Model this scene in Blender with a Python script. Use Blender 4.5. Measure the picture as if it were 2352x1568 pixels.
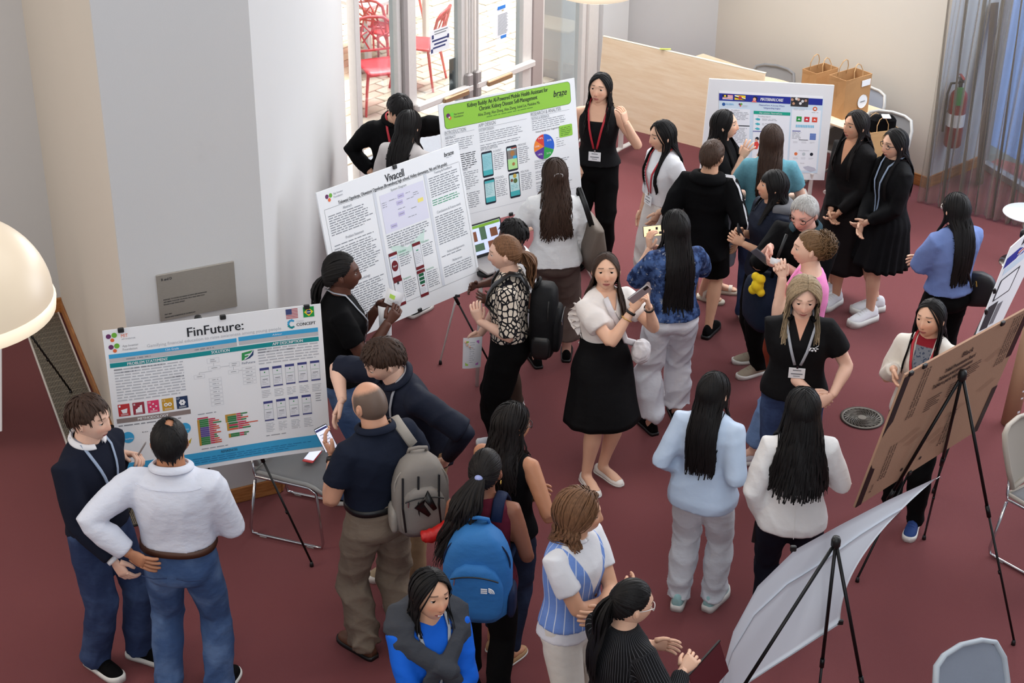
import bpy, bmesh, math, random
import numpy as np
from math import sin, cos, tan, pi, radians, degrees, sqrt, atan2, exp
from mathutils import Vector, Matrix, noise as mnoise
random.seed(7)
for _o in list(bpy.data.objects): bpy.data.objects.remove(_o)
SC = bpy.context.scene
COL = SC.collection
# ------------------------------------------------------------------ camera
IW, IH = 2352, 1568
FPX, PITCH, ROLL, CAMH = 3820.0, radians(28.6), radians(0.7), 6.0
_F = Vector((0, cos(PITCH), -sin(PITCH))); _U0 = Vector((0, sin(PITCH), cos(PITCH))); _R0 = Vector((1, 0, 0))
_R = cos(ROLL)*_R0 + sin(ROLL)*_U0; _U = -sin(ROLL)*_R0 + cos(ROLL)*_U0
CAMP = Vector((0, 0, CAMH))
cd = bpy.data.cameras.new('camera'); cam = bpy.data.objects.new('camera', cd); COL.objects.link(cam)
cd.sensor_fit = 'HORIZONTAL'; cd.sensor_width = 36; cd.lens = FPX*36/IW; cd.clip_end = 200; cd.clip_start = .05
cam.matrix_world = Matrix(((_R.x, _U.x, -_F.x, 0), (_R.y, _U.y, -_F.y, 0), (_R.z, _U.z, -_F.z, CAMH), (0, 0, 0, 1)))
SC.camera = cam
# ------------------------------------------------------------------ world, lights, exposure
SC.view_settings.view_transform = 'Standard'; SC.view_settings.look = 'None'
SC.view_settings.gamma = 1; SC.view_settings.use_curve_mapping = False
SC.view_settings.exposure = 0.32
w = bpy.data.worlds.new('world'); SC.world = w; w.use_nodes = True
w.node_tree.nodes['Background'].inputs[0].default_value = (0.86, 0.92, 1.0, 1)
w.node_tree.nodes['Background'].inputs[1].default_value = 0.34

def area_light(name, loc, target, size, sizey, power, color):
    l = bpy.data.lights.new(name, 'AREA'); l.shape = 'RECTANGLE'; l.size = size; l.size_y = sizey
    l.energy = power; l.color = color
    o = bpy.data.objects.new(name, l); COL.objects.link(o); o.location = loc
    d = Vector(target) - Vector(loc); o.rotation_euler = d.to_track_quat('-Z', 'Y').to_euler()
    return o
# daylight of the tall glazing on the right (behind the sheer curtain) and above the door, unseen fill from overhead, rear, back right and left, the sunlit patio
area_light('daylight_right_glazing', (6.6, 11.4, 3.6), (0.5, 9.0, 0.6), 4.5, 3.6, 205, (0.93, 0.96, 1.0))
area_light('daylight_over_door', (0.3, 14.3, 3.6), (1.2, 9.2, 0.0), 3.2, 2.2, 180, (1.0, 0.97, 0.96))
area_light('overhead_fill', (0.8, 6.5, 7.4), (0.5, 9.0, 0.0), 6, 5, 130, (0.98, 0.98, 1.0))  # broad soft fill added overhead, its source unseen
area_light('rear_fill', (1.5, -4.0, 6.6), (-.6, 9.0, 1.0), 7, 4, 215, (0.95, 0.97, 1.0))  # fill added behind the camera to lighten the pillar front
area_light('back_right_fill', (3.5, 13.0, 4.6), (2.3, 11.0, 0.0), 2.2, 2.2, 120, (0.97, 0.98, 1.0))  # fill added to brighten the carpet at the back right
area_light('left_warm_fill', (-7.0, 6.0, 4.2), (-3.0, 10.2, 1.6), 3, 3, 110, (1.0, 0.86, 0.72))  # warm fill added to brighten the left walls, no lamp seen there
area_light('daylight_patio', (0.5, 19.0, 6.5), (0.3, 16.5, 0.0), 5, 5, 2600, (1.0, 0.96, 0.92))

area_light('daylight_garden', (6.4, 13.6, 3.8), (5.9, 14.6, 0.8), 1.6, 1.6, 110, (0.95, 0.97, 1.0))

# ------------------------------------------------------------------ helpers
def ray(px, py):
    return (_F*FPX + _R*(px-IW/2) + _U*(IH/2-py)).normalized()
def atz(px, py, z=0.0):
    d = ray(px, py); return CAMP + d*((z-CAMH)/d.z)
def aty(px, py, y):
    d = ray(px, py); return CAMP + d*(y/d.y)
def atplane(px, py, p, n):
    d = ray(px, py); return CAMP + d*((Vector(p)-CAMP).dot(n)/d.dot(n))
def lin(c):
    return tuple(((x/255.0+.055)/1.055)**2.4 if x/255.0 > .04045 else x/255.0/12.92 for x in c)
MATS = {}
class NT:
    """tiny node-graph helper"""
    def __init__(s, m): s.t = m.node_tree; s.n = s.t.nodes; s.l = s.t.links
    def new(s, kind, **kw):
        n = s.n.new(kind)
        for k, v in kw.items(): setattr(n, k, v)
        return n
    def put(s, sock, v):
        if hasattr(v, 'is_linked') or hasattr(v, 'links'): s.l.new(v, sock)
        else:
            if isinstance(v, tuple) and len(v) == 3 and len(sock.default_value) == 4: v = (*v, 1)
            sock.default_value = v
    def m(s, op, a, b=0.0, c=None):
        n = s.new('ShaderNodeMath', operation=op); s.put(n.inputs[0], a); s.put(n.inputs[1], b)
        if c is not None: s.put(n.inputs[2], c)
        return n.outputs[0]
    def sm(s, x, lo, hi):
        n = s.new('ShaderNodeMapRange', interpolation_type='SMOOTHSTEP'); s.put(n.inputs[0], x)
        s.put(n.inputs[1], lo); s.put(n.inputs[2], hi); return n.outputs[0]
    def mix(s, fac, a, b):
        n = s.new('ShaderNodeMix', data_type='RGBA'); s.put(n.inputs[0], fac); s.put(n.inputs[6], a); s.put(n.inputs[7], b)
        return n.outputs[2]
    def attr(s, name):
        n = s.new('ShaderNodeAttribute', attribute_name=name); x = s.new('ShaderNodeSeparateXYZ')
        s.l.new(n.outputs['Vector'], x.inputs[0]); return x.outputs[0], x.outputs[1], x.outputs[2], n.outputs['Vector']
    def noise(s, scale, detail=3.0, vec=None, rough=.5):
        n = s.new('ShaderNodeTexNoise'); n.inputs['Scale'].default_value = scale; n.inputs['Detail'].default_value = detail
        n.inputs['Roughness'].default_value = rough
        if vec is None: vec = s.new('ShaderNodeTexCoord').outputs['Object']
        s.l.new(vec, n.inputs['Vector']); return n.outputs['Fac']
    def scalevec(s, vec, sx, sy, sz):
        n = s.new('ShaderNodeVectorMath', operation='MULTIPLY'); s.l.new(vec, n.inputs[0]); n.inputs[1].default_value = (sx, sy, sz)
        return n.outputs[0]
def mat(name, rgb, rough=.6, metal=0.0, var=0.08, vscale=6.0, bump=0.0, bscale=60.0, sheen=0.0, emit=0.0, alpha=1.0, spec=.5, build=None, bdist=.01, aniso=None):
    if name in MATS: return MATS[name]
    m = bpy.data.materials.new(name); m.use_nodes = True; MATS[name] = m
    t = NT(m); b = t.n['Principled BSDF']
    c = lin(rgb)
    b.inputs['Roughness'].default_value = rough; b.inputs['Metallic'].default_value = metal
    b.inputs['Specular IOR Level'].default_value = spec
    if sheen: b.inputs['Sheen Weight'].default_value = sheen; b.inputs['Sheen Roughness'].default_value = .5
    col = (*c, 1)
    if var:
        f = t.noise(vscale, 4.0)
        col = t.mix(f, (*[x*(1-var) for x in c], 1), (*[min(1, x*(1+var)) for x in c], 1))
    if build: col = build(t, col, b)
    if col is not None: t.put(b.inputs['Base Color'], col)
    if bump:
        vec = None
        if aniso:
            vec = t.scalevec(t.new('ShaderNodeTexCoord').outputs['Object'], *aniso)
        bn = t.new('ShaderNodeBump'); bn.inputs['Strength'].default_value = bump; bn.inputs['Distance'].default_value = bdist
        t.l.new(t.noise(bscale, 4.0, vec), bn.inputs['Height']); t.l.new(bn.outputs[0], b.inputs['Normal'])
    if emit:
        b.inputs['Emission Color'].default_value = (*c, 1); b.inputs['Emission Strength'].default_value = emit
    return m
def glass(name, tint=(235, 242, 245), refl=.12):
    if name in MATS: return MATS[name]
    m = bpy.data.materials.new(name); m.use_nodes = True; MATS[name] = m
    t = NT(m); t.n.remove(t.n['Principled BSDF'])
    tr = t.new('ShaderNodeBsdfTransparent'); tr.inputs[0].default_value = (*lin(tint), 1)
    gl = t.new('ShaderNodeBsdfGlossy'); gl.inputs['Roughness'].default_value = .03
    mx = t.new('ShaderNodeMixShader'); lw = t.new('ShaderNodeLayerWeight'); lw.inputs[0].default_value = .35
    t.l.new(t.m('MULTIPLY', lw.outputs['Fresnel'], refl*4), mx.inputs[0])
    t.l.new(tr.outputs[0], mx.inputs[1]); t.l.new(gl.outputs[0], mx.inputs[2])
    t.l.new(mx.outputs[0], t.n['Material Output'].inputs[0]); return m

class MB:
    """collects geometry; build() links it as ONE mesh object"""
    def __init__(s): s.v = []; s.f = []; s.mi = []
    def add(s, vs, fs, mi=0):
        o = len(s.v); s.v.extend(tuple(p) for p in vs); s.f.extend(tuple(i+o for i in f) for f in fs); s.mi.extend([mi]*len(fs)); return s
    def box(s, c, d, M=None, mi=0, bev=0.0):
        x, y, z = d[0]/2, d[1]/2, d[2]/2
        if bev:
            b = min(bev, x*.95, y*.95, z*.95); vs = []; fs = []
            ring = lambda X, Y, Z: [(-X, -Y+b, Z), (-X+b, -Y, Z), (X-b, -Y, Z), (X, -Y+b, Z), (X, Y-b, Z), (X-b, Y, Z), (-X+b, Y, Z), (-X, Y-b, Z)]
            q = b*.999
            rs = [[(p[0]*(x-b)/x, p[1]*(y-b)/y, -z) for p in ring(x, y, 0)], ring(x, y, -z+q), ring(x, y, z-q), [(p[0]*(x-b)/x, p[1]*(y-b)/y, z) for p in ring(x, y, 0)]]
            for r in rs: vs += r
            for k in range(3):
                for i in range(8): fs.append((k*8+i, k*8+(i+1) % 8, (k+1)*8+(i+1) % 8, (k+1)*8+i))
            fs.append(tuple(reversed(range(8)))); fs.append(tuple(range(24, 32)))
        else:
            vs = [(-x, -y, -z), (x, -y, -z), (x, y, -z), (-x, y, -z), (-x, -y, z), (x, -y, z), (x, y, z), (-x, y, z)]
            fs = [(3, 2, 1, 0), (4, 5, 6, 7), (0, 1, 5, 4), (1, 2, 6, 5), (2, 3, 7, 6), (3, 0, 4, 7)]
        c = Vector(c)
        if M is None: vs = [c+Vector(v) for v in vs]
        else: vs = [M @ (c+Vector(v)) for v in vs]
        return s.add(vs, fs, mi)
    def tube(s, pts, rad, n=8, mi=0, cap=True, flat=None, ref=None):
        """swept tube; rad: number or list; flat: ratio of second axis; ref: preferred first-axis direction"""
        pts = [Vector(p) for p in pts]; k = len(pts)
        if not hasattr(rad, '__len__'): rad = [rad]*k
        vs = []; fs = []; prev = None
        for i, p in enumerate(pts):
            t = (pts[min(i+1, k-1)]-pts[max(i-1, 0)])
            t = t.normalized() if t.length > 1e-9 else Vector((0, 0, 1))
            if prev is None:
                a = Vector(ref) if ref is not None else (Vector((0, 0, 1)) if abs(t.z) < .9 else Vector((1, 0, 0)))
            else: a = prev
            a = a - t*a.dot(t)
            if a.length < 1e-6: a = t.orthogonal()
            a.normalize(); b = t.cross(a); prev = a
            r = rad[i]; fl = flat if flat is not None else 1.0
            if hasattr(r, '__len__'): ra, rb = r
            else: ra, rb = r, r*fl
            for j in range(n):
                th = 2*pi*j/n; vs.append(p + a*(ra*cos(th)) + b*(rb*sin(th)))
        for i in range(k-1):
            for j in range(n): fs.append((i*n+j, i*n+(j+1) % n, (i+1)*n+(j+1) % n, (i+1)*n+j))
        if cap: fs.append(tuple(reversed(range(n)))); fs.append(tuple(range((k-1)*n, k*n)))
        return s.add(vs, fs, mi)
    def rings(s, rings, mi=0, cap=True, close=True):
        n = len(rings[0]); vs = [p for r in rings for p in r]; fs = []
        for i in range(len(rings)-1):
            for j in range(n if close else n-1): fs.append((i*n+j, i*n+(j+1) % n, (i+1)*n+(j+1) % n, (i+1)*n+j))
        if cap: fs.append(tuple(reversed(range(n)))); fs.append(tuple(range((len(rings)-1)*n, len(rings)*n)))
        return s.add(vs, fs, mi)
    def lathe(s, prof, n=32, c=(0, 0, 0), mi=0, M=None, cap=False):
        c = Vector(c); rs = []
        for r, z in prof:
            ring = [c+Vector((r*cos(2*pi*j/n), r*sin(2*pi*j/n), z)) for j in range(n)]
            rs.append([M @ p for p in ring] if M else ring)
        return s.rings(rs, mi, cap)
    def sphere(s, c, r, nu=12, nv=8, mi=0, M=None):
        c = Vector(c); r = r if hasattr(r, '__len__') else (r, r, r); rs = []
        for i in range(nv+1):
            a = -pi/2 + pi*i/nv; a = max(-pi/2+.02, min(pi/2-.02, a))
            rs.append([c+Vector((r[0]*cos(a)*cos(2*pi*j/nu), r[1]*cos(a)*sin(2*pi*j/nu), r[2]*sin(a))) for j in range(nu)])
        if M: rs = [[M @ p for p in q] for q in rs]
        return s.rings(rs, mi)
    def build(s, name, mats, parent=None, smooth=False, world=True):
        me = bpy.data.meshes.new(name); me.from_pydata([tuple(v) for v in s.v], [], s.f)
        mats = mats if isinstance(mats, (list, tuple)) else [mats]
        for m in mats: me.materials.append(m)
        if len(mats) > 1: me.polygons.foreach_set('material_index', s.mi)
        if smooth: me.polygons.foreach_set('use_smooth', [True]*len(me.polygons))
        me.update()
        o = bpy.data.objects.new(name, me); COL.objects.link(o)
        if parent is not None:
            o.parent = parent
            if world: o.matrix_parent_inverse = PMI(parent)
        return o
def wmat(o):
    M = Matrix.LocRotScale(o.location, o.rotation_euler, o.scale)
    return (wmat(o.parent) @ o.matrix_parent_inverse @ M) if o.parent else M
def PMI(o): return wmat(o).inverted()
def tag(o, label=None, cat=None, group=None, kind=None):
    if label: o['label'] = label
    if cat: o['category'] = cat
    if group: o['group'] = group
    if kind: o['kind'] = kind
    return o
def empty(name, loc, rz=0.0):
    o = bpy.data.objects.new(name, None); COL.objects.link(o); o.location = loc; o.rotation_euler = (0, 0, rz); o.empty_display_size = .1; return o
def thing(name, label, cat, loc=(0, 0, 0), rz=0.0, group=None):
    return tag(empty(name, loc, rz), label, cat, group)
def struct(name, mb, m, parent=None, smooth=False):
    o = mb.build(name, m, parent, smooth)
    if parent is None: o['kind'] = 'structure'
    return o
def kids(o): return [c for c in bpy.data.objects if c.parent == o]
def copy_tree(o, parent=None, depth=0):
    c = o.copy(); COL.objects.link(c)
    if parent is not None: c.parent = parent
    for ch in TREE.get(o.name, None) or kids(o): copy_tree(ch, c, depth+1)
    return c
TREE = {}
def place(loc, rz): return Matrix.Translation(Vector(loc)) @ Matrix.Rotation(rz, 4, 'Z')
def frame(o, x, y, z):
    """matrix from origin and axes"""
    return Matrix(((x[0], y[0], z[0], o[0]), (x[1], y[1], z[1], o[1]), (x[2], y[2], z[2], o[2]), (0, 0, 0, 1)))
# ================================================================== ROOM
def _carpet(t, col, b):
    tc = t.new('ShaderNodeTexCoord').outputs['Object']
    f = t.noise(420.0, 2.0, tc, .8); g = t.noise(0.7, 3.0, tc); h = t.noise(9.0, 4.0, t.scalevec(tc, 1, 3, 1))
    c = t.mix(f, (*lin((88, 42, 43)), 1), (*lin((134, 74, 75)), 1))
    c = t.mix(t.m('MULTIPLY', g, .30), c, (*lin((106, 50, 54)), 1))
    c = t.mix(t.m('MULTIPLY', h, .25), c, (*lin((118, 58, 63)), 1))
    return c
M_carpet = mat('red_carpet', (118, 50, 58), .95, var=0, bump=.6, bscale=300, sheen=.12, spec=.15, build=_carpet, bdist=.004)
def _paint(base):
    def f(t, col, b):
        tc = t.new('ShaderNodeTexCoord').outputs['Object']
        s = t.sm(t.noise(2.2, 6.0, tc, .6), .66, .8)
        return t.mix(t.m('MULTIPLY', s, .10), col, (*lin((150, 146, 140)), 1))
    return f
M_wall = mat('white_wall_paint', (206, 206, 206), .75, var=.02, vscale=1.2, bump=.06, bscale=220, spec=.25, build=_paint(0))
M_wallwarm = mat('cream_warm_lit_paint', (214, 207, 195), .75, var=.02, vscale=1.2, bump=.06, bscale=220, spec=.25, build=_paint(0))  # on the pillar side the cream stands in for warm lamp light
def _wood(c1, c2, sx=1.2, sy=1.2, sz=14.0):
    def f(t, col, b):
        tc = t.new('ShaderNodeTexCoord').outputs['Object']
        n = t.noise(3.0, 6.0, t.scalevec(tc, sx, sy, sz), .65)
        return t.mix(t.sm(n, .3, .7), (*lin(c1), 1), (*lin(c2), 1))
    return f
M_oak = mat('oak_trim', (168, 110, 60), .45, var=0, build=_wood((150, 92, 46), (188, 130, 76), 2, 2, 20))
M_birch = mat('birch_laminate', (240, 216, 184), .4, var=0, build=_wood((234, 206, 170), (244, 222, 192), 1.0, 1.0, 9))
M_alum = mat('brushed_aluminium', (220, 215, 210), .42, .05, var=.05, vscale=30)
M_alumdk = mat('dark_aluminium_profile', (160, 154, 152), .45, .1, var=.05, vscale=30)  # darker grey aluminium for posts, mullions and small fittings
M_chrome = mat('chrome', (205, 205, 208), .12, 1.0, var=0)
M_black = mat('black_plastic', (16, 16, 17), .45, var=.1)
M_blackm = mat('black_metal', (14, 14, 15), .35, .3, var=.1)
M_white = mat('white_plastic', (226, 228, 230), .4, var=.02)
M_paper = mat('white_paper', (236, 238, 241), .6, var=.015)
M_ink = mat('dark_ink', (40, 42, 46), .7, var=0)
M_inkg = mat('grey_ink', (120, 124, 130), .7, var=0)
M_glass = glass('window_glass')

PA, PB, PD, PE = Vector((-3.479, 11.395, 0)), Vector((-2.254, 8.57, 0)), Vector((-1.479, 8.949, 0)), Vector((-1.38, 12.80, 0))
FO = Vector((-.88, 13.4, 0)); FU = Vector((cos(radians(50.4)), sin(radians(50.4)), 0)); FN = Vector((-FU.y, FU.x, 0))
FM = frame(FO, FU, FN, (0, 0, 1))                      # facade frame: x along the glazing, y outwards, z up
def fac(t, n=0.0, z=0.0): return FM @ Vector((t, n, z))
CORN = Vector((1.99, 15.95, 0)); PW = Vector((3.765, 14.03, 0)); PW2 = Vector((4.36, 14.56, 0)); WH = 7.5
def wall(name, a, b, th, h=WH, z0=0.0, m=None, back=1):
    """vertical slab whose visible face runs a->b; thickness goes to the left of a->b when back=1"""
    a, b = Vector(a), Vector(b); u = (b-a).normalized(); n = Vector((-u.y, u.x, 0))*back; L = (b-a).length
    M = frame(a, u, n, (0, 0, 1)); mb = MB().box((L/2, th/2, z0+(h-z0)/2), (L, th, h-z0), M)
    return struct(name, mb, m or M_wall)
floor = MB(); gl_l = fac(-1.0, .1); gl_r = fac(3.6, .1)
poly = [(-9, 2.5), (9, 2.5), (9, 11.5), (4.6, 14.75), (3.765, 14.03), (1.99, 15.95), tuple(gl_r.xy), tuple(gl_l.xy), (-1.9, 12.9), (-1.9, 9.2), (-2.4, 9.2), (-3.3, 11.6), (-9, 9.1)]
floor.add([(x, y, 0) for x, y in poly], [tuple(range(len(poly)))]); floor.add([(x, y, -.05) for x, y in poly], [tuple(reversed(range(len(poly))))])
struct('floor', floor, M_carpet)
# walls
u23 = (PD-PB).normalized(); back_l = PA - u23*6
wall('wall_left', back_l, PA, .25, m=M_wall)
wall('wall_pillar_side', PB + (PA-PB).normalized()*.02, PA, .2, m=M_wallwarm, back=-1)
wall('wall_pillar_front', PB, PD, .0199)
wall('wall_recess', PD, PE, .2)
wall('wall_behind_table', fac(3.03, .12), CORN, .2)
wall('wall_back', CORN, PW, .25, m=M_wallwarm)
wall('wall_extinguisher', PW, PW2, .25)
# baseboards
def baseboard(name, a, b, h=.11, th=.016, s0=0.0):
    a, b = Vector(a), Vector(b); u = (b-a).normalized(); n = Vector((u.y, -u.x, 0)); L = (b-a).length
    M = frame(a, u, n, (0, 0, 1)); mb = MB().box((L/2+s0/2, th/2, h/2), (L+s0, th, h), M, bev=.004)
    return struct(name, mb, M_oak)
baseboard('baseboard_left', back_l, PA, .13)
baseboard('baseboard_pillar_side', PA, PB, .11)
baseboard('baseboard_pillar_front', PB, PD, .11)
baseboard('baseboard_recess', PD, PE, .12)
baseboard('baseboard_behind_table', fac(3.05, .12), CORN, .12)
baseboard('baseboard_back', CORN, PW, .11)
baseboard('baseboard_extinguisher', PW, PW2, .11)
# wood end panel at the end of the recess wall
struct('trim_1', MB().box((PE.x+.03, PE.y-.05, .2), (.03, .14, .42), bev=.004), M_oak)
# floor heating grille beside the pillar
def _grille(t, col, b):
    tc = t.new('ShaderNodeTexCoord').outputs['Object']
    return col
gu = (PB-PA).normalized(); gn = Vector((gu.y, -gu.x, 0)); GL = (PB-PA).length
GM = frame(PA, gu, gn, (0, 0, 1))
gr = thing('floor_grille', 'long grey slatted heating grille set in the carpet along the pillar side', 'grille', (GM @ Vector((0, .17, 0))))
M_grille = mat('grille_metal', (150, 142, 128), .5, .4, var=.05); M_pit = mat('grille_pit', (40, 36, 32), .9, var=0)
MB().box((GL/2, .175, .004), (GL, .28, .006), GM).build('tray', M_pit, gr)
for k in range(5):
    L0 = .02 + k*(GL-.02)/5; L1 = .02 + (k+1)*(GL-.02)/5 - .008; sec = MB()
    nb = 26
    for j in range(nb): sec.box(((L0+L1)/2, .045+.26*(j+.5)/nb, .011), (L1-L0, .0055, .008), GM)
    for x in np.linspace(L0+.006, L1-.006, 9): sec.box((x, .175, .010), (.006, .26, .006), GM)
    sec.build('grille_section', M_grille, gr)
fr = MB(); fr.box((GL/2, .038, .008), (GL, .012, .016), GM); fr.box((GL/2, .312, .008), (GL, .012, .016), GM); fr.build('rim', M_alum, gr)
# round floor vent
vp = atz(1980, 961); vt = thing('floor_vent', 'round metal floor vent with swirled slots in the red carpet', 'vent', vp)
M_vent = mat('vent_metal', (110, 104, 96), .45, .6, var=.1, vscale=40)
MB().lathe([(.14, .001), (.152, .008), (.128, .010), (.126, .003)], 40, vp).build('rim', M_vent, vt, True)
MB().lathe([(.0, .002), (.127, .002)], 40, vp).build('pit', M_pit, vt)
vb = MB()
for k in range(26):
    a = 2*pi*k/26
    vb.tube([vp+Vector((r*cos(a+1.1*(r-.03)/.1), r*sin(a+1.1*(r-.03)/.1), .008)) for r in (.032, .06, .09, .126)], [.003, .004, .005, .006], 4)
vb.build('blades', M_vent, vt); MB().lathe([(.0, .012), (.03, .012), (.034, .004)], 20, vp).build('hub', M_vent, vt)

# ---------------------------------------------------------------- glazed facade
FH = 3.4
def fbox(mb, t0, t1, n0, n1, z0, z1, mi=0, bev=.004): return mb.box(((t0+t1)/2, (n0+n1)/2, (z0+z1)/2), (t1-t0, n1-n0, z1-z0), FM, mi, bev)
def frame_set(name, t0, t1, stiles, rails, kind='structure'):
    root = empty(name, fac((t0+t1)/2)); root['kind'] = 'structure'
    MB_ = MB(); fbox(MB_, t0+stiles[0], t1-stiles[1], -.003, .003, rails[0], FH); MB_.build('glass_pane', M_glass, root)
    for a, b in ((t0, t0+stiles[0]), (t1-stiles[1], t1)):
        if b > a: fbox(MB(), a, b, -.045, .045, 0, FH).build('stile', M_alum, root)
    fbox(MB(), t0+stiles[0], t1-stiles[1], -.04, .04, 0, rails[0]).build('bottom_rail', M_alum, root)
    return root
win1 = frame_set('window_1', -.69, -.155, (.06, .05), (.12, 0))
d1 = frame_set('door_1', -.10, .70, (.125, .105), (.22, 0))
d2 = frame_set('door_2', .725, 1.56, (.095, .13), (.22, 0))
win2 = frame_set('window_2', 1.70, 2.37, (.035, .06), (.12, 0))
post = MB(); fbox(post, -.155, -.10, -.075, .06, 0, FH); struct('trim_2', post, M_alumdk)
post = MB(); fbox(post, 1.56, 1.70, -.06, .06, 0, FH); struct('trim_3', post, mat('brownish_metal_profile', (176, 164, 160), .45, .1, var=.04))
post = MB(); fbox(post, .70, .725, -.02, .05, 0, FH); struct('trim_4', post, M_blackm)
post = MB(); fbox(post, 2.37, 2.52, -.08, .06, 0, FH); struct('trim_5', post, M_alum)
post = MB(); fbox(post, 2.52, 2.93, -.13, .2, 0, WH); struct('wall_door_pier', post, M_wall)
post = MB(); fbox(post, 2.93, 3.03, -.03, .2, 0, WH); struct('trim_6', post, mat('brown_wood_edge', (120, 92, 66), .5, var=.1))
hd = MB(); fbox(hd, -.80, 2.93, -.06, .2, FH, WH); struct('wall_over_door', hd, M_wall)
sill = MB(); fbox(sill, -.75, 2.55, -.12, .12, .0, .02); struct('trim_7', sill, M_alum)
M_brown = mat('bronze_push_plate', (178, 148, 116), .4, .6, var=.05)
for dd, t0, t1, p0, p1 in ((d1, -.02, .69, .28, .60), (d2, .74, 1.55, .86, 1.19)):
    b = MB(); fbox(b, t0, t1, -.105, -.045, .94, 1.0, 0, .01); b.build('push_bar', M_alum, dd)
    b = MB(); fbox(b, p0, p1, -.135, -.10, .935, .985, 0, .008); b.build('push_plate', M_brown, dd)
    e = t1-.06 if dd is d1 else t0+.0
    b = MB(); fbox(b, e-.005, e+.065, -.10, -.04, .86, 1.10, 0, .012); b.build('latch_case', M_alumdk, dd)
    b = MB(); b.tube([fac(e+.03, -.075, 1.1), fac(e+.03, -.075, FH)], .011, 8); b.build('vertical_rod', M_alum, dd)
b = MB(); fbox(b, .50, .575, .004, .02, .86, 1.25); b.build('kick_plate', mat('grey_lock_plate', (110, 112, 108), .5, .4), d1)
def door_sign(t0, t1, z0, z1, label, drawfn):
    s = thing('paper_notice', label, 'notice', fac((t0+t1)/2, -.006, z0))
    fbox(MB(), t0, t1, -.0075, -.0055, z0, z1, 0, 0).build('sheet', M_paper, s); drawfn(s, t0, t1, z0, z1)
M_navy = mat('navy_print', (52, 60, 110), .6, var=0); M_tape = mat('blue_tape', (52, 128, 214), .6, var=.05)
def _n1(s, t0, t1, z0, z1):
    m = MB()
    for k in range(2): fbox(m, t0+.05, t1-.02-.02*k, -.009, -.008, z1-.02-.022*k, z1-.012-.022*k, 0, 0)
    m.build('small_print', M_inkg, s); m = MB()
    for k, (a, c) in enumerate(((.02, .02), (.045, .03), (.03, .05))): fbox(m, t0+a, t1-c, -.009, -.008, z0+.105-.032*k, z0+.12-.032*k, 0, 0)
    m.build('notice_text', M_navy, s); m = MB()
    for a, z in ((.012, z1-.075), (.0, z0+.01), (t1-t0-.03, z0+.1)): fbox(m, t0+a+.005, t0+a+.028, -.009, -.008, z, z+.035, 0, 0)
    m.build('emblem', M_navy, s)
def _n2(s, t0, t1, z0, z1):
    m = MB()
    for k in range(17): fbox(m, t0+.022, t1-.022-random.random()*.03, -.009, -.008, z1-.07-.0112*k, z1-.066-.0112*k, 0, 0)
    m.build('notice_text', M_inkg, s); m = MB(); fbox(m, t0+.075, t0+.1, -.009, -.008, z1-.04, z1-.03, 0, 0); m.build('emblem', mat('pale_gold', (200, 180, 130), .6, var=0), s)
    m = MB(); fbox(m, t0+.015, t1-.06, -.011, -.0085, z1-.018, z1+.012, 0, 0); m.build('tape', M_tape, s)
    m = MB(); fbox(m, t0+.06, t1-.045, -.011, -.0085, z0-.016, z0+.012, 0, 0); m.build('tape', M_tape, s)
door_sign(.24, .477, 1.36, 1.565, 'white landscape notice with navy print taped inside the left glass door', _n1)
door_sign(1.10, 1.28, 1.29, 1.565, 'white portrait notice with blue tape strips on the right glass door', _n2)

# ---------------------------------------------------------------- patio outside
M_brick = [mat('pale_brick_%s' % n, c, .85, var=.15, vscale=30, bump=.3, bscale=120) for n, c in (('cream', (214, 196, 172)), ('pink', (208, 178, 158)), ('buff', (198, 184, 160)), ('sand', (222, 204, 184)))]
pav = empty('paving_outside', fac(1, 3)); pav['kind'] = 'structure'
b = MB(); fbox(b, -6, 9, .15, 14, -.10, -.045, 0, 0); b.build('mortar_bed', mat('mortar', (176, 164, 148), .95, var=.1), pav)
b = MB(); fbox(b, -1.2, 3.0, .13, 1.15, -.05, -.005, 0, 0); b.build('granite_threshold', mat('speckled_granite', (150, 150, 156), .6, var=.6, vscale=160), pav)
cand = []
bw, bl, jt = .15, .30, .012
for j in range(0, 62):
    for i in range(-16, 24):
        t0 = i*bl + (bl/2 if j % 2 else 0); n0 = 1.17 + j*bw
        c = fac(t0+bl/2, n0+bw/2, 0); d = (c-CAMP); z = d.dot(_F); px = IW/2+FPX*d.dot(_R)/z; py = IH/2-FPX*d.dot(_U)/z
        if -300 < py < 480 and 700 < px < 1420:
            vis = py > -20 and 800 < px < 1345
            cand.append((not vis, n0, t0, n0))
cand.sort()
proto = {}
for k, (nv, _, t0, n0) in enumerate(cand[:300]):
    mi = random.randrange(4)
    if mi not in proto:
        mbp = MB().box((0, 0, -.02), (bl-jt, bw-jt, .045), None, 0, .006); o = mbp.build('brick', M_brick[mi], pav, world=False); proto[mi] = o
    else: o = proto[mi].copy(); COL.objects.link(o)
    p = fac(t0+bl/2, n0+bw/2, random.uniform(-.004, .003)); o.parent = pav; o.matrix_parent_inverse = PMI(pav); o.location = p; o.rotation_euler = (0, 0, radians(50.4))
rest = MB()
for k, (nv, _, t0, n0) in enumerate(cand[300:]):
    fbox(rest, t0+jt/2, t0+bl-jt/2, n0+jt/2, n0+bw-jt/2, -.045, random.uniform(-.004, .003), random.randrange(4), 0)
o = rest.build('brick_field', M_brick, pav); o['kind'] = 'stuff'
b = MB(); fbox(b, 3.46, 3.95, 1.1, 1.5, -.05, 4, 0, .01); struct('wall_outside_column', b, M_wall)
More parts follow.
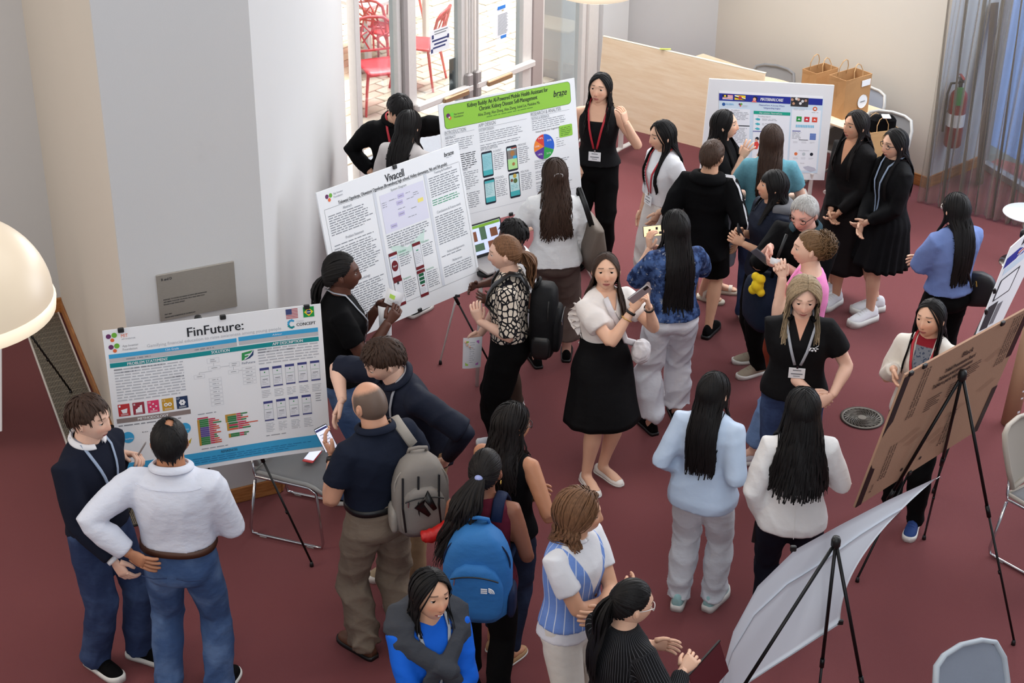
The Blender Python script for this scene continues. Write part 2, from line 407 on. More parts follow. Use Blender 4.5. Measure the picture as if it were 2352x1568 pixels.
# red patio chairs and white table
M_red = mat('red_chair_plastic', (224, 66, 72), .4, var=.03)
def red_chair():
    r = thing('patio_chair', 'red', 'chair')
    b = MB(); nx, ny = 8, 8; top = []
    def S(u, v, dz=0):
        x = -.21+.42*u; y = (-.21+.42*v)*(1-.12*u); return Vector((x, y, .45-.012*sin(pi*u)*sin(pi*v)-.03*max(0, u-.8)/.2+dz))
    vs = [S(i/nx, j/ny) for i in range(nx+1) for j in range(ny+1)]+[S(i/nx, j/ny, -.018) for i in range(nx+1) for j in range(ny+1)]
    fs = []; N = (nx+1)*(ny+1)
    for i in range(nx):
        for j in range(ny):
            a = i*(ny+1)+j; q = (a, a+ny+1, a+ny+2, a+1); fs.append(q); fs.append(tuple(x+N for x in reversed(q)))
    edge = [i*(ny+1) for i in range(nx+1)]+[nx*(ny+1)+j for j in range(1, ny+1)]+[i*(ny+1)+ny for i in range(nx-1, -1, -1)]+[j for j in range(ny-1, 0, -1)]
    for k in range(len(edge)):
        a, c = edge[k], edge[(k+1) % len(edge)]; fs.append((a, a+N, c+N, c))
    b.add(vs, fs); b.build('seat', M_red, r, True)
    for sx, sy in ((1, 1), (1, -1), (-1, 1), (-1, -1)):
        MB().tube([(sx*.17, sy*.17, .44), (sx*.20, sy*.2, .25), (sx*.24, sy*.23, 0)], [.017, .015, .012], 8).build('leg', M_red, r, True)
    B = lambda y, z: Vector((-.20-.10*(z-.45)/.38-.03*(1-(y/.21)**2), y, z))
    b = MB(); b.tube([B(-.19, .44), B(-.21, .62), B(-.205, .78), B(-.15, .83), B(0, .84), B(.15, .83), B(.205, .78), B(.21, .62), B(.19, .44)], .016, 8)
    b.tube([B(-.2, .53), B(0, .52), B(.2, .53)], .013, 6); b.build('back_frame', M_red, r, True)
    b = MB()
    for (y0, z0, y1, z1) in ((-.15, .53, -.05, .83), (-.02, .52, -.16, .8), (.02, .52, .04, .84), (.14, .53, -.06, .76), (.17, .56, .08, .83), (-.2, .64, -.03, .7), (.2, .68, .02, .62), (-.09, .6, .1, .78), (.2, .76, -.1, .83)):
        b.tube([B(y0, z0), B((y0+y1)/2, (z0+z1)/2), B(y1, z1)], .009, 6)
    b.build('back_lattice', M_red, r, True)
    return r
rc = red_chair()
for k, (x, y, a, lab) in enumerate(((-1.36, 15.95, 292, 'red lattice-back patio chair nearest the glass, in front of the table'), (-1.42, 17.15, 60, 'red lattice-back patio chair tucked under the white patio table'), (-1.02, 16.65, 165, 'red lattice-back patio chair seen across the door frame, right of the table'), (-1.38, 18.7, 250, 'red lattice-back patio chair behind the white table'))):
    o = rc if k == 0 else copy_tree(rc)
    o.location = (x, y, -.005); o.rotation_euler = (0, 0, radians(a)); tag(o, lab, 'chair', 'red patio chairs')
tb = thing('patio_table', 'white square patio table outside the left window', 'table', (-1.62, 17.6, -.005), radians(50))
M_whitep = mat('white_patio_paint', (238, 238, 238), .4, var=.02)
MB().box((0, 0, .72), (1.0, 1.0, .05), None, 0, .01).build('tabletop', M_whitep, tb, world=False)
for sx in (-1, 1):
    for sy in (-1, 1): MB().box((sx*.45, sy*.45, .35), (.06, .06, .70), None, 0, .006).build('leg', M_whitep, tb, world=False)
# ================================================================== POSTER BOARDS AND EASELS
def flatm(name, rgb, rough=.6): return mat('print_'+name, rgb, rough, var=0, spec=.3)
INK = flatm('ink', (48, 50, 56)); GREY = flatm('grey', (138, 142, 150)); LGREY = flatm('light_grey', (184, 187, 194)); TXT = flatm('text_grey', (140, 143, 150))
_tcache = {}
def text2d(s):
    if s in _tcache: return _tcache[s]
    cu = bpy.data.curves.new('t', 'FONT'); cu.body = s; cu.resolution_u = 2; o = bpy.data.objects.new('t', cu); COL.objects.link(o)
    bpy.context.view_layer.update(); ev = o.evaluated_get(bpy.context.evaluated_depsgraph_get()); me = ev.to_mesh()
    v = [(p.co.x, p.co.y) for p in me.vertices]; f = [tuple(p.vertices) for p in me.polygons]; ev.to_mesh_clear()
    bpy.data.objects.remove(o); bpy.data.curves.remove(cu); _tcache[s] = (v, f); return v, f
class Board:
    """a sheet or board given by its four real corners (TL,TR,BR,BL as seen from its printed side)"""
    def __init__(s, name, label, cat, q, th=.006, m=None, bend=None, edge=None, corner=None):
        s.q = [Vector(p) for p in q]; s.W = (s.q[1]-s.q[0]).length; s.H = (s.q[3]-s.q[0]).length
        s.N = (s.q[3]-s.q[0]).cross(s.q[1]-s.q[0]).normalized(); s.bend = bend or (lambda u, v: 0)
        s.root = thing(name, label, cat, (s.q[2]+s.q[3])/2); s.kinds = {}
        nu, nv = 24, 18; vs = []; fs = []
        for d in (0, -th):
            for i in range(nu+1):
                for j in range(nv+1): vs.append(s.P(i/nu, j/nv, d))
        n0 = (nu+1)*(nv+1); ix = lambda i, j: i*(nv+1)+j
        for i in range(nu):
            for j in range(nv):
                fs.append((ix(i, j), ix(i, j+1), ix(i+1, j+1), ix(i+1, j))); fs.append(tuple(n0+k for k in reversed(fs[-1])))
        ed = [ix(i, 0) for i in range(nu)]+[ix(nu, j) for j in range(nv)]+[ix(i, nv) for i in range(nu, 0, -1)]+[ix(0, j) for j in range(nv, 0, -1)]
        for k in range(len(ed)): a, b = ed[k], ed[(k+1) % len(ed)]; fs.append((a, b, b+n0, a+n0))
        mb = MB(); mb.add(vs, fs); mb.build('board', m or M_paper, s.root)
    def P(s, u, v, d=0.0):
        a = s.q[0].lerp(s.q[1], u); b = s.q[3].lerp(s.q[2], u); return a.lerp(b, v)+s.N*(d+s.bend(u, v))
    def rect(s, part, m, u0, v0, u1, v1, d=.0012, n=None):
        mb = s.kinds.setdefault((part, m.name+('#%d' % len(s.kinds) if part in ('header_band', 'goal_tile', 'corner_strip') else '')), (MB(), m))[0]; n = n or max(1, int((u1-u0)*16)); vs = []; fs = []
        for i in range(n+1):
            u = u0+(u1-u0)*i/n; vs += [s.P(u, v0, d), s.P(u, v1, d)]
        for i in range(n): fs.append((2*i, 2*i+1, 2*i+3, 2*i+2))
        mb.add(vs, fs)
    def poly(s, part, m, pts, d=.0014):
        mb = s.kinds.setdefault((part, m.name), (MB(), m))[0]; mb.add([s.P(u, v, d) for u, v in pts], [tuple(reversed(range(len(pts))))])
    def disc(s, part, m, u, v, r, a0=0, a1=360, d=.0014, n=20, ry=None):
        pts = [(u+r/s.W*cos(radians(a0+(a1-a0)*i/n)), v-(ry or r)/s.H*sin(radians(a0+(a1-a0)*i/n))) for i in range(n+1)]
        if a1-a0 < 360: pts = [(u, v)]+pts
        s.poly(part, m, list(reversed(pts)), d)
    def rrect(s, part, m, u0, v0, u1, v1, r, d=.0012):
        pts = []
        for cx, cy, a in ((u1-r/s.W, v0+r/s.H, 0), (u0+r/s.W, v0+r/s.H, 90), (u0+r/s.W, v1-r/s.H, 180), (u1-r/s.W, v1-r/s.H, 270)):
            for k in range(5): t = radians(a+22.5*k); pts.append((cx+r/s.W*cos(t), cy-r/s.H*sin(t)))
        s.poly(part, m, list(reversed(pts)), d)
    def text(s, part, m, string, u0, u1, v, hgt, d=.0022, rot=0.0, bold=0.0, italic=0.0):
        """string fitted between u0 and u1, centred at v, cap height hgt (fraction of H)"""
        vv, ff = text2d(string); xs = [p[0] for p in vv]; x0, x1 = min(xs), max(xs); mb = s.kinds.setdefault((part, m.name), (MB(), m))[0]
        L = (u1-u0)*s.W; k = L/(x1-x0)
        for bd in ([0] if not bold else [-bold, bold]):
            pts = []
            for x, y in vv:
                X = (x-x0)*k+bd; Y = (y-.34)*hgt*s.H/.70; X += italic*Y
                c, sn = cos(rot), sin(rot); pts.append(s.P(u0+(X*c-Y*sn)/s.W, v-(Y*c+X*sn)/s.H, d))
            mb.add(pts, ff)
    def lines(s, part, m, u0, v0, u1, n, lh, th=.42, rag=.18, words=True, just=False, seed=0, d=.0012):
        r = random.Random(seed+int(u0*1000)+int(v0*777)); mb = s.kinds.setdefault((part, m.name), (MB(), m))[0]; U = s.W
        for k in range(n):
            v = v0+k*lh; end = u1 if just and k < n-1 else u1-(u1-u0)*rag*r.random()*(2.2 if k == n-1 else 1); u = u0
            while u < end-.002:
                w = min(end-u, r.uniform(.018, .06)/U*(1 if words else 4)); 
                mb.add([s.P(u, v-lh*th/2, d), s.P(u, v+lh*th/2, d), s.P(u+w, v+lh*th/2, d), s.P(u+w, v-lh*th/2, d)], [(0, 1, 2, 3)]); u += w+(.006+.004*r.random())/U
    def finish(s):
        for (part, mn), (mb, m) in s.kinds.items():
            o = mb.build(part, m, s.root)
            if part in ('body_text', 'diagram_lines', 'printed_panel', 'flag', 'logo', 'code_blocks', 'screenshot', 'icon', 'heading', 'pie_label', 'engraved_text'): o['kind'] = 'stuff'
    def clip(s, u, bottom=False, wire=True):
        v = 1.0 if bottom else 0.0; sg = 1 if bottom else -1; p = s.P(u, v); U = (s.P(min(1, u+.02), v)-s.P(max(0, u-.02), v)).normalized(); V = (s.P(u, 1)-s.P(u, 0)).normalized()
        M = frame(p, U, V, U.cross(V)); c = MB(); c.box((0, -sg*.008, -.003), (.034, .028, .018), M, bev=.004); o = c.build('binder_clip', M_black, s.root)
        if wire:
            w = MB(); w.tube([M @ Vector(q) for q in ((-.008, -sg*.018, .012), (-.006, -sg*.052, .010), (.006, -sg*.052, .010), (.008, -sg*.018, .012))], .0016, 5); w.build('clip_wire', M_chrome, o)
def easel(label, apex, feet, frac=.55, pegs=None, group='folding poster easels', m=None):
    t = thing('easel', label, 'easel', (sum(f[0] for f in feet)/3, sum(f[1] for f in feet)/3, 0), 0, group); m = m or M_blackm
    a = Vector(apex); M = Matrix.Translation(a); MB().lathe([(.0, .03), (.018, .028), (.024, .01), (.024, -.02), (.016, -.035), (0, -.035)], 16, M=M).build('hub', M_black, t, True)
    for f in feet:
        f = Vector(f); d = f-a; p = a+d*frac; lg = MB(); lg.tube([a+d*.02, p], .0095, 10); lg.tube([p-d*.03, p+d*.012], .0125, 10); lg.tube([p, f+Vector((0, 0, .03))], .0070, 10)
        q = a+d*(frac+.22); lg.tube([q-d*.006, q+d*.006], .0088, 8); o = lg.build('leg', m, t, True)
        MB().tube([f+Vector((0, 0, .034)), f+Vector((0, 0, .018)), f+Vector((0, 0, .001))], [.008, .012, .013], 10).build('rubber_foot', M_black, o, True)
    if pegs:
        for p, d in pegs: MB().tube([p, Vector(p)+Vector(d)], [.010, .010], 8).build('support_peg', M_black, t)
    return t
def legs_under(B, ua=.5, va=.12, sp=.24, back=.55, off=-.05):
    """easel standing behind a board: two front legs along its back, one leg behind"""
    a = B.P(ua, va, off); ft = []
    for q in (-sp, sp):
        b = B.P(ua+q, 1, -.03); d = b-a; ft.append(a+d*(a.z/-d.z))
    n = Vector((B.N.x, B.N.y, 0)).normalized(); ft.append(Vector((a.x, a.y, 0))-n*back); return a, ft
# ---------------------------------------------------------------- 1 the FinFuture poster
FINQ = [(-2.27, 8.10, 1.62), (-1.10, 8.46, 1.62), (-1.06, 8.32, .72), (-2.23, 7.97, .72)]
wave = lambda u, v: .016*sin(5.2*u+.6)*(.3+.7*v)+.020*max(0, u-.8)/.2*(1-v)*.4
P1 = Board('research_poster', 'white finance app poster with blue and teal bands on a tripod easel by the pillar', 'poster', FINQ, .005, bend=wave)
BL, TEAL, TAUPE = flatm('sky_blue', (62, 164, 214)), flatm('teal', (18, 140, 146)), flatm('taupe', (140, 126, 122)); PGREY = flatm('panel_grey', (190, 190, 194)); WH_ = flatm('white', (240, 242, 245))
for u, v in ((.036, .047), (.042, .117)):
    P1.disc('logo', flatm('plum', (104, 50, 100)), u-.012, v-.006, .014); P1.disc('logo', flatm('leaf', (110, 176, 62)), u+.014, v-.010, .015); P1.disc('logo', flatm('orange', (226, 110, 66)), u+.003, v+.020, .011)
P1.text('heading', flatm('orange', (226, 110, 66)), 'MIT', .080, .110, .046, .022); P1.text('heading', GREY, 'APP INVENTOR', .080, .142, .068, .009)
P1.text('heading', TXT, 'App Inventor', .080, .152, .112, .014); P1.text('heading', TXT, 'Foundation', .080, .145, .135, .014)
P1.text('heading', INK, 'FinFuture:', .376, .634, .078, .060, bold=.0012)
P1.text('heading', LGREY, 'Gamifying financial education to raise awareness among young people', .189, .808, .131, .020)
P1.rect('header_band', BL, .015, .158, .597, .185); P1.rect('header_band', BL, .606, .154, .979, .182); P1.rect('header_band', PGREY, .015, .186, .597, .212); P1.rect('header_band', PGREY, .606, .183, .979, .208)
P1.rect('header_band', TEAL, .015, .216, .979, .245)
P1.text('heading', WH_, '12th Grade', .27, .33, .171, .014, .003); P1.text('heading', WH_, 'Advisor', .765, .81, .168, .012, .003); P1.text('heading', WH_, 'PROBLEM STATEMENT', .093, .276, .231, .019, .003, bold=.0006)
P1.text('heading', WH_, 'SOLUTION', .476, .560, .229, .019, .003, bold=.0006); P1.text('heading', WH_, 'APP DESCRIPTION', .761, .904, .229, .019, .003, bold=.0006)
P1.lines('body_text', TXT, .09, .199, .2, 1, .02, .4, 0); P1.lines('body_text', TXT, .40, .199, .49, 1, .02, .4, 0); P1.lines('body_text', TXT, .73, .195, .84, 1, .02, .4, 0)
P1.lines('body_text', LGREY, .030, .262, .342, 12, .0185, .42, .1, just=True); P1.lines('body_text', TXT, .03, .262, .30, 1, .02, .45, .1); P1.lines('body_text', TXT, .03, .281, .15, 1, .02, .45, .1); P1.lines('body_text', TXT, .25, .355, .34, 1, .02, .45, 0)
for k, c in enumerate(((190, 56, 60), (150, 52, 66), (218, 60, 104), (200, 152, 48), (40, 58, 92))):
    u = .027+.0664*k; m = flatm('goal%d' % k, c); P1.rect('goal_tile', m, u, .490, u+.053, .570)
    P1.text('icon', WH_, str((1, 8, 10, 12, 17)[k]), u+.004, u+.012+.004*(k > 1), .502, .013, .003)
    if k == 0: P1.poly('icon', WH_, [(u+.012, .527), (u+.042, .52), (u+.038, .55), (u+.018, .55)], .003)
    if k == 1: P1.poly('icon', WH_, [(u+.012, .555), (u+.012, .535), (u+.022, .53), (u+.022, .524), (u+.032, .52), (u+.032, .512), (u+.042, .508), (u+.042, .555)], .003)
    if k == 2:
        for a in range(4): P1.poly('icon', WH_, [(u+.0265+.013*cos(a*pi/2)+.006*cos(a*pi/2+q), .53-(.017*sin(a*pi/2)+.008*sin(a*pi/2+q))) for q in (0, 2.1, 4.2)][::-1], .003)
    if k == 3:
        for q in (-1, 1): P1.disc('icon', WH_, u+.0265+q*.009, .53, .011, d=.003); P1.disc('icon', m, u+.0265+q*.009, .53, .005, d=.0036)
    if k == 4:
        for a in range(6): P1.disc('icon', WH_, u+.0265+.009*cos(a*pi/3), .53+.012*sin(a*pi/3), .0075, d=.003)
    P1.rect('icon', WH_, u+.01, .555, u+.043, .557, .003); P1.rect('icon', WH_, u+.01, .561, u+.043, .563, .003)
P1.rect('header_band', TAUPE, .015, .584, .353, .614); P1.text('heading', WH_, 'METHODOLOGY', .11, .25, .599, .018, .003, bold=.0006)
P1.lines('body_text', TXT, .02, .632, .32, 1, .018, .4, .2)
P1.disc('icon', BL, .056, .714, .034); P1.disc('icon', BL, .318, .706, .034); P1.text('heading', WH_, 'Empathize', .034, .078, .722, .010, .003); P1.text('heading', WH_, 'Define', .300, .336, .712, .010, .003); P1.text('heading', INK, 'to', .12, .15, .69, .008); P1.poly('icon', flatm('mustard', (200, 170, 40)), [(.326, .80), (.345, .775), (.335, .815)])
P1.lines('body_text', TXT, .02, .85, .06, 2, .018, .4, .1)
def fbx(u0, v0, u1, v1, n=1):
    t = .0012
    for a in ((u0, v0, u1, v0+t), (u0, v1-t, u1, v1), (u0, v0, u0+t*.7, v1), (u1-t*.7, v0, u1, v1)): P1.rect('diagram_lines', LGREY, *a)
    P1.lines('diagram_lines', GREY, u0+(u1-u0)*.25, (v0+v1)/2-.006*(n-1), u1-(u1-u0)*.25, n, .012, .28, 0)
for a in ((.452, .268, .508, .30, 2), (.455, .322, .51, .345), (.552, .315, .60, .345, 2), (.545, .365, .594, .39), (.385, .365, .435, .39)): fbx(*a)
for k in range(7): fbx(.452, .400+.027*k, .51, .424+.027*k)
for k in range(5): fbx(.61, .358+.024*k, .672, .379+.024*k)
for a in ((.48, .30, .4812, .322), (.51, .333, .552, .3345), (.41, .352, .47, .3535), (.41, .352, .4112, .365), (.594, .375, .61, .3765), (.57, .345, .5712, .365)): P1.rect('diagram_lines', GREY, *a)
gk, gb = flatm('logo_green', (54, 150, 84)), flatm('logo_navy', (40, 66, 106))
P1.poly('logo', gk, [(.615, .262), (.668, .252), (.655, .270), (.628, .275), (.628, .283), (.648, .280), (.64, .292), (.628, .294), (.625, .308), (.612, .312)]); P1.poly('logo', gb, [(.672, .25), (.668, .285), (.65, .303), (.622, .313), (.645, .295), (.66, .275)]); P1.text('heading', gb, 'FinFuture', .612, .674, .330, .014)
P1.lines('body_text', LGREY, .690, .257, .975, 6, .0185, .42, .1, just=True); P1.lines('body_text', TXT, .69, .257, .80, 1, .02, .45, 0); P1.lines('body_text', TXT, .69, .275, .86, 1, .02, .45, 0)
NAVY = flatm('phone_navy', (64, 68, 128)); SCR = flatm('screen_grey', (222, 224, 230))
def phone1(u, v):
    P1.rect('screenshot', LGREY, u, v, u+.044, v+.135, .0012); P1.rect('screenshot', flatm('screen_white', (228, 230, 236)), u+.002, v+.01, u+.042, v+.125, .002); P1.rect('screenshot', NAVY, u, v, u+.044, v+.016, .0024); P1.rect('screenshot', NAVY, u, v+.127, u+.044, v+.135, .0024)
    P1.disc('screenshot', gk, u+.022, v+.030, .004, d=.003); P1.rect('screenshot', gk, u+.004, v+.055, u+.040, v+.0565, .003); P1.rect('screenshot', TXT, u+.01, v+.075, u+.034, v+.080, .003)
    P1.lines('screenshot', LGREY, u+.006, v+.088, u+.038, 3, .011, .3, .3, d=.003)
for k in range(5): phone1(.691+.0597*k, .380-.0016*k); P1.lines('body_text', LGREY, .692+.0597*k, .535, .738+.0597*k, 5, .011, .36, .2)
for k in range(4): phone1(.695+.0608*k, .608-.003*k); P1.lines('body_text', LGREY, .698+.0608*k, .762, .742+.0608*k, 6, .011, .36, .2)
P1.lines('body_text', TXT, .944, .60, .975, 4, .016, .3, .4)
BC = [flatm('block%d' % k, c) for k, c in enumerate(((192, 146, 62), (52, 128, 70), (196, 58, 84), (92, 74, 150), (214, 96, 70)))]
P1.lines('body_text', GREY, .385, .628, .47, 1, .012, .4, 0); P1.lines('body_text', GREY, .385, .865, .51, 1, .012, .4, 0); P1.lines('body_text', GREY, .695, .845, .79, 1, .012, .4, 0)
def blocks(u, v, rows, seed):
    r = random.Random(seed); n = len(rows)
    P1.rect('code_blocks', BC[0], u, v, u+.012, v+.0135*n, .0014)
    for k, c in enumerate(rows):
        vv = v+.0135*k; P1.rect('code_blocks', BC[c], u+.010, vv, u+.052, vv+.0115, .0018); P1.rect('code_blocks', BC[2], u+.053, vv+.001, u+.072+.012*r.random(), vv+.0105, .0018)
        P1.rect('code_blocks', BC[r.choice((1, 4, 2))], u+.073, vv+.002, u+.08+.035*r.random(), vv+.010, .0022)
P1.rect('code_blocks', BC[2], .380, .652, .43, .661); blocks(.378, .664, [1, 1, 1, 1, 3, 3, 3, 3, 3, 1, 1, 1, 1], 3); blocks(.510, .658, [0, 1, 1, 1], 4); blocks(.514, .715, [1, 2, 1, 4], 5); blocks(.518, .79, [1, 1], 6)
P1.rect('code_blocks', BC[4], .60, .728, .662, .735)
P1.rect('header_band', BL, .018, .885, .935+.045, .972); P1.text('heading', INK, 'REFERENCES', .475, .552, .902, .016, .003)
P1.lines('body_text', flatm('deep_blue', (40, 110, 160)), .05, .925, .92, 3, .014, .22, .1, d=.003)
f1 = lambda u, v: (.835+.056*u, .012+.068*v)
for k in range(7): P1.rect('flag', flatm('flag_red', (178, 60, 70)), .835, .012+.0097*k, .891, .012+.0097*k+.0052)
P1.rect('flag', flatm('flag_blue', (64, 76, 124)), .835, .012, .863, .048, .002)
P1.rect('flag', flatm('br_green', (30, 150, 70)), .916, .010, .967, .078); P1.poly('flag', flatm('br_yellow', (246, 212, 50)), [(.920, .044), (.9415, .016), (.963, .044), (.9415, .072)][::-1][::-1], .002); P1.disc('flag', flatm('br_blue', (40, 60, 120)), .9415, .044, .0135, d=.0026); P1.rect('flag', WH_, .931, .041, .952, .0455, .0032)
for k in range(9):
    a = 55+k*31; P1.disc('logo', BL if k < 5 else TEAL, .858+.015*cos(radians(a)), .112-.024*sin(radians(a)), .0062+.0012*(k % 2))
P1.text('heading', LGREY, 'COLEGIO', .882, .915, .098, .010); P1.text('heading', INK, 'CONCEPT', .881, .970, .120, .020, bold=.0005)
P1.finish()
for u in (.082, .544, .934): P1.clip(u, False, u > .9)
a, ft = legs_under(P1, .44, .06, .34, .26, -.13); ft[1] = atz(716, 1300)
easel('black tripod easel holding the finance app poster by the pillar', a, ft)
# ---------------------------------------------------------------- 2 the Vivacell poster
VQ = [Vector((0, 0, 6))+1.085*(Vector(p)-Vector((0, 0, 6))) for p in ((-1.13, 8.75, 2.18), (-.35, 9.69, 2.12), (-.20, 9.50, 1.23), (-.98, 8.57, 1.30))]
P2 = Board('research_poster', 'white text-heavy app poster with dark red phone screens beside the recess wall', 'poster', VQ, .012)
G2, PUR = flatm('text_green', (60, 150, 110)), flatm('node_purple', (196, 190, 226)); MAR = flatm('maroon', (112, 26, 34)); DT = flatm('body_dark', (132, 136, 144))
P2.disc('logo', flatm('plum', (104, 50, 100)), .060, .045, .014); P2.disc('logo', flatm('leaf', (110, 176, 62)), .084, .045, .014); P2.disc('logo', flatm('orange', (226, 110, 66)), .072, .070, .012)
P2.text('heading', GREY, 'App Inventor', .102, .165, .040, .014); P2.text('heading', GREY, 'Foundation', .102, .160, .062, .014)
P2.text('heading', INK, 'Vivacell', .452, .583, .062, .052, bold=.0012); P2.text('heading', INK, 'Toluwani Ogunkoya, Oluwatoni Ogunkoya (Brownsburg high school, Holley elementary, 9th and 5th grade)', .123, .892, .106, .022, bold=.0005)
P2.text('logo', INK, 'braze', .885, .955, .045, .030, italic=.15, bold=.0008); P2.lines('body_text', GREY, .895, .068, .935, 1, .01, .3, 0)
for a in ((.028, .121, .978, .1225), (.028, .900, .983, .9015), (.028, .122, .029, .9), (.982, .122, .983, .9)): P2.rect('diagram_lines', INK, *a)
for u in (.352, .715): P2.rect('header_band', flatm('divider', (214, 218, 226)), u, .125, u+.020, .898)
P2.text('heading', DT, 'Abstract', .145, .205, .147, .018); P2.lines('body_text', DT, .045, .172, .330, 9, .0155, .38); P2.text('heading', DT, 'Problem Statement', .13, .25, .338, .018); P2.lines('body_text', DT, .050, .368, .33, 1, .016, .36); P2.lines('body_text', DT, .045, .39, .335, 14, .0155, .38); P2.text('heading', DT, 'Methodology', .15, .24, .63, .018); P2.lines('body_text', DT, .045, .66, .33, 14, .0155, .38)
P2.rect('printed_panel', flatm('lilac', (222, 222, 238)), .392, .158, .705, .415, .001); P2.text('heading', DT, 'System Diagram', .475, .585, .147, .016)
for u, v in ((.535, .205), (.520, .245), (.520, .32), (.455, .38)): P2.rect('diagram_lines', PUR, u-.022, v-.014, u+.022, v+.014, .002); P2.lines('diagram_lines', TXT, u-.016, v, u+.016, 1, .012, .3, 0, d=.003)
P2.rect('diagram_lines', flatm('node_yellow', (240, 226, 130)), .645, .265, .684, .290, .002)
for a in ((.45, .21, .50, 1), (.57, .20, .60, 1), (.62, .215, .66, 2), (.40, .212, .43, 3), (.57, .24, .62, 1), (.50, .285, .55, 1), (.59, .31, .63, 1), (.56, .36, .62, 1)): P2.lines('diagram_lines', GREY, a[0], a[1], a[2], a[3], .014, .25, 0, d=.003)
P2.lines('body_text', DT, .392, .43, .70, 6, .0155, .38); P2.text('heading', DT, 'App Description', .475, .575, .523, .018)
P2.poly('printed_panel', flatm('mint', (206, 228, 220)), [(.40, .50), (.47, .52), (.52, .55), (.62, .50), (.66, .47), (.64, .55), (.50, .60), (.44, .58)], .0008)
def phone2(u, v, k):
    P2.rrect('screenshot', GREY, u, v, u+.060, v+.185, .006, .0016); P2.rect('screenshot', flatm('screen_white', (228, 230, 236)), u+.003, v+.02, u+.057, v+.165, .0022); P2.rect('screenshot', MAR, u+.001, v+.002, u+.059, v+.022, .0026); P2.rect('screenshot', MAR, u+.001, v+.163, u+.059, v+.183, .0026)
    if k == 0: P2.disc('screenshot', MAR, u+.030, v+.092, .030, d=.003, ry=.036); P2.rect('screenshot', BL, u+.008, v+.035, u+.05, v+.038, .003); P2.text('screenshot', WH_, 'Report', u+.016, u+.044, v+.092, .012, .0036)
    if k == 1: P2.rect('screenshot', G2, u+.022, v+.05, u+.038, v+.058, .003); P2.lines('screenshot', LGREY, u+.008, v+.07, u+.052, 7, .0115, .3, .2, d=.003)
    if k == 2:
        for q in range(3): P2.rect('screenshot', flatm('button_green', (24, 96, 62)), u+.010, v+.024+.026*q, u+.046, v+.044+.026*q, .003)
        P2.rect('screenshot', MAR, u+.018, v+.104, u+.040, v+.113, .003); P2.lines('screenshot', LGREY, u+.008, v+.125, u+.052, 4, .010, .3, .2, d=.003)
    if k == 3: P2.rect('screenshot', INK, u+.022, v+.016, u+.035, v+.036, .003)
phone2(.382, .546, 0); phone2(.551, .540, 1); phone2(.551, .730, 2); phone2(.384, .728, 3)
for u, v, n in ((.452, .56, 6), (.620, .555, 6), (.620, .745, 8), (.452, .745, 8)): P2.text('heading', G2, 'Calculator' if n == 6 else 'Symptoms', u, u+.055, v, .014); P2.lines('body_text', DT, u, v+.022, u+.085, n, .0145, .36)
P2.text('heading', DT, 'Testing & Feedback', .79, .925, .137, .016); P2.lines('body_text', DT, .745, .165, .965, 9, .0155, .38); P2.lines('body_text', G2, .745, .315, .965, 3, .0155, .36)
P2.text('heading', DT, 'Conclusions & Future work', .765, .945, .400, .018); P2.lines('body_text', DT, .745, .43, .965, 13, .0155, .38); P2.text('heading', DT, 'Acknowledgements', .79, .92, .682, .016); P2.lines('body_text', DT, .745, .705, .93, 1, .0155, .36); P2.text('heading', DT, 'References', .82, .89, .754, .016); P2.lines('body_text', DT, .745, .782, .965, 5, .0155, .34)
P2.finish(); P2.clip(.527, False, False); P2.clip(.527, True, True)
a, ft = legs_under(P2, .55, .08, .26, .6)
easel('black tripod easel under the text-heavy white poster', a, ft, pegs=[(P2.P(.80, 1.0, -.03), -P2.N*-.06), (P2.P(.26, 1.0, -.03), -P2.N*-.06)])
# ---------------------------------------------------------------- 3 the Kidney Buddy poster
KQ = [(-.54, 11.08, 1.85), (.44, 11.81, 1.80), (.52, 11.64, .91), (-.46, 10.92, .95)]
P3 = Board('research_poster', 'kidney health app poster with a bright green header in front of the glass doors', 'poster', KQ, .008)
GRN = flatm('header_green', (146, 200, 70)); TL_ = flatm('screen_teal', (72, 176, 182)); TLp = flatm('screen_pale', (190, 222, 224)); DK = flatm('phone_black', (28, 34, 48))
P3.rrect('header_band', flatm('header_edge', (84, 120, 70)), .031, .017, .963, .203, .030, .0010); P3.rrect('header_band', GRN, .034, .020, .960, .200, .028, .0016)
P3.text('heading', INK, 'Kidney Buddy: An AI-Powered Mobile Health Assistant for', .200, .791, .048, .034, .003, bold=.0006); P3.text('heading', INK, 'Chronic Kidney Disease Self-Management', .281, .709, .092, .034, .003, bold=.0006); P3.text('heading', INK, 'Alina Zheng, Alan Zheng, Alex Zheng, Isabel Lin, Madeline Ma', .269, .724, .139, .024, .003)
P3.lines('body_text', flatm('header_dark', (80, 130, 50)), .33, .168, .67, 1, .014, .4, 0, d=.003)
P3.disc('logo', flatm('plum', (90, 44, 60)), .060, .098, .016, d=.003); P3.disc('logo', flatm('leaf2', (120, 210, 70)), .088, .095, .014, d=.003); P3.disc('logo', flatm('orange', (226, 110, 66)), .072, .120, .012, d=.003); P3.disc('logo', WH_, .066, .113, .006, d=.0036)
P3.text('heading', INK, 'App Inventor', .100, .172, .096, .015, .003); P3.text('heading', INK, 'Foundation', .100, .165, .118, .015, .003); P3.text('logo', INK, 'braze', .835, .935, .095, .052, .003, italic=.2, bold=.001); P3.lines('body_text', flatm('header_dark', (80, 130, 50)), .855, .128, .905, 1, .012, .4, 0, d=.003)
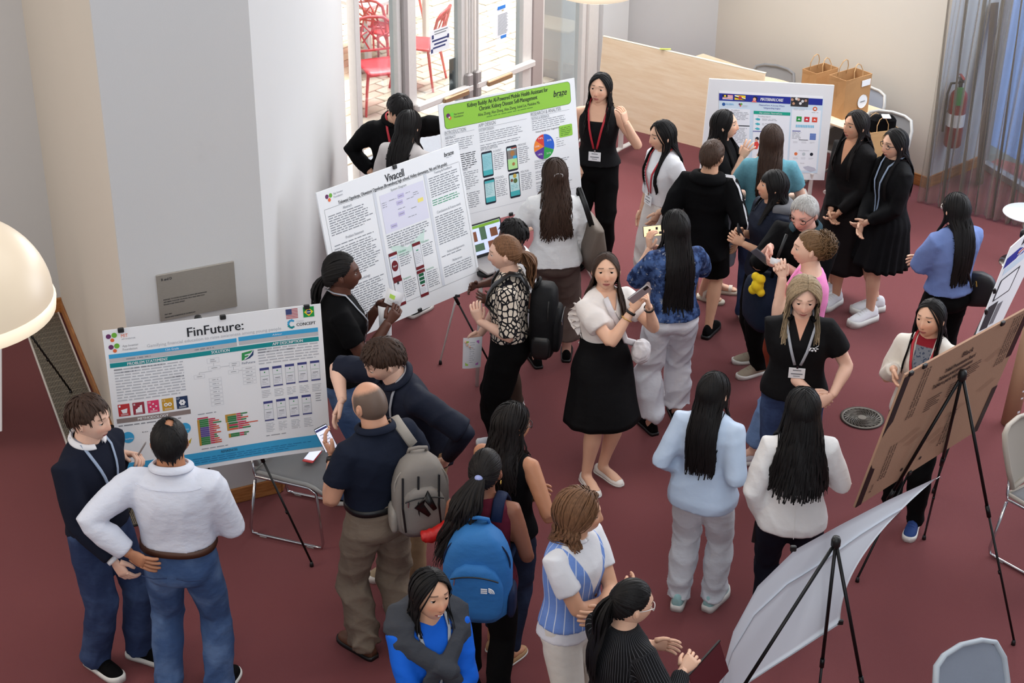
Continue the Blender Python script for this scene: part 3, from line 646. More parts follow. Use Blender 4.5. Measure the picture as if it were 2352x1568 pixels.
P3.text('heading', TXT, 'INTRODUCTION', .026, .176, .229, .030); P3.text('heading', TXT, 'APP DESIGN', .266, .391, .225, .030); P3.text('heading', TXT, 'RESEARCH & ANALYSIS', .653, .881, .223, .030); P3.text('heading', GREY, 'ABSTRACT', .026, .10, .268, .022); P3.text('heading', GREY, 'SYSTEM DESIGN', .266, .375, .264, .022); P3.text('heading', GREY, 'TESTING & FEEDBACK', .653, .79, .262, .022)
for a in ((.026, .248, .235), (.266, .248, .62), (.653, .245, .945)): P3.rect('diagram_lines', GREY, a[0], a[1], a[2], a[1]+.0018)
P3.lines('body_text', TXT, .028, .292, .24, 6, .0165, .30); P3.lines('body_text', INK, .110, .42, .24, 8, .0165, .36); P3.text('heading', TXT, 'PROBLEM STATEMENT', .03, .165, .545, .022); P3.lines('body_text', TXT, .028, .57, .24, 9, .0165, .34); P3.lines('body_text', TXT, .03, .74, .24, 8, .0165, .36)
P3.lines('body_text', TXT, .268, .290, .612, 5, .0165, .30); P3.lines('body_text', TXT, .268, .385, .57, 2, .0165, .30); P3.text('heading', TXT, 'APP DESCRIPTION', .268, .39, .418, .022)
def phone3(u, v, k):
    P3.rrect('screenshot', DK, u, v, u+.078, v+.206, .012, .0014); P3.rect('screenshot', TLp if k else flatm('screen_sky', (150, 206, 214)), u+.005, v+.016, u+.073, v+.190, .002)
    if k in (0, 2): P3.rect('screenshot', TL_, u+.005, v+.15, u+.073, v+.190, .0026); P3.lines('screenshot', flatm('screen_line', (120, 180, 190)), u+.010, v+.04, u+.068, 8, .0125, .25, .3, d=.003)
    if k == 2: P3.rect('screenshot', TL_, u+.005, v+.016, u+.073, v+.034, .003)
    if k == 1: P3.rect('screenshot', flatm('photo_taupe', (130, 124, 120)), u+.005, v+.035, u+.073, v+.105, .0026); P3.disc('screenshot', flatm('tan', (170, 120, 70)), u+.042, v+.062, .020, d=.003); P3.rect('screenshot', BL, u+.045, v+.085, u+.073, v+.108, .003); P3.rect('screenshot', flatm('screen_lime', (176, 222, 150)), u+.005, v+.108, u+.073, v+.19, .0026); P3.disc('screenshot', flatm('tan', (170, 120, 70)), u+.045, v+.15, .013, d=.003); P3.rect('screenshot', flatm('photo_red', (170, 70, 56)), u+.035, v+.016, u+.073, v+.026, .003)
    if k == 3: P3.disc('screenshot', flatm('food_gold', (196, 168, 70)), u+.044, v+.028, .016, d=.003); P3.disc('screenshot', flatm('food_green', (90, 110, 60)), u+.046, v+.068, .018, d=.003); P3.disc('screenshot', flatm('food_brown', (120, 84, 60)), u+.020, v+.06, .012, d=.003); P3.rect('screenshot', TL_, u+.005, v+.15, u+.073, v+.190, .0026); P3.lines('screenshot', TL_, u+.010, v+.10, u+.068, 4, .0125, .25, .3, d=.003)
phone3(.269, .440, 0); phone3(.452, .438, 1); phone3(.272, .660, 2); phone3(.455, .658, 3)
for u, v, tx in ((.356, .452, 'AI CHATBOT'), (.540, .447, 'MEDICINE'), (.358, .67, 'FOOD'), (.545, .668, 'MEAL PLAN')): P3.text('heading', TXT, tx, u, u+.06, v, .018); P3.lines('body_text', TXT, u, v+.024, u+.082, 9, .0155, .36)
PC = [((44, 98, 204), -22, 90), ((214, 68, 56), 90, 142), ((240, 134, 52), 142, 196), ((92, 56, 150), 196, 262), ((52, 164, 76), 262, 338)]
for k, (c, a0, a1) in enumerate(PC): P3.disc('pie_slice', flatm('pie%d' % k, c), .735, .505, .094, a0, a1-1.2, .0016)
for u, v, tx in ((.775, .46, '32%'), (.712, .43, '14%'), (.682, .49, '15%'), (.70, .56, '18%'), (.765, .565, '21%')): P3.text('pie_label', WH_, tx, u-.017, u+.017, v, .014, .003)
P3.text('heading', INK, 'Kidney Buddy User Suggestions', .68, .86, .372, .014)
for k in range(5): P3.lines('body_text', TXT, .83, .455+.018*k, .90, 1, .014, .3, .3)
P3.rrect('header_band', GRN, .856, .365, .958, .462, .010, .0016); P3.lines('body_text', flatm('header_dark', (80, 130, 50)), .866, .385, .948, 5, .0150, .3, .1, d=.003)
P3.lines('body_text', TXT, .655, .284, .93, 5, .0165, .30); P3.text('heading', TXT, 'CONCLUSION', .655, .745, .612, .020); P3.lines('body_text', TXT, .655, .635, .94, 3, .0165, .32); P3.text('heading', TXT, 'ACKNOWLEDGEMENTS', .655, .78, .70, .018); P3.lines('body_text', TXT, .655, .725, .94, 3, .0165, .32); P3.text('heading', TXT, 'REFERENCES', .655, .74, .79, .018); P3.lines('body_text', TXT, .655, .815, .94, 4, .0155, .3)
P3.rect('diagram_lines', LGREY, 0, .905, 1, .907)
P3.finish(); P3.clip(.449, True, True)
a, ft = legs_under(P3, .5, .08, .3, .5)
easel('silver legged tripod easel behind the green-headed kidney poster', a, ft, m=M_alum)
# ---------------------------------------------------------------- 4 whiteboard with the maternal care poster
WBQ = [(1.66, 13.56, 1.185), (2.74, 13.60, 1.125), (2.715, 13.47, .30), (1.615, 13.43, .335)]
wb = Board('whiteboard', 'rounded white board on low castered base in front of the birch table', 'whiteboard', WBQ, .03, M_white)
for sx in (.10, .9):
    b = wb.P(sx, 1, -.015); MB().tube([b+Vector((0, 0, .06)), (b.x, b.y+.02, .10)], .018, 10).build('post', M_alum, wb.root); MB().tube([(b.x, b.y-.28, .075), (b.x, b.y+.28, .075)], .02, 10, ref=(0, 0, 1)).build('foot', M_alum, wb.root)
    for dy in (-.26, .26): MB().sphere((b.x, b.y+dy, .03), (.016, .03, .03), 12, 8).build('caster', M_black, wb.root, True)
MB().tube([(wb.P(.1, 1).x, 13.47, .09), (wb.P(.9, 1).x, 13.5, .09)], .014, 8).build('crossbar', M_alum, wb.root)
MQ = [wb.P(.088, .135, .002), wb.P(.925, .140, .002), wb.P(.938, .925, .002), wb.P(.145, .93, .002)]
P4 = Board('research_poster', 'pale blue maternal care poster taped on the rounded whiteboard', 'poster', MQ, .001, flatm('pale_blue_paper', (206, 224, 238)))
RB = flatm('royal_blue', (36, 48, 148))
P4.rect('header_band', WH_, 0, -.03, .99, .003, .0008); P4.rect('header_band', RB, 0, .004, .685, .094); P4.rect('header_band', RB, .857, .006, .992, .090); P4.text('heading', WH_, 'MATERNALCARE', .397, .614, .050, .040, .003, bold=.001, italic=.15)
for k in range(6): P4.rect('flag', flatm('flag_red2', (208, 90, 96)) if k % 2 == 0 else WH_, .032, .017+.0098*k, .131, .017+.0098*(k+1), .002)
P4.rect('flag', flatm('flag_navy', (30, 30, 60)), .032, .017, .08, .050, .0026); P4.disc('flag', flatm('br_yellow', (246, 212, 50)), .056, .033, .009, d=.0032)
P4.rect('flag', flatm('br_yellow', (246, 212, 50)), .148, .016, .252, .075, .002); P4.poly('flag', flatm('white2', (240, 240, 240)), [(.148, .016), (.252, .052), (.252, .066), (.148, .032)], .0026); P4.poly('flag', DK, [(.148, .030), (.252, .062), (.252, .075), (.148, .046)], .003); P4.disc('flag', flatm('flag_red', (178, 60, 70)), .2, .047, .015, d=.0036)
P4.disc('icon', DK, .345, .048, .020, d=.003); P4.disc('icon', flatm('skin_print', (232, 176, 150)), .338, .056, .014, d=.0036); P4.poly('icon', flatm('dress_pink', (222, 110, 110)), [(.31, .094), (.325, .068), (.352, .072), (.362, .094)], .0034)
P4.rect('printed_panel', flatm('photo_dark', (52, 50, 54)), .688, .004, .856, .122, .002)
for k, (u, v, c) in enumerate(((.70, .035, (196, 150, 120)), (.73, .06, (40, 40, 44)), (.76, .03, (210, 170, 150)), (.80, .05, (220, 220, 224)), (.83, .04, (180, 140, 120)), (.78, .08, (230, 230, 232)), (.715, .085, (196, 150, 120)), (.835, .09, (60, 60, 66)), (.74, .022, (230, 226, 220)))): P4.disc('printed_panel', flatm('photo%d' % k, c), u, v, .012, d=.0028)
P4.disc('logo', flatm('global_blue', (40, 90, 160)), .045, .14, .014); P4.text('heading', BL, 'GLOBAL', .065, .145, .135, .022); P4.disc('logo', flatm('plum', (90, 44, 60)), .198, .13, .009); P4.disc('logo', flatm('leaf', (110, 176, 62)), .215, .128, .009); P4.disc('logo', flatm('orange', (226, 110, 66)), .207, .15, .007); P4.lines('body_text', LGREY, .225, .145, .28, 2, .014, .3)
P4.text('heading', RB, 'MaternalCare: A Society Where', .385, .63, .125, .020); P4.text('heading', RB, 'Safeguarding begins', .43, .59, .160, .020)
for a in ((.02, .19, .30, .97), (.335, .25, .688, .97), (.705, .16, .985, .97)): P4.rect('printed_panel', flatm('panel_white', (234, 238, 244)), a[0], a[1], a[2], a[3], .0008)
P4.rect('header_band', flatm('band_green', (26, 162, 136)), .336, .205, .690, .245, .002); P4.text('heading', WH_, 'Our solution: MaternalCare', .39, .61, .226, .020, .003)
P4.text('heading', TXT, 'Providing support', .38, .50, .272, .016)
for k in range(3): P4.poly('icon', flatm('arrow_teal', (70, 178, 192)), [(.35, .31+.062*k), (.375, .295+.062*k), (.40, .305+.062*k), (.40, .325+.062*k), (.375, .328+.062*k)]); P4.lines('body_text', TXT, .42, .305+.062*k, .62, 2, .016, .3, .5)
P4.rect('header_band', RB, .335, .465, .42, .474, .002); P4.rect('header_band', INK, .19, .40, .30, .412, .002)
P4.text('heading', TXT, 'Problem', .12, .20, .21, .016); P4.lines('body_text', GREY, .03, .235, .295, 6, .018, .32); P4.lines('body_text', GREY, .03, .44, .29, 12, .018, .32); P4.lines('body_text', GREY, .03, .70, .29, 10, .018, .32)
P4.disc('icon', DK, .378, .565, .016, d=.003); P4.disc('icon', flatm('skin_print', (232, 176, 150)), .372, .585, .011, d=.0034); P4.poly('icon', flatm('dress_red', (224, 74, 66)), [(.35, .70), (.355, .61), (.385, .60), (.40, .64), (.385, .70)], .003); P4.rect('printed_panel', flatm('leaf_green', (60, 170, 110)), .37, .80, .42, .85, .002); P4.rect('printed_panel', DK, .345, .90, .43, .96, .002)
P4.disc('logo', flatm('logo_rust', (214, 110, 70)), .925, .142, .020); P4.disc('logo', WH_, .925, .142, .009, d=.0022); P4.lines('body_text', GREY, .895, .19, .96, 1, .014, .35, 0); P4.lines('body_text', LGREY, .72, .15, .86, 2, .016, .3)
for k, c in enumerate(((38, 150, 70), (206, 48, 62), (222, 78, 56))): P4.rect('goal_tile', flatm('goal_m%d' % k, c), .752+.076*k, .252, .803+.076*k, .318, .002); P4.poly('icon', WH_, [(.762+.076*k, .295), (.777+.076*k, .272), (.792+.076*k, .295)], .003)
for k in range(11): P4.rect('icon', flatm('cyan_print', (120, 194, 226)), .752+.0165*k, .360, .763+.0165*k, .395, .002)
P4.rect('header_band', RB, .72, .440, .80, .449, .002); P4.lines('body_text', GREY, .72, .462, .81, 6, .016, .3); P4.rect('header_band', INK, .79, .555, .88, .562, .002)
for k in range(6): P4.rect('printed_panel', flatm('bar_blue', (64, 110, 190)), .895, .470+.0145*k, .955, .481+.0145*k, .002)
for k in range(3): P4.lines('body_text', LGREY, .735+.082*k, .585, .785+.082*k, 2, .014, .3, .1); P4.disc('icon', (flatm('ic_or', (226, 120, 70)), flatm('ic_gr', (190, 200, 204)), DK)[k], .770+.078*k, .748, .015); P4.lines('body_text', LGREY, .745+.078*k, .80, .795+.078*k, 2, .013, .3, .1)
P4.text('heading', TXT, 'Future Directions', .80, .90, .70, .014); P4.text('heading', TXT, 'Quote', .82, .86, .87, .014); P4.poly('icon', flatm('cloud_grey', (190, 192, 206)), [(.85, .92), (.90, .905), (.97, .93), (.985, .96), (.93, .985), (.87, .95)])
P4.finish()
# ---------------------------------------------------------------- 5 brown cardboard backed poster (seen from behind)
CQ = [(2.89, 8.23, 1.78), (2.01, 7.38, 1.81), (1.87, 7.50, .91), (2.74, 8.35, .89)]     # printed side faces away from the camera
q = [Vector(p) for p in CQ]
M_card = mat('brown_cardboard', (176, 138, 112), .85, var=.06, vscale=8, bump=.12, bscale=140)
P5 = Board('poster_board', 'brown printed cardboard poster board on a black easel, seen from behind', 'poster board', [q[1], q[0], q[3], q[2]], .012, M_card)   # u, v as seen from behind
CI = flatm('card_ink', (58, 46, 44))
P5.rect('corner_strip', M_black, .0, .02, .045, .36, .003); P5.rect('corner_strip', M_black, .0, .72, .045, 1.0, .003); P5.rect('corner_strip', M_black, .955, 0, 1, .38, .003); P5.rect('corner_strip', M_black, .955, .62, 1, 1.0, .003)
P5.poly('corner_strip', M_black, [(.0, .36), (.045, .36), (.02, .40), (.0, .46)], .003); P5.poly('corner_strip', M_black, [(0, .66), (.018, .70), (.045, .72), (0, .72)], .003)
P5.text('heading', CI, 'Black', .47, .56, .10, .040, .004, bold=.001)
for k, tx in enumerate(('Trifold Presentation Board', 'Tableau pour presentations', 'Tablero para exposiciones')): P5.text('heading', CI, tx, .36-.03*k, .60+.0*k, .165+.045*k, .032, .004, bold=.0012)
for u, v in ((.30, .35), (.47, .33), (.58, .25)): P5.lines('body_text', CI, u, v, u+.12, 6, .018, .25, .3, words=False, d=.004)
for u, n in ((.16, 3), (.86, 4)):
    for k in range(n): P5.text('body_text', CI, 'Three sided presentation board', u+.022*k, u+.022*k+.28, .42 if u < .5 else .40, .018, .004, rot=pi/2, bold=.0007)
for k in range(3): P5.text('body_text', CI, 'Keep away from heat sources', .12+.022*k, .32+.022*k, .86, .017, .004, rot=pi/2, bold=.0007); P5.text('body_text', CI, 'Project display board', .60+.024*k, .80+.024*k, .88, .017, .004, rot=pi/2, bold=.0007)
P5.text('heading', CI, 'TOP', .93, .985, .17, .022, .004, rot=pi/2); P5.text('heading', CI, 'Post', .085, .13, .93, .024, .004, rot=pi/2)
for u, v in ((.18, .60), (.24, .66), (.55, .62), (.44, .75), (.5, .8), (.72, .28), (.78, .55)):
    for k in range(3): P5.poly('diagram_lines', mat('print_card_faint', (150, 112, 90), .8, var=0), [(u+.02*k, v+.012*k), (u+.12+.02*k, v-.045+.012*k), (u+.12+.02*k, v-.0425+.012*k), (u+.02*k, v+.0025+.012*k)], .004)
for u in (.32, .47): P5.disc('icon', CI, u, .90, .012, d=.004)
P5.finish()
for u, b in ((.14, False), (.75, False), (.04, False)): P5.clip(u+.0, b, u < .5)
P5.clip(.42, True, True)
ap5 = P5.P(.46, .21, .05); f1_, f2_ = atz(2122, 1238), atz(2327, 1480); f3_ = atz(1890, 1400)
easel('black tripod easel holding up the brown cardboard board', ap5, [f1_, f2_, f3_], .5)
# ---------------------------------------------------------------- 6 curved white foam board (seen from behind)
cp0 = aty(1900, 1330, 6.7); cN = Vector((sin(radians(38)), -cos(radians(38)), 0))
def con(px, py, off=0.0):
    p = atplane(px, py, cp0, cN); r = ray(px, py); return p-r*off
TOPC = [(2153, 1096), (2040, 1148), (1930, 1205), (1826, 1262), (1740, 1346), (1684, 1450), (1650, 1575), (1630, 1690)]
BOTC = [(1930, 1432), (1880, 1464), (1825, 1500), (1770, 1535), (1720, 1568), (1680, 1606), (1652, 1650), (1634, 1700)]
def cgrid(s, t):
    k = min(6.999, s*7); i = int(k); f = k-i; a = np.array(TOPC[i])*(1-f)+np.array(TOPC[i+1])*f; b = np.array(BOTC[i])*(1-f)+np.array(BOTC[i+1])*f
    p = a*(1-t)+b*t; p = p+np.array((-58*4*t*(1-t)*max(0, 1-s*3.2), 10*4*t*(1-t)*max(0, 1-s*3.2))); return p
def csheet(name, t0f, t1, off, th, m, parent):
    nu, nv = 42, 14; vs = []; fs = []
    for dd in (0, th):
        for i in range(nu+1):
            for j in range(nv+1):
                s_ = i/nu; t0 = t0f(s_) if callable(t0f) else t0f; t = t0+(t1-t0)*j/nv; p = cgrid(s_, t); vs.append(con(p[0], p[1], off-dd-.60*s_**1.3))
    n0 = (nu+1)*(nv+1); ix = lambda i, j: i*(nv+1)+j
    for i in range(nu):
        for j in range(nv): fs.append((ix(i, j), ix(i, j+1), ix(i+1, j+1), ix(i+1, j))); fs.append(tuple(n0+k for k in reversed(fs[-1])))
    ed = [ix(i, 0) for i in range(nu)]+[ix(nu, j) for j in range(nv)]+[ix(i, nv) for i in range(nu, 0, -1)]+[ix(0, j) for j in range(nv, 0, -1)]
    for k in range(len(ed)): a, b = ed[k], ed[(k+1) % len(ed)]; fs.append((a, a+n0, b+n0, b))
    mb = MB(); mb.add(vs, fs); return mb.build(name, m, parent, True)
P6 = thing('poster_board', 'large white poster sheet bowing over a foam board on an easel, seen from behind', 'poster board', tuple(con(1800, 1560)))
M_foam = mat('white_foam_board', (228, 232, 240), .5, var=.015)
csheet('poster_sheet', 0.0, 1.0, 0.0, .003, M_foam, P6); csheet('foam_board', lambda s_: .20+.10*sin(pi*min(1, s_*.9))+.12*max(0, s_-.55), .985, .014, .010, M_foam, P6)
for px, py in ((1822, 1259), (1930, 1428)):
    p = con(px, py, .012); MB().box(tuple(p), (.03, .02, .03), bev=.004).build('binder_clip', M_black, P6)
cl = MB(); p = con(2150, 1100, .01); cl.tube([p, p+Vector((.02, .01, .01)), p+Vector((.03, .012, -.005))], .002, 5); cl.build('clip_wire', M_chrome, P6)
ap6 = con(1920, 1244, .075)
easel('black tripod easel carrying the bowed white sheet near the bottom edge', ap6, [atz(1500, 1900), atz(1868, 1700), atz(2018, 1775)], .6)
# ---------------------------------------------------------------- 7 poster seen almost edge-on at the right, 8 one cut off at the left
eN = Vector((sin(radians(55)), -cos(radians(55)), 0)); ep = aty(2300, 640, 9.6)
EQ = [atplane(x, y, ep, eN) for x, y in ((2322, 568), (2432, 470), (2300, 742), (2243, 768))]
P7 = Board('research_poster', 'white poster with a flag band and phone print seen almost edge-on at the right', 'poster', EQ, .006)
P7.rect('header_band', RB, .02, .14, .98, .26); 
for a in (((.30, .14), (.36, .14), (.74, .26), (.68, .26)), ((.68, .14), (.74, .14), (.36, .26), (.30, .26))): P7.poly('flag', WH_, a, .002)
P7.rect('flag', WH_, .30, .18, .74, .22, .0024); P7.rect('flag', WH_, .48, .14, .56, .26, .0024); P7.rect('flag', flatm('flag_red', (178, 60, 70)), .30, .19, .74, .21, .003); P7.rect('flag', flatm('flag_red', (178, 60, 70)), .50, .14, .54, .26, .003)
for k in range(3): P7.rect('heading', INK, .30+.12*k, .02, .36+.12*k, .12)
P7.rect('printed_panel', flatm('pale_blue_paper', (206, 224, 238)), .08, .28, .6, .36); P7.rrect('screenshot', INK, .10, .42, .62, .66, .02); P7.rrect('screenshot', WH_, .14, .435, .58, .645, .015, .002)
P7.rect('printed_panel', INK, .05, .70, .35, .97); P7.rect('printed_panel', flatm('grey_photo', (120, 120, 126)), .38, .74, .55, .95)
P7.finish()
for v in (.5, .74): p = P7.P(0, v, .004); MB().box(tuple(p), (.02, .02, .035), bev=.004).build('binder_clip', M_black, P7.root)
a, ft = legs_under(P7, .5, .1, .3, .35); easel('black tripod easel behind the poster seen edge-on', a, ft)
LQ = [Vector(p) for p in ((-3.95, 9.62, 1.45), (-3.02, 9.05, 1.45), (-3.0, 9.0, .58), (-3.9, 9.55, .58))]
LQ = [atplane(x, y, Vector((-3.2, 9.2, 1)), Vector((-.3, -.95, 0))) for x, y in ((-360, 830), (3, 770), (4, 990), (-360, 1060))]
P8 = Board('poster_board', 'white poster board cut off by the left edge, under the lamp', 'poster board', LQ, .006); P8.finish()
easel('black tripod easel at the left edge below the lamp, its leg reaching the grille', (-3.55, 9.7, 1.45), [tuple(atz(163, 905)), (-4.2, 9.6, 0), (-3.6, 9.05, 0)])
# ================================================================== PEOPLE: figure builder
PROF = {  # z, half width, front depth, back depth (fractions of standing height)
 'f': [(.46,.088,.058,.064),(.50,.099,.064,.074),(.55,.094,.062,.064),(.60,.080,.058,.052),(.64,.076,.056,.050),(.70,.084,.068,.056),(.74,.088,.070,.056),(.775,.090,.055,.054),(.805,.078,.042,.047),(.825,.056,.036,.041),(.845,.037,.032,.036)],
 'm': [(.46,.086,.060,.066),(.50,.093,.064,.070),(.55,.092,.066,.062),(.60,.088,.066,.056),(.64,.089,.066,.056),(.70,.099,.069,.062),(.74,.104,.069,.064),(.775,.104,.060,.060),(.805,.090,.046,.051),(.825,.064,.038,.043),(.845,.042,.034,.038)]}
def sstep(x, a, b):
    t = np.clip((np.asarray(x, float)-a)/(b-a), 0, 1); return t*t*(3-2*t)
def remesh(mb, voxel, smooth=6, sf=.5):
    me = bpy.data.meshes.new('tmp'); me.from_pydata([tuple(v) for v in mb.v], [], mb.f)
    o = bpy.data.objects.new('tmp', me); COL.objects.link(o)
    m = o.modifiers.new('r', 'REMESH'); m.mode = 'VOXEL'; m.voxel_size = voxel; m.use_smooth_shade = True
    if smooth: s = o.modifiers.new('s', 'SMOOTH'); s.factor = sf; s.iterations = smooth
    bpy.context.view_layer.update()
    dg = bpy.context.evaluated_depsgraph_get(); ev = o.evaluated_get(dg); res = ev.to_mesh()
    n = len(res.vertices); co = np.empty(n*3, 'f'); res.vertices.foreach_get('co', co)
    no = np.empty(n*3, 'f'); res.vertices.foreach_get('normal', no)
    lt = np.empty(len(res.polygons), 'i'); res.polygons.foreach_get('loop_total', lt)
    li = np.empty(len(res.loops), 'i'); res.loops.foreach_get('vertex_index', li)
    ev.to_mesh_clear(); bpy.data.objects.remove(o); bpy.data.meshes.remove(me)
    st = np.concatenate(([0], np.cumsum(lt)[:-1])); faces = [li[a:a+k].tolist() for a, k in zip(st.tolist(), lt.tolist())]
    return co.reshape(-1, 3).astype(float), no.reshape(-1, 3).astype(float), faces
def np_mesh(name, co, faces, mats, parent, attrs={}, mi=None, smooth=True):
    me = bpy.data.meshes.new(name); me.from_pydata(co.tolist() if hasattr(co, 'tolist') else co, [], faces)
    for m in (mats if isinstance(mats, (list, tuple)) else [mats]): me.materials.append(m)
    if mi is not None: me.polygons.foreach_set('material_index', mi)
    if smooth: me.polygons.foreach_set('use_smooth', [True]*len(me.polygons))
    for k, a in attrs.items():
        a = np.asarray(a, 'f')
        if a.ndim == 2: at = me.attributes.new(k, 'FLOAT_VECTOR', 'POINT'); at.data.foreach_set('vector', a.ravel())
        else: at = me.attributes.new(k, 'FLOAT', 'POINT'); at.data.foreach_set('value', a)
    me.update(); o = bpy.data.objects.new(name, me); COL.objects.link(o)
    if parent is not None: o.parent = parent; o.matrix_parent_inverse = PMI(parent)
    return o
_rs = np.random.RandomState(11)
def wrinkle(co, amp, k=22.0, seed=0, stretch=(1, 1, 1)):
    """cloth folds: warped waves with soft creases"""
    r = np.random.RandomState(seed); out = np.zeros(len(co)); q = co*np.array(stretch)
    w1 = np.sin(q @ (r.randn(3)*k*.30)+r.rand()*6); w2 = np.sin(q @ (r.randn(3)*k*.22)+r.rand()*6)
    for i in range(6):
        kv = r.randn(3)*np.array([1, 1, .8]); kv = kv/np.linalg.norm(kv)*k*(.55+1.0*r.rand())
        a = np.sin(q @ kv + w1*1.7 + w2*1.3 + r.rand()*6.28); out += (1-np.abs(a))**1.5*1.5-.5 if i % 2 else a*.7
    return amp*out/1.8
# ---- head surface -------------------------------------------------
def head_surface(nlat=40, nlon=60):
    th = np.linspace(-pi, pi, nlon, endpoint=False); th = th - .38*np.sin(th)
    ph = np.linspace(-pi/2+.03, pi/2-.03, nlat)
    T, F = np.meshgrid(th, ph); df, dl, du = np.cos(F)*np.cos(T), np.cos(F)*np.sin(T), np.sin(F)
    f = np.where(df > 0, df*.097, df*.102); l = dl*.077; u = du*.113
    low = np.clip(-u/.113, 0, 1)
    l = l*(1-.30*low**1.6); back = (df < 0)
    f = np.where(back, f*(1-.55*sstep(low, .25, 1.0)), f+.010*sstep(low, .2, .9)*df)
    l = l*(1+.05*sstep(u, .0, .06)*(df < .3))
    fr = sstep(df, .15, .6)
    g = lambda cl, cu, sl, su: np.exp(-((l-cl)/sl)**2-((u-cu)/su)**2)
    f = f - .006*fr*sstep(np.abs(l), .02, .06)*0
    nose = np.exp(-(l/.0105)**2)*np.where(u > -.036, np.exp(-((u+.036)/.040)**2), np.exp(-((u+.036)/.010)**2))
    f += fr*(.0185*nose + .008*np.exp(-((np.abs(l)-.012)/.008)**2-((u+.034)/.009)**2)*.6)
    f += fr*(.005*g(0, .034, .06, .012)) - fr*(.0070*(g(.032, .010, .019, .013)+g(-.032, .010, .019, .013)))
    f += fr*(.0045*(g(.042, -.026, .022, .02)+g(-.042, -.026, .022, .02)))
    f += fr*(.0075*g(0, -.060, .022, .006)+.0070*g(0, -.073, .018, .006)-.004*g(0, -.0665, .026, .0022)-.004*g(0, -.084, .02, .006)+.009*g(0, -.100, .02, .014))
    co = np.stack([f, l, u], -1).reshape(-1, 3); faces = []
    for i in range(nlat-1):
        for j in range(nlon): a, b = i*nlon+j, i*nlon+(j+1) % nlon; faces.append((a, b, b+nlon, a+nlon))
    faces.append(tuple(reversed(range(nlon)))); faces.append(tuple(range((nlat-1)*nlon, nlat*nlon)))
    d = np.stack([df, dl, du], -1).reshape(-1, 3)
    return co, faces, d
HEADC, HEADF, HEADD = head_surface()
def ear_mesh(side):
    mb = MB(); M = Matrix.Translation((-.008, side*.078, -.004)) @ Matrix.Rotation(radians(-12), 4, 'Y') @ Matrix.Rotation(radians(side*22), 4, 'Z')
    mb.sphere((0, 0, 0), (.019, .007, .032), 10, 8, M=M); mb.sphere((.004, side*.006, -.004), (.010, .005, .018), 8, 6, M=M); return mb
# ---- materials ----------------------------------------------------
def skin_mat(name, rgb, lip=(196, 118, 112), brow=(40, 30, 26), rough=.5, scalp=None, scalpmask=None, beard=None):
    if name in MATS: return MATS[name]
    def bld(t, col, b):
        x, y, z, v = t.attr('hp'); ay = t.m('ABSOLUTE', y); s = t.sm
        front = s(x, .055, .075); zl = t.m('SUBTRACT', z, t.m('MULTIPLY', t.m('MULTIPLY', y, y), 5.0))
        # cheeks and nose a little redder
        bl = t.m('MULTIPLY', front, t.m('MULTIPLY', s(t.m('ABSOLUTE', t.m('ADD', z, .03)), .035, .0), .35))
        c = t.mix(bl, col, (*lin((min(255, rgb[0]+6), int(rgb[1]*.84), int(rgb[2]*.80))), 1))
        # lips
        e1 = t.m('ADD', t.m('POWER', t.m('DIVIDE', y, .024), 2.0), t.m('POWER', t.m('DIVIDE', t.m('ADD', zl, .0668), .0088), 2.0))
        c = t.mix(t.m('MULTIPLY', front, s(e1, 1.15, .7)), c, (*lin(lip), 1))
        c = t.mix(t.m('MULTIPLY', t.m('MULTIPLY', front, s(t.m('ABSOLUTE', t.m('ADD', zl, .0665)), .0020, .0006)), s(ay, .025, .020)), c, (*lin((90, 40, 38)), 1))
        # brows
        bz = t.m('SUBTRACT', t.m('SUBTRACT', z, .0345), t.m('MULTIPLY', t.m('SUBTRACT', ay, .030), -.10))
        bm = t.m('MULTIPLY', s(t.m('ABSOLUTE', bz), .0048, .0022), t.m('MULTIPLY', s(ay, .012, .018), s(ay, .054, .046)))
        c = t.mix(t.m('MULTIPLY', t.m('MULTIPLY', front, bm), .72), c, (*lin(brow), 1))
        # lash line
        lz = t.m('ADD', t.m('SUBTRACT', z, .0165), t.m('MULTIPLY', t.m('POWER', t.m('DIVIDE', t.m('SUBTRACT', ay, .032), .018), 2.0), .006))
        lm = t.m('MULTIPLY', s(t.m('ABSOLUTE', lz), .0042, .0018), s(t.m('ABSOLUTE', t.m('SUBTRACT', ay, .032)), .019, .015))
        c = t.mix(t.m('MULTIPLY', s(x, .045, .06), t.m('MULTIPLY', lm, .0)), c, (*lin((34, 24, 22)), 1))
        # nostrils
        nm = t.m('MULTIPLY', s(t.m('ABSOLUTE', t.m('ADD', z, .0445)), .0035, .0015), s(t.m('ABSOLUTE', t.m('SUBTRACT', ay, .008)), .005, .002))
        c = t.mix(t.m('MULTIPLY', front, t.m('MULTIPLY', nm, .7)), c, (*lin((70, 36, 32)), 1))
        if scalp:
            n = t.noise(90.0, 4.0, v); zz = t.m('ADD', z, t.m('MULTIPLY', t.m('SUBTRACT', n, .5), .012))
            side = s(t.m('ADD', zz, t.m('MULTIPLY', x, scalpmask[2])), scalpmask[0], scalpmask[1])
            c = t.mix(t.m('MULTIPLY', t.m('MULTIPLY', side, s(t.m('ADD', z, t.m('MULTIPLY', x, -.55)), -.055, -.035)), t.m('MULTIPLY', s(x, .055, .03), .9)), c, (*lin(scalp), 1))
        return c
    return mat(name, rgb, rough, var=.05, vscale=14, spec=.35, build=bld)
def cloth(name, rgb, rough=.85, bump=.22, bscale=9, var=.05, sheen=0.0, build=None, spec=.15, aniso=(1, 1, 1.5), vscale=5, bdist=None):
    bdist = bdist or min(.03, .27/bscale)
    return mat(name, rgb, rough, var=var, vscale=vscale, bump=bump, bscale=bscale, sheen=sheen, build=build, spec=spec, aniso=aniso, bdist=bdist)
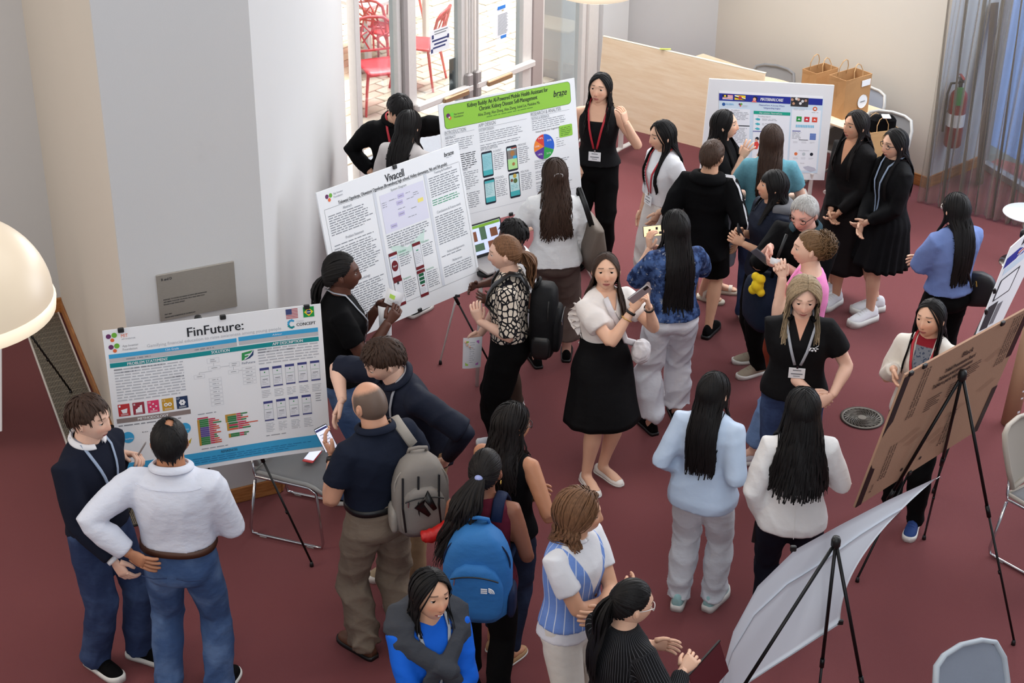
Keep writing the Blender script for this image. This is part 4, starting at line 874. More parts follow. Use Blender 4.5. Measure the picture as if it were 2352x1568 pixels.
def hair_mat(name, rgb, rough=.55, hi=None):
    def bld(t, col, b):
        tc = t.new('ShaderNodeTexCoord').outputs['Object']
        n = t.noise(130, 3, t.scalevec(tc, 1, 1, .10))
        hi_ = hi or tuple(min(255, int(x*1.5+8)) for x in rgb)
        return t.mix(n, (*lin(tuple(int(x*.65) for x in rgb)), 1), (*lin(hi_), 1))
    return mat(name, rgb, rough, var=0, spec=.22, build=bld)
M_eye = mat('eye_white', (222, 214, 208), .25, var=0); M_iris = mat('dark_iris', (22, 15, 12), .6, var=0, spec=.1)
SHOE_SOLE = mat('white_rubber_sole', (222, 220, 214), .6, var=.03)

def hair_mesh(P, name, co, faces, m):
    o = np_mesh(name, co, faces, m, P.root); me = o.data; n = np.zeros((len(me.vertices), 3), 'f'); me.vertices.foreach_get('normal', n.ravel())
    n = np.array([v.normal[:] for v in me.vertices]); h = np.concatenate(P.HN) if P.HN else np.zeros((0, 3)); P.HN = []
    n[:len(h)] = h; me.normals_split_custom_set_from_vertices(n.tolist()); return o

class Person:
    def __init__(s, label, px, h=1.62, yaw=270, sex='f', bw=1.0, lean=(0, 0), twist=0, head=(0, 8, 0), skin=None, at=None, L=None, R=None, foot=None, lod=0, stand=None, headup=0.0, group=None):
        s.h = h; s.sex = sex; s.bw = bw; s.lean = (radians(lean[0]), radians(lean[1])); s.twist = radians(twist); s.lod = lod
        s.yaw = radians(yaw); s.Fd = Vector((cos(s.yaw), sin(s.yaw), 0)); s.Ld = Vector((-sin(s.yaw), cos(s.yaw), 0)); s.skin = skin
        s.Mw = Matrix.Identity(4)
        # posed head position -> ground point under the pelvis
        hc = s.spine1(Vector((.012*h, 0, .845*h))); s.headR_yaw = radians(head[0]); s.head = head
        top = hc + Vector((0, 0, .15*h))
        top.z = hc.z + .152*h*cos(radians(head[1]*.5))
        if at: g = Vector((at[0], at[1], 0))
        else:
            p = atz(px[0], px[1], top.z); g = Vector((p.x, p.y, 0)) - s.Fd*top.x - s.Ld*top.y
        s.root = thing('person', label, 'person', g, 0, group); s.g = g; s.HN = []
        s.M = frame(g, s.Fd, s.Ld, (0, 0, 1)); s.Mi = s.M.inverted()
        s.sk = MB(); sw = (.088 if sex == 'f' else .103)*h*bw**.5
        s.S = {1: s.spine1(Vector((0, sw, .790*h))), -1: s.spine1(Vector((0, -sw, .790*h)))}
        s.ua, s.fa = .176*h, .150*h
        s.arm = {}
        for sd, spec in ((1, L), (-1, R)): s.arm[sd] = s.solve_arm(sd, spec or {})
        s.legs = {}
        stand = stand or ((.035, .085), (-.03, -.085))
        for sd, (fx, fy) in ((1, stand[0]), (-1, stand[1])): s.legs[sd] = s.solve_leg(sd, fx, fy)
        # head frame
        hy = radians(yaw+head[0]); hp = radians(head[1]); hr = radians(head[2])
        nb = s.spine1(Vector((.006*h, 0, .835*h)))
        R = Matrix.Rotation(head[0]*pi/180, 3, 'Z') @ Matrix.Rotation(hp, 3, 'Y') @ Matrix.Rotation(hr, 3, 'X')
        s.hs = (h/1.65)**.6*(1.0 if sex == 'f' else 1.03)*1.0
        cen = nb + Vector((0, 0, .030*h)) + R @ Vector((.016, 0, .078))*s.hs + Vector((0, 0, headup))
        s.HM = Matrix.Translation(cen) @ R.to_4x4(); s.nb = nb; s.hc = cen
    # -- coordinates
    def W(s, p): return s.M @ Vector(p)
    def Wn(s, a): M = np.array(s.M); return a @ M[:3, :3].T + M[:3, 3]
    def spinew(s, p, w):
        h = s.h; q = Vector((p[0], p[1], p[2]-.53*h))
        q = Matrix.Rotation(w*s.twist, 3, 'Z') @ q
        q = Matrix.Rotation(w*s.lean[0], 3, 'Y') @ q; q = Matrix.Rotation(-w*s.lean[1], 3, 'X') @ q
        return Vector((q.x, q.y, q.z+.53*h))
    def spine1(s, p): return s.spinew(p, float(sstep(p[2]/s.h, .50, .68)))
    def inv_spine(s, a):
        """numpy: posed local -> upright local"""
        h = s.h; z0 = .53*h; w = sstep(a[:, 2]/h, .50, .66)
        for _ in range(2):
            q = a - np.array([0, 0, z0]); b = -w*(-s.lean[1]); c, sn = np.cos(b), np.sin(b)
            y, z = c*q[:, 1]-sn*q[:, 2], sn*q[:, 1]+c*q[:, 2]; x = q[:, 0]
            b = -w*s.lean[0]; c, sn = np.cos(b), np.sin(b); x, z = c*x+sn*z, -sn*x+c*z
            b = -w*s.twist; c, sn = np.cos(b), np.sin(b); x, y = c*x-sn*y, sn*x+c*y
            r = np.stack([x, y, z+z0], 1); w = sstep(r[:, 2]/h, .50, .68)
        return r
    def tgt(s, v):
        """('f',px,py,fwd) / ('l',px,py,lat) pixel on a body plane, or local (f,l,u)"""
        if v[0] == 'f': return s.Mi @ atplane(v[1], v[2], s.g+s.Fd*v[3], s.Fd)
        if v[0] == 'l': return s.Mi @ atplane(v[1], v[2], s.g+s.Ld*v[3], s.Ld)
        return Vector(v)
    def solve_arm(s, sd, spec):
        S = s.S[sd]; h = s.h
        T = s.tgt(spec.get('to', (.02, sd*.17*h, .455*h)))
        pole = Vector(spec.get('pole', (-.6, sd*.5, -.5))); d = T-S; D = d.length; mx = (s.ua+s.fa)*.995
        if D > mx: d = d*(mx/D); D = mx; T = S+d
        if D < .12*h: d = d.normalized()*.12*h; D = .12*h; T = S+d
        x = (s.ua**2-s.fa**2+D*D)/(2*D); hgt = sqrt(max(0, s.ua**2-x*x)); dn = d.normalized()
        pl = pole-dn*pole.dot(dn); pl = pl.normalized() if pl.length > 1e-5 else dn.orthogonal()
        E = S+dn*x+pl*hgt; fd = (T-E).normalized()
        hd = Vector(spec['dir']).normalized() if 'dir' in spec else fd
        pm = Vector(spec.get('palm', (0, -sd, 0))); pm = pm-hd*pm.dot(hd); pm = pm.normalized() if pm.length > 1e-4 else hd.orthogonal()
        return dict(S=S, E=E, T=T, hd=hd, palm=pm, curl=spec.get('curl', .35), spread=spec.get('spread', 1.0))
    def solve_leg(s, sd, fx, fy, lift=0.0):
        h = s.h; H = Vector((0, sd*.052*h*s.bw**.5, .515*h)); A = Vector((fx, fy, .047*h+.012+lift)); ul, ll = .243*h, .232*h
        d = A-H; D = min(d.length, (ul+ll)*.999); dn = d.normalized(); x = (ul**2-ll**2+D*D)/(2*D); hg = sqrt(max(0, ul*ul-x*x))
        pole = Vector((1, sd*.15, 0)); pl = pole-dn*pole.dot(dn); pl.normalize()
        return dict(H=H, K=H+dn*x+pl*hg, A=H+dn*D, toe=sd*radians(9))
    # -- torso rings
    def prof(s, z):
        P = PROF[s.sex]; zz = [p[0] for p in P]
        a = np.interp(z, zz, [p[1] for p in P]); bf = np.interp(z, zz, [p[2] for p in P]); bb = np.interp(z, zz, [p[3] for p in P])
        k = 1+(s.bw-1)*float(1-sstep(z, .76, .84)); kd = 1+(s.bw-1)*1.3*float(1-sstep(z, .74, .82))
        return a*k, bf*kd, bb*kd
    def ring(s, z, ease=0.0, n=28, pose=True, add=0.0):
        a, bf, bb = s.prof(z); h = s.h; a = a*h+ease; bf = bf*h+ease; bb = bb*h+ease; out = []
        for j in range(n):
            th = 2*pi*j/n; c, sn = cos(th), sin(th); e = 2/2.35
            cc = math.copysign(abs(c)**e, c); ss = math.copysign(abs(sn)**e, sn)
            p = Vector(((bf if sn > 0 else bb)*ss, a*cc, z*h)); out.append(s.spine1(p) if pose else p)
        return out
    def torso(s, mb, z0, z1, ease, flare=0.0, n=11):
        rs = []
        for z in np.linspace(z0, z1, n):
            e = ease + flare*max(0, (.62-z)/.15) if z < .62 else ease
            e = e*(1-.5*float(sstep(z, .80, .845)))
            rs.append(s.ring(float(z), float(e)))
        return mb.rings(rs)
    def surf(s, z, l, ease=.02, back=False):
        """point on the clothed torso surface at height fraction z and lateral l (m)"""
        a, bf, bb = s.prof(z); a = a*s.h+ease; b = (bb if back else bf)*s.h+ease
        t = min(.98, abs(l/a)); f = b*(1-t**2.35)**(1/2.35)
        return s.spine1(Vector((-f if back else f, l, z*s.h)))
    # -- body
    def body(s, voxel=None, bare=False):
        h = s.h; mb = MB(); k = s.bw**.5; sq = 1.0 if bare else .74
        s.torso(mb, .505, .66, -.024, 0, 6); s.torso(mb, .64, .845, -.003 if bare else -.011)
        mb.rings([s.ring(.515, -.03), s.ring(.49, -.045)])
        nk = .034*h*(1.0 if s.sex == 'f' else 1.14)*k
        mb.tube([s.spine1(Vector((0, 0, .79*h))), s.spine1(Vector((.002*h, 0, .83*h))), s.nb*.4+s.hc*.6, s.hc+Vector((0, 0, -.01))], [nk*1.35, nk*1.08, nk*.95, nk*.92], 14)
        for sd in (1, -1):
            A = s.arm[sd]; r = (.027 if s.sex == 'f' else .030)*h*k
            mb.tube([s.spine1(Vector((0, sd*.06*h, .79*h))), A['S'], A['S'].lerp(A['E'], .35), A['S'].lerp(A['E'], .6), A['E']], [r*1.1*sq, r*1.18*sq, r*1.08*(sq*.5+.5), r*1.0, r*.84], 12)
            wd = (A['T']-A['E']).normalized()
            mb.tube([A['E']-wd*r*.3, A['E'].lerp(A['T'], .25), A['E'].lerp(A['T'], .7), A['T']+wd*.012], [r*.82, r*.92, r*.68, .0158*h*k], 12)
            g = s.legs[sd]; q = .054*h*k
            mb.tube([g['H']+Vector((0, -sd*.01, .03*h)), g['H'].lerp(g['K'], .3), g['H'].lerp(g['K'], .7), g['K'], g['K'].lerp(g['A'], .3), g['K'].lerp(g['A'], .75), g['A'], g['A']-Vector((0, 0, .028*h))], [q*.84, q*.86, q*.77, q*.64, q*.68, q*.46, q*.40, q*.42], 12)
            toe = Vector((cos(g['toe']), sin(g['toe']), 0)); b0 = g['A']-Vector((0, 0, .022*h)); lift = .012
            mb.tube([b0-toe*.035, b0+toe*.01, b0+toe*.07+Vector((0, 0, -.008)), b0+toe*.13+Vector((0, 0, -.018)), b0+toe*.165+Vector((0, 0, -.020))], [(.022, .024), (.03, .030), (.026, .036), (.017, .040), (.011, .030)], 10, ref=(0, 0, 1))
        co, no, fa = remesh(mb, voxel or (.0125 if not s.lod else .015), 5)
        hp = np.tile(np.array([[0, 0, -1.]]), (len(co), 1)); co = s.Wn(co)
        V = [co]; Fc = list(fa); off = len(co); HP = [hp]
        hm = np.array(s.M @ s.HM); hv = HEADC*s.hs @ hm[:3, :3].T + hm[:3, 3]
        V.append(hv); HP.append(HEADC); Fc += [tuple(i+off for i in f) for f in HEADF]; off += len(hv)
        for sd in (1, -1):
            lid = MB(); nn = 12; LM = Matrix.Translation((.0742, sd*.0320, .0095)) @ Matrix.Rotation(radians(8), 4, 'Y')
            lid.rings([[LM @ Vector((.0132*cos(e_)*cos(a_), .0132*1.18*cos(e_)*sin(a_), .0128*sin(e_))) for a_ in [2*pi*j/nn for j in range(nn)]] for e_ in (.42, .6, .85, 1.1, 1.5)])
            lid.rings([[LM @ Vector((.0128*cos(e_)*cos(a_), .0128*1.15*cos(e_)*sin(a_), .0124*sin(e_))) for a_ in [2*pi*j/nn for j in range(nn)]] for e_ in (-1.5, -1.0, -.48)])
            for m2, M in ((ear_mesh(sd), s.M @ s.HM @ Matrix.Scale(s.hs, 4)), (s.hand(sd), s.M), (lid, s.M @ s.HM @ Matrix.Scale(s.hs, 4))):
                v = np.array([M @ Vector(p) for p in m2.v]); V.append(v); HP.append(np.tile([[0, 0, -1.]], (len(v), 1)))
                Fc += [tuple(i+off for i in f) for f in m2.f]; off += len(v)
        o = np_mesh('body', np.concatenate(V), Fc, s.skin, s.root, {'hp': np.concatenate(HP)}); s.bodyo = o
        return o
    def handM(s, sd):
        A = s.arm[sd]; X = A['hd']; Z = -A['palm']; Y = Z.cross(X); return frame(A['T'], X, Y, Z)
    def hand(s, sd):
        A = s.arm[sd]; c = A['curl']; k = s.h/1.68*(.96 if s.sex == 'f' else 1.04); M = s.handM(sd) @ Matrix.Scale(k, 4); mr = -1 if sd == 1 else 1
        mb = MB(); rs = []
        for x, yw, zt, zo in ((-.012, .022, .017, 0), (.012, .027, .017, 0), (.04, .037, .016, -.002), (.07, .041, .0135, -.002), (.090, .038, .009, 0)):
            rs.append([M @ Vector((x, mr*(yw*cos(t)+.0), zo+zt*sin(t))) for t in [2*pi*j/12 for j in range(12)]])
        mb.rings(rs)
        for y, ln, fan in ((.029, .068, 7), (.010, .078, 2), (-.010, .072, -4), (-.028, .056, -11)):
            p = Vector((.076, y, 0)); ang = 0; pts = [p]; fa = radians(fan)*A['spread']
            for q, (fr, bend) in enumerate(((.46, 48), (.31, 62), (.23, 42))):
                ang += radians(bend)*c + (radians(6) if q == 0 else 0)
                d = Vector((cos(ang)*cos(fa), cos(ang)*sin(fa), -sin(ang))); seg = ln*fr + (.014 if q == 0 else 0)
                pts.append(pts[-1]+d*seg*.5); pts.append(pts[-1]+d*seg*.5)
            mb.tube([M @ Vector((q.x, mr*q.y, q.z)) for q in pts], [r*k for r in (.0098, .0094, .0090, .0086, .0082, .0076, .0058)], 8)
        tc = c*.9; p0 = Vector((.018, .026, -.004)); d1 = Vector((.72, .62-.35*tc, -.25-.35*tc)).normalized(); d2 = Vector((.88, .30-.5*tc, -.25-.3*tc)).normalized()
        pts = [p0, p0+d1*.022, p0+d1*.044, p0+d1*.044+d2*.017, p0+d1*.044+d2*.034]
        mb.tube([M @ Vector((q.x, mr*q.y, q.z)) for q in pts], [r*k for r in (.0155, .0135, .0108, .0102, .0074)], 8)
        return mb
    def grip(s, sd, x=.095, y=0.0, z=-.022):
        """point in the palm of a hand, local coordinates"""
        return s.handM(sd) @ Vector((x, y, z))
    # -- clothes
    def attrs(s, lc):
        up = s.inv_spine(lc)/s.h; arm = np.zeros(len(lc)); s.ang = np.arctan2(up[:, 1], -up[:, 0])
        for sd in (1, -1):
            A = s.arm[sd]; a, b, c = (np.array(A[k]) for k in ('S', 'E', 'T'))
            for p, q, o in ((a+(b-a)*.22, b, 0), (b, c, 1)):
                d = q-p; t = np.clip(((lc-p) @ d)/(d @ d), 0, 1); dist = np.linalg.norm(lc-p-t[:, None]*d, axis=1)
                hit = (dist < .058*s.h); arm = np.maximum(arm, np.where(hit, .001+o+t*.999, 0)); dn = d/np.linalg.norm(d); e1 = np.cross(dn, [0, 0, 1.]) if abs(dn[2]) < .95 else np.cross(dn, [1., 0, 0]); e1 /= np.linalg.norm(e1); e2 = np.cross(dn, e1); rel = lc-p; s.ang = np.where(hit, .42*np.arctan2(rel @ e2, rel @ e1), s.ang)
        return up, arm
    def top(s, m, name='shirt', z0=.50, z1=.845, ease=.014, sleeve='short', sr=1.0, cuff=1.0, flare=.006, amp=.0035, k=20, voxel=None, seed=None, extra=None, puff=0.0):
        mb = MB(); h = s.h; s.torso(mb, z0, z1, ease, flare); s.ease = ease
        if sleeve:
            base = {'cap': .35, 'short': .62, 'elbow': .98, 'three': 1.45, 'long': 1.93}[sleeve]
            for sd in (1, -1):
                A = s.arm[sd]; r = (.0285 if s.sex == 'f' else .0315)*h*s.bw**.5*sr
                r0 = r*1.10+.009
                pts = [s.spine1(Vector((0, sd*.050*h, .785*h))), A['S']+Vector((0, 0, -.004))]; rad = [r0*.95, r0]
                if base <= 1:
                    pts += [A['S'].lerp(A['E'], base*.5), A['S'].lerp(A['E'], base)]; rad += [r*1.10+.008+puff, r*1.05+.010*cuff+puff*.3]
                else:
                    fd = base-1
                    pts += [A['S'].lerp(A['E'], .5), A['E'], A['E'].lerp(A['T'], fd*.5), A['E'].lerp(A['T'], fd)]
                    rad += [r*1.06+.009, r*.95+.009, r*.86+.009*cuff, r*.66+.010*cuff]
                mb.tube(pts, rad, 14)
        if extra: extra(s, mb)
        co, no, fa = remesh(mb, voxel or (.0115 if not s.lod else .014), 5)
        sdn = seed if seed is not None else int(abs(s.g.x*97+s.g.y*31))
        up, arm = s.attrs(co)
        a = wrinkle(co, amp, k, sdn, (1, 1, .8))
        co = co + no*a[:, None]
        s.topo = np_mesh(name, s.Wn(co), fa, m, s.root, {'bp': up, 'arm': arm, 'ang': s.ang}); return s.topo
    def trousers(s, m, name='trousers', z1=.605, thigh=1.0, knee=1.0, hem=1.0, end=1.0, ease=.010, amp=.004, k=18, voxel=None):
        """end: 1 = ankle, .5 = knee"""
        mb = MB(); h = s.h; s.torso(mb, .485, z1, ease, 0, 6)
        mb.rings([s.ring(.50, ease), s.ring(.47, ease-.006), s.ring(.455, -.02)])
        for sd in (1, -1):
            g = s.legs[sd]; q = .0525*h*s.bw**.5
            pts = [g['H']+Vector((0, -sd*.008, .03*h)), g['H'].lerp(g['K'], .25), g['H'].lerp(g['K'], .65), g['K']]
            rad = [q*1.08+ease*.5, q*1.06*thigh+ease*.4, q*.92*(thigh+knee)/2+ease*.4, q*.78*knee+ease*.4]
            if end > .55:
                e = (end-.5)*2; E = g['K'].lerp(g['A']-Vector((0, 0, .022*h)), e)
                pts += [g['K'].lerp(E, .33), g['K'].lerp(E, .7), E]
                rad += [q*.80*(knee*.6+hem*.4)+ease*.4, q*.74*(knee*.25+hem*.75)+ease*.4, q*.72*hem+ease*.4]
            else:
                pts[-1] = pts[2].lerp(g['K'], (end-.3)/.2); rad[-1] = rad[2]*1.0
            mb.tube(pts, rad, 14)
        co, no, fa = remesh(mb, voxel or (.0115 if not s.lod else .014), 4)
        sdn = int(abs(s.g.x*57+s.g.y*71)); up = co/h
        kneeish = 1+1.6*np.exp(-((up[:, 2]-.27)/.05)**2)+1.8*np.exp(-((up[:, 2]-.07)/.05)**2)*(1 if end > .9 else 0)
        a = wrinkle(co, amp, k, sdn, (1, 1, 1.1))*kneeish
        co = co+no*a[:, None]
        return np_mesh(name, s.Wn(co), fa, m, s.root, {'bp': up, 'arm': np.zeros(len(co))})
    def skirt(s, m, z1=.63, z0=.27, flare=.05, pleat=.006, npl=18, ease=.012, name='skirt', amp=.006, hemdip=0.0):
        n = 72; rs = []; h = s.h; zs = np.linspace(z1, z0, 18)
        kx = .5*(s.legs[1]['K'].x+s.legs[-1]['K'].x)
        for z in zs:
            t = (z1-z)/(z1-z0); zz = max(.485, float(z)); base = s.ring(zz, ease, n); r = []
            for j, p in enumerate(base):
                th = 2*pi*j/n; out = Vector((p.x, p.y, 0)).normalized()
                e = flare*max(0, t-.12)**1.1 + pleat*t*sin(npl*th+1.5*sin(2*th)) + amp*t*sin(3*th+5*t+s.g.x*9)
                q = Vector((p.x+kx*.6*max(0, t-.3), p.y, float(z)*h if z < zz or z < .5 else p.z)) + out*e
                if z >= .5: q.z = p.z
                q.z -= hemdip*t*max(0, -sin(th)); r.append(q)
            rs.append(r)
        inner = [[q*1.0-Vector((q.x, q.y, 0)).normalized()*.006 for q in r] for r in reversed(rs)]
        mb = MB().rings(rs+inner, cap=False)
        co = np.array([tuple(p) for p in mb.v]); up = co/h
        return np_mesh(name, s.Wn(co), mb.f, m, s.root, {'bp': up, 'arm': np.zeros(len(co))})
    def collar(s, m, r=1.28, hgt=.030, name='collar', open_=.35, flare=.020, stand=None):
        """folded shirt collar around the neck, open at the front"""
        nk = .036*s.h*r*(1 if s.sex == 'f' else 1.1)*s.bw**.5; rs = []; n = 30
        for j in range(n):
            th = open_ + (2*pi-2*open_)*j/(n-1); c, sn = cos(th), sin(th)
            fr = 1-abs(th-pi)/pi; zb = .842*s.h-.016*c*1.0-.004
            pr = [(nk*.96, zb-.012), (nk*.93, zb+hgt*(.55+.45*fr)), (nk*1.0, zb+hgt*(.6+.45*fr)), (nk+flare*1.1, zb+.004), (nk+flare*1.0, zb-.004), (nk*1.02, zb+hgt*.3)]
            rs.append([s.spine1(Vector((.006+q*c*1.02, q*sn*1.06, z))) for q, z in pr])
        mb = MB().rings([[s.W(p) for p in r_] for r_ in rs]); return mb.build(name, m, s.root, True)
    def shoes(s, m, kind='sneaker', sole=None, socks=None, scale=1.0):
        sole = sole or SHOE_SOLE; h = s.h; k = h/1.65*scale*(1.0 if s.sex == 'f' else 1.06)
        for sd in (1, -1):
            g = s.legs[sd]; A = g['A']; ca, sa = cos(g['toe']), sin(g['toe'])
            M = s.M @ frame(Vector((A.x, A.y, 0)), (ca, sa, 0), (-sa, ca, 0), (0, 0, 1)) @ Matrix.Scale(k, 4)
            th = {'sneaker': .030, 'chunky': .045, 'loafer': .013, 'shoe': .022, 'sandal': .026, 'flat': .010}[kind]
            X = [-.068, -.055, -.02, .03, .08, .125, .16, .182, .19]; Wd = [.016, .030, .034, .034, .040, .043, .038, .024, .010]
            if kind == 'chunky': Wd = [w*1.12 for w in Wd]
            rs = []; xf = -.068+.258*(.5-.5*np.cos(np.linspace(0, pi, 24))); wf = np.interp(xf, X, Wd)
            for _ in range(2): wf[1:-1] = (wf[:-2]+2*wf[1:-1]+wf[2:])/4
            for x, w in zip(xf.tolist(), wf.tolist()):
                e = .006 if kind != 'loafer' else .002
                prof = [(-w-e, .002), (-w-e, th*.6), (-w-e*.3, th), (w+e*.3, th), (w+e, th*.6), (w+e, .002)]
                up_ = .012*max(0, (x-.13)/.06) if kind in ('sneaker', 'chunky') else 0
                rs.append([M @ Vector((x+(e if x > .1 else -e if x < -.04 else 0), y, z+up_*(z > .003))) for y, z in prof])
            sm = MB().rings(rs)
            if kind == 'sandal':
                root = sm.build('sandal', sole, s.root, True)
                for x0, hh in ((.115, .030), (.03, .062)):
                    st = MB(); st.rings([[M @ Vector((x0+dx, w_*cos(t), th+.004+(hh+.008)*max(0, sin(t)))) for dx in (-.014, .014)] for w_ in (.045,) for t in [pi*j/12 for j in range(13)]], cap=False, close=False)
                    st.build('strap', m, root, True)
                continue
            H = {'sneaker': [.045, .075, .085, .080, .062, .045, .034, .024, .012], 'chunky': [.05, .08, .09, .082, .062, .046, .036, .026, .012], 'loafer': [.040, .058, .055, .040, .040, .038, .030, .022, .010], 'shoe': [.045, .070, .078, .074, .058, .042, .034, .026, .012], 'flat': [.036, .050, .045, .028, .026, .028, .026, .02, .01]}[kind]
            rs = []; hf = np.interp(xf, X, H)
            for _ in range(2): hf[1:-1] = (hf[:-2]+2*hf[1:-1]+hf[2:])/4
            for x, w, hh in zip(xf.tolist(), wf.tolist(), hf.tolist()):
                rs.append([M @ Vector((x, w*cos(t)*1.0, th*.8+max(.004, hh)*abs(sin(t))**.8*1.0)) for t in [pi*j/12 for j in range(13)]]+[M @ Vector((x, 0, th*.7))])
            up = MB().rings(rs).build('shoe', m, s.root, True); sm.build('sole', sole, up, True)
            if kind == 'chunky' or (kind in ('sneaker', 'shoe') and not s.lod):
                lc = MB()
                for x in (.05, .07, .09, .11): lc.tube([M @ Vector((x, y, th*.8+float(np.interp(x, X, H))*(1-(y/.05)**2)+.002)) for y in (-.02, 0, .02)], .003, 5)
                lc.build('laces', sole if kind == 'chunky' else m, up, True)
            if socks:
                MB().tube([s.W(A-Vector((0, 0, .03))), s.W(A+Vector((0, 0, .03))), s.W(A.lerp(g['K'], .13))], [.030*k, .030*k, .032*k], 12).build('sock', socks, s.root, True)
    def eyes(s):
        for sd in (1, -1):
            M = s.M @ s.HM @ Matrix.Scale(s.hs, 4) @ Matrix.Translation((.0742, sd*.0320, .0095)) @ Matrix.Rotation(pi/2+radians(14), 4, 'Y')
            mb = MB(); n = 12; rr = [(.0008, .0124), (.0056, .0113), (.0074, .0098), (.0090, .0080), (.0110, .004), (.0117, 0)]
            rs = [[M @ Vector((r*cos(2*pi*j/n)*.82, r*sin(2*pi*j/n)*1.15, z)) for j in range(n)] for r, z in rr]
            mb.rings(rs, cap=True); mb.mi = [1 if k < n*2 else 0 for k in range(len(mb.f))]; mb.mi[-2] = 1; mb.mi[-1] = 0
            LM = s.M @ s.HM @ Matrix.Scale(s.hs, 4) @ Matrix.Translation((.0742, sd*.0320, .0095)) @ Matrix.Rotation(radians(8), 4, 'Y'); q = [LM @ Vector((.0136*cos(.40)*cos(a_), .0136*1.2*cos(.40)*sin(a_), (.0136*sin(.40))-.0032*(a_/1.1)**2)) for a_ in np.linspace(-1.15, 1.15, 9)]
            mb.tube(q, [.0004, .0010, .0013, .0014, .0014, .0014, .0013, .0010, .0004], 6, mi=1)
            mb.build('eye', [M_eye, M_iris], s.root, True)
    def glasses(s, m=None):
        M = s.M @ s.HM @ Matrix.Scale(s.hs, 4); mb = MB()
        for sd in (1, -1):
            c = Vector((.094, sd*.033, .008))
            pts = [c+Vector((-.006*abs(cos(t))**2, .025*cos(t)*(1), .019*sin(t))) for t in [2*pi*j/16 for j in range(17)]]
            mb.tube([M @ p for p in pts], .0022, 6); mb.tube([M @ Vector((.088, sd*.058, .012)), M @ Vector((.04, sd*.077, .012)), M @ Vector((-.01, sd*.080, .006))], .0022, 6)
        mb.tube([M @ Vector((.094, .009, .010)), M @ Vector((.097, 0, .012)), M @ Vector((.094, -.009, .010))], .002, 6)
        return mb.build('glasses', m or M_black, s.root, True)
    def lanyard(s, m, zb=.60, badge=True, ease=None, spread=.045, off=0.0, w=.009, badge_m=None, text=None):
        e = (s.ease if ease is None else ease)+.008; h = s.h; mb = MB()
        for sd in (1, -1):
            pts = [s.spine1(Vector((-.045*h, sd*.012*h, .862*h))), s.spine1(Vector((-.02*h, sd*.040*h, .858*h))), s.spine1(Vector((.022*h, sd*.044*h, .848*h)))]
            for z in np.linspace(.815, zb+.035, 8):
                t = (z-zb)/(.815-zb); pts.append(s.surf(float(z), sd*spread*h*t+off*(1-t), e))
            pts = [s.W(p) for p in pts]
            mb.tube(pts, [(w, .0018)]*len(pts), 6, ref=s.Ld)
        la = mb.build('lanyard', m, s.root, True)
        if badge:
            c = s.surf(zb, off, e+.008); up = (s.surf(zb+.03, off, e)-s.surf(zb-.03, off, e)).normalized(); nrm = Vector((1, 0, .12)); nrm = (nrm-up*nrm.dot(up)).normalized(); sdv = up.cross(nrm)
            M = s.M @ frame(c, sdv, -nrm, up)
            bd = MB().box((0, 0, 0), (.098, .004, .075), M, bev=.0015).build('badge', badge_m or M_paper, la)
            tx = MB(); tx.box((0, -.003, .022), (.05, .001, .006), M); tx.box((0, -.003, -.004), (.07, .001, .007), M); tx.box((0, -.003, -.02), (.04, .001, .004), M); tx.build('badge_print', M_inkg, bd)
            MB().box((0, 0, .045), (.012, .008, .02), M).build('clip', M_chrome, la)
        return la
    # -- hair
    def cap(s, m, front=46, side=55, back=-38, thick=.006, bald=None, amp=.002):
        D = HEADD; az = np.degrees(np.arctan2(np.abs(D[:, 1]), D[:, 0])); el = np.degrees(np.arcsin(np.clip(D[:, 2], -1, 1)))
        lim = np.interp(az, [0, side*.6, side, 95, 130, 180], [front, front-6, min(front-14, 12), -2, back*.7, back])
        ok = el > lim
        if bald is not None: ok &= ~bald(D)
        fs = [f for f in HEADF if all(ok[i] for i in f)]
        use = sorted({i for f in fs for i in f}); ix = {v: k for k, v in enumerate(use)}
        edge = sstep(el-lim, 0, 14)
        co = HEADC+D*(thick*(.25+.75*edge))[:, None]+D*(amp*np.sin(D[:, 0]*60+D[:, 1]*47)*edge)[:, None]
        hm = np.array(s.M @ s.HM); co = co*s.hs @ hm[:3, :3].T+hm[:3, 3]
        return co[use], [tuple(ix[i] for i in f) for f in fs]
    def strands(s, paths, width, thick=.4, taper=(.5, 1, 1, .6)):
        """paths (n,k,3) in local coordinates -> ribbon tubes"""
        n, k, _ = paths.shape; T = np.gradient(paths, axis=1); T /= np.linalg.norm(T, axis=2, keepdims=True)+1e-9
        O = paths-np.array(s.hc+Vector((-.01, 0, 0))); O[:, :, 2] *= .35; O /= np.linalg.norm(O, axis=2, keepdims=True)+1e-9
        N = O-T*np.sum(O*T, 2, keepdims=True); N /= np.linalg.norm(N, axis=2, keepdims=True)+1e-9; B = np.cross(T, N)
        tp = np.interp(np.linspace(0, 1, k), np.linspace(0, 1, len(taper)), taper)[None, :, None]
        wd = (width*np.random.RandomState(3).uniform(.7, 1.3, n))[:, None, None]*tp*.5
        V = np.stack([paths+B*wd, paths+N*wd*thick, paths-B*wd, paths-N*wd*thick], 2).reshape(-1, 3); F = []
        s.hn = np.stack([N+B*.42, N, N-B*.42, N*.5], 2).reshape(-1, 3); mw = np.array(s.M)[:3, :3]; s.hn = s.hn/np.linalg.norm(s.hn, axis=1, keepdims=True) @ mw.T; s.HN.append(s.hn)
        for a in range(n):
            for i in range(k-1):
                o = (a*k+i)*4
                for j in range(4): F.append((o+4+j, o+4+(j+1) % 4, o+(j+1) % 4, o+j))
            o = a*k*4; F.append((o, o+1, o+2, o+3)); o += (k-1)*4; F.append((o+3, o+2, o+1, o))
        return s.Wn(V), F
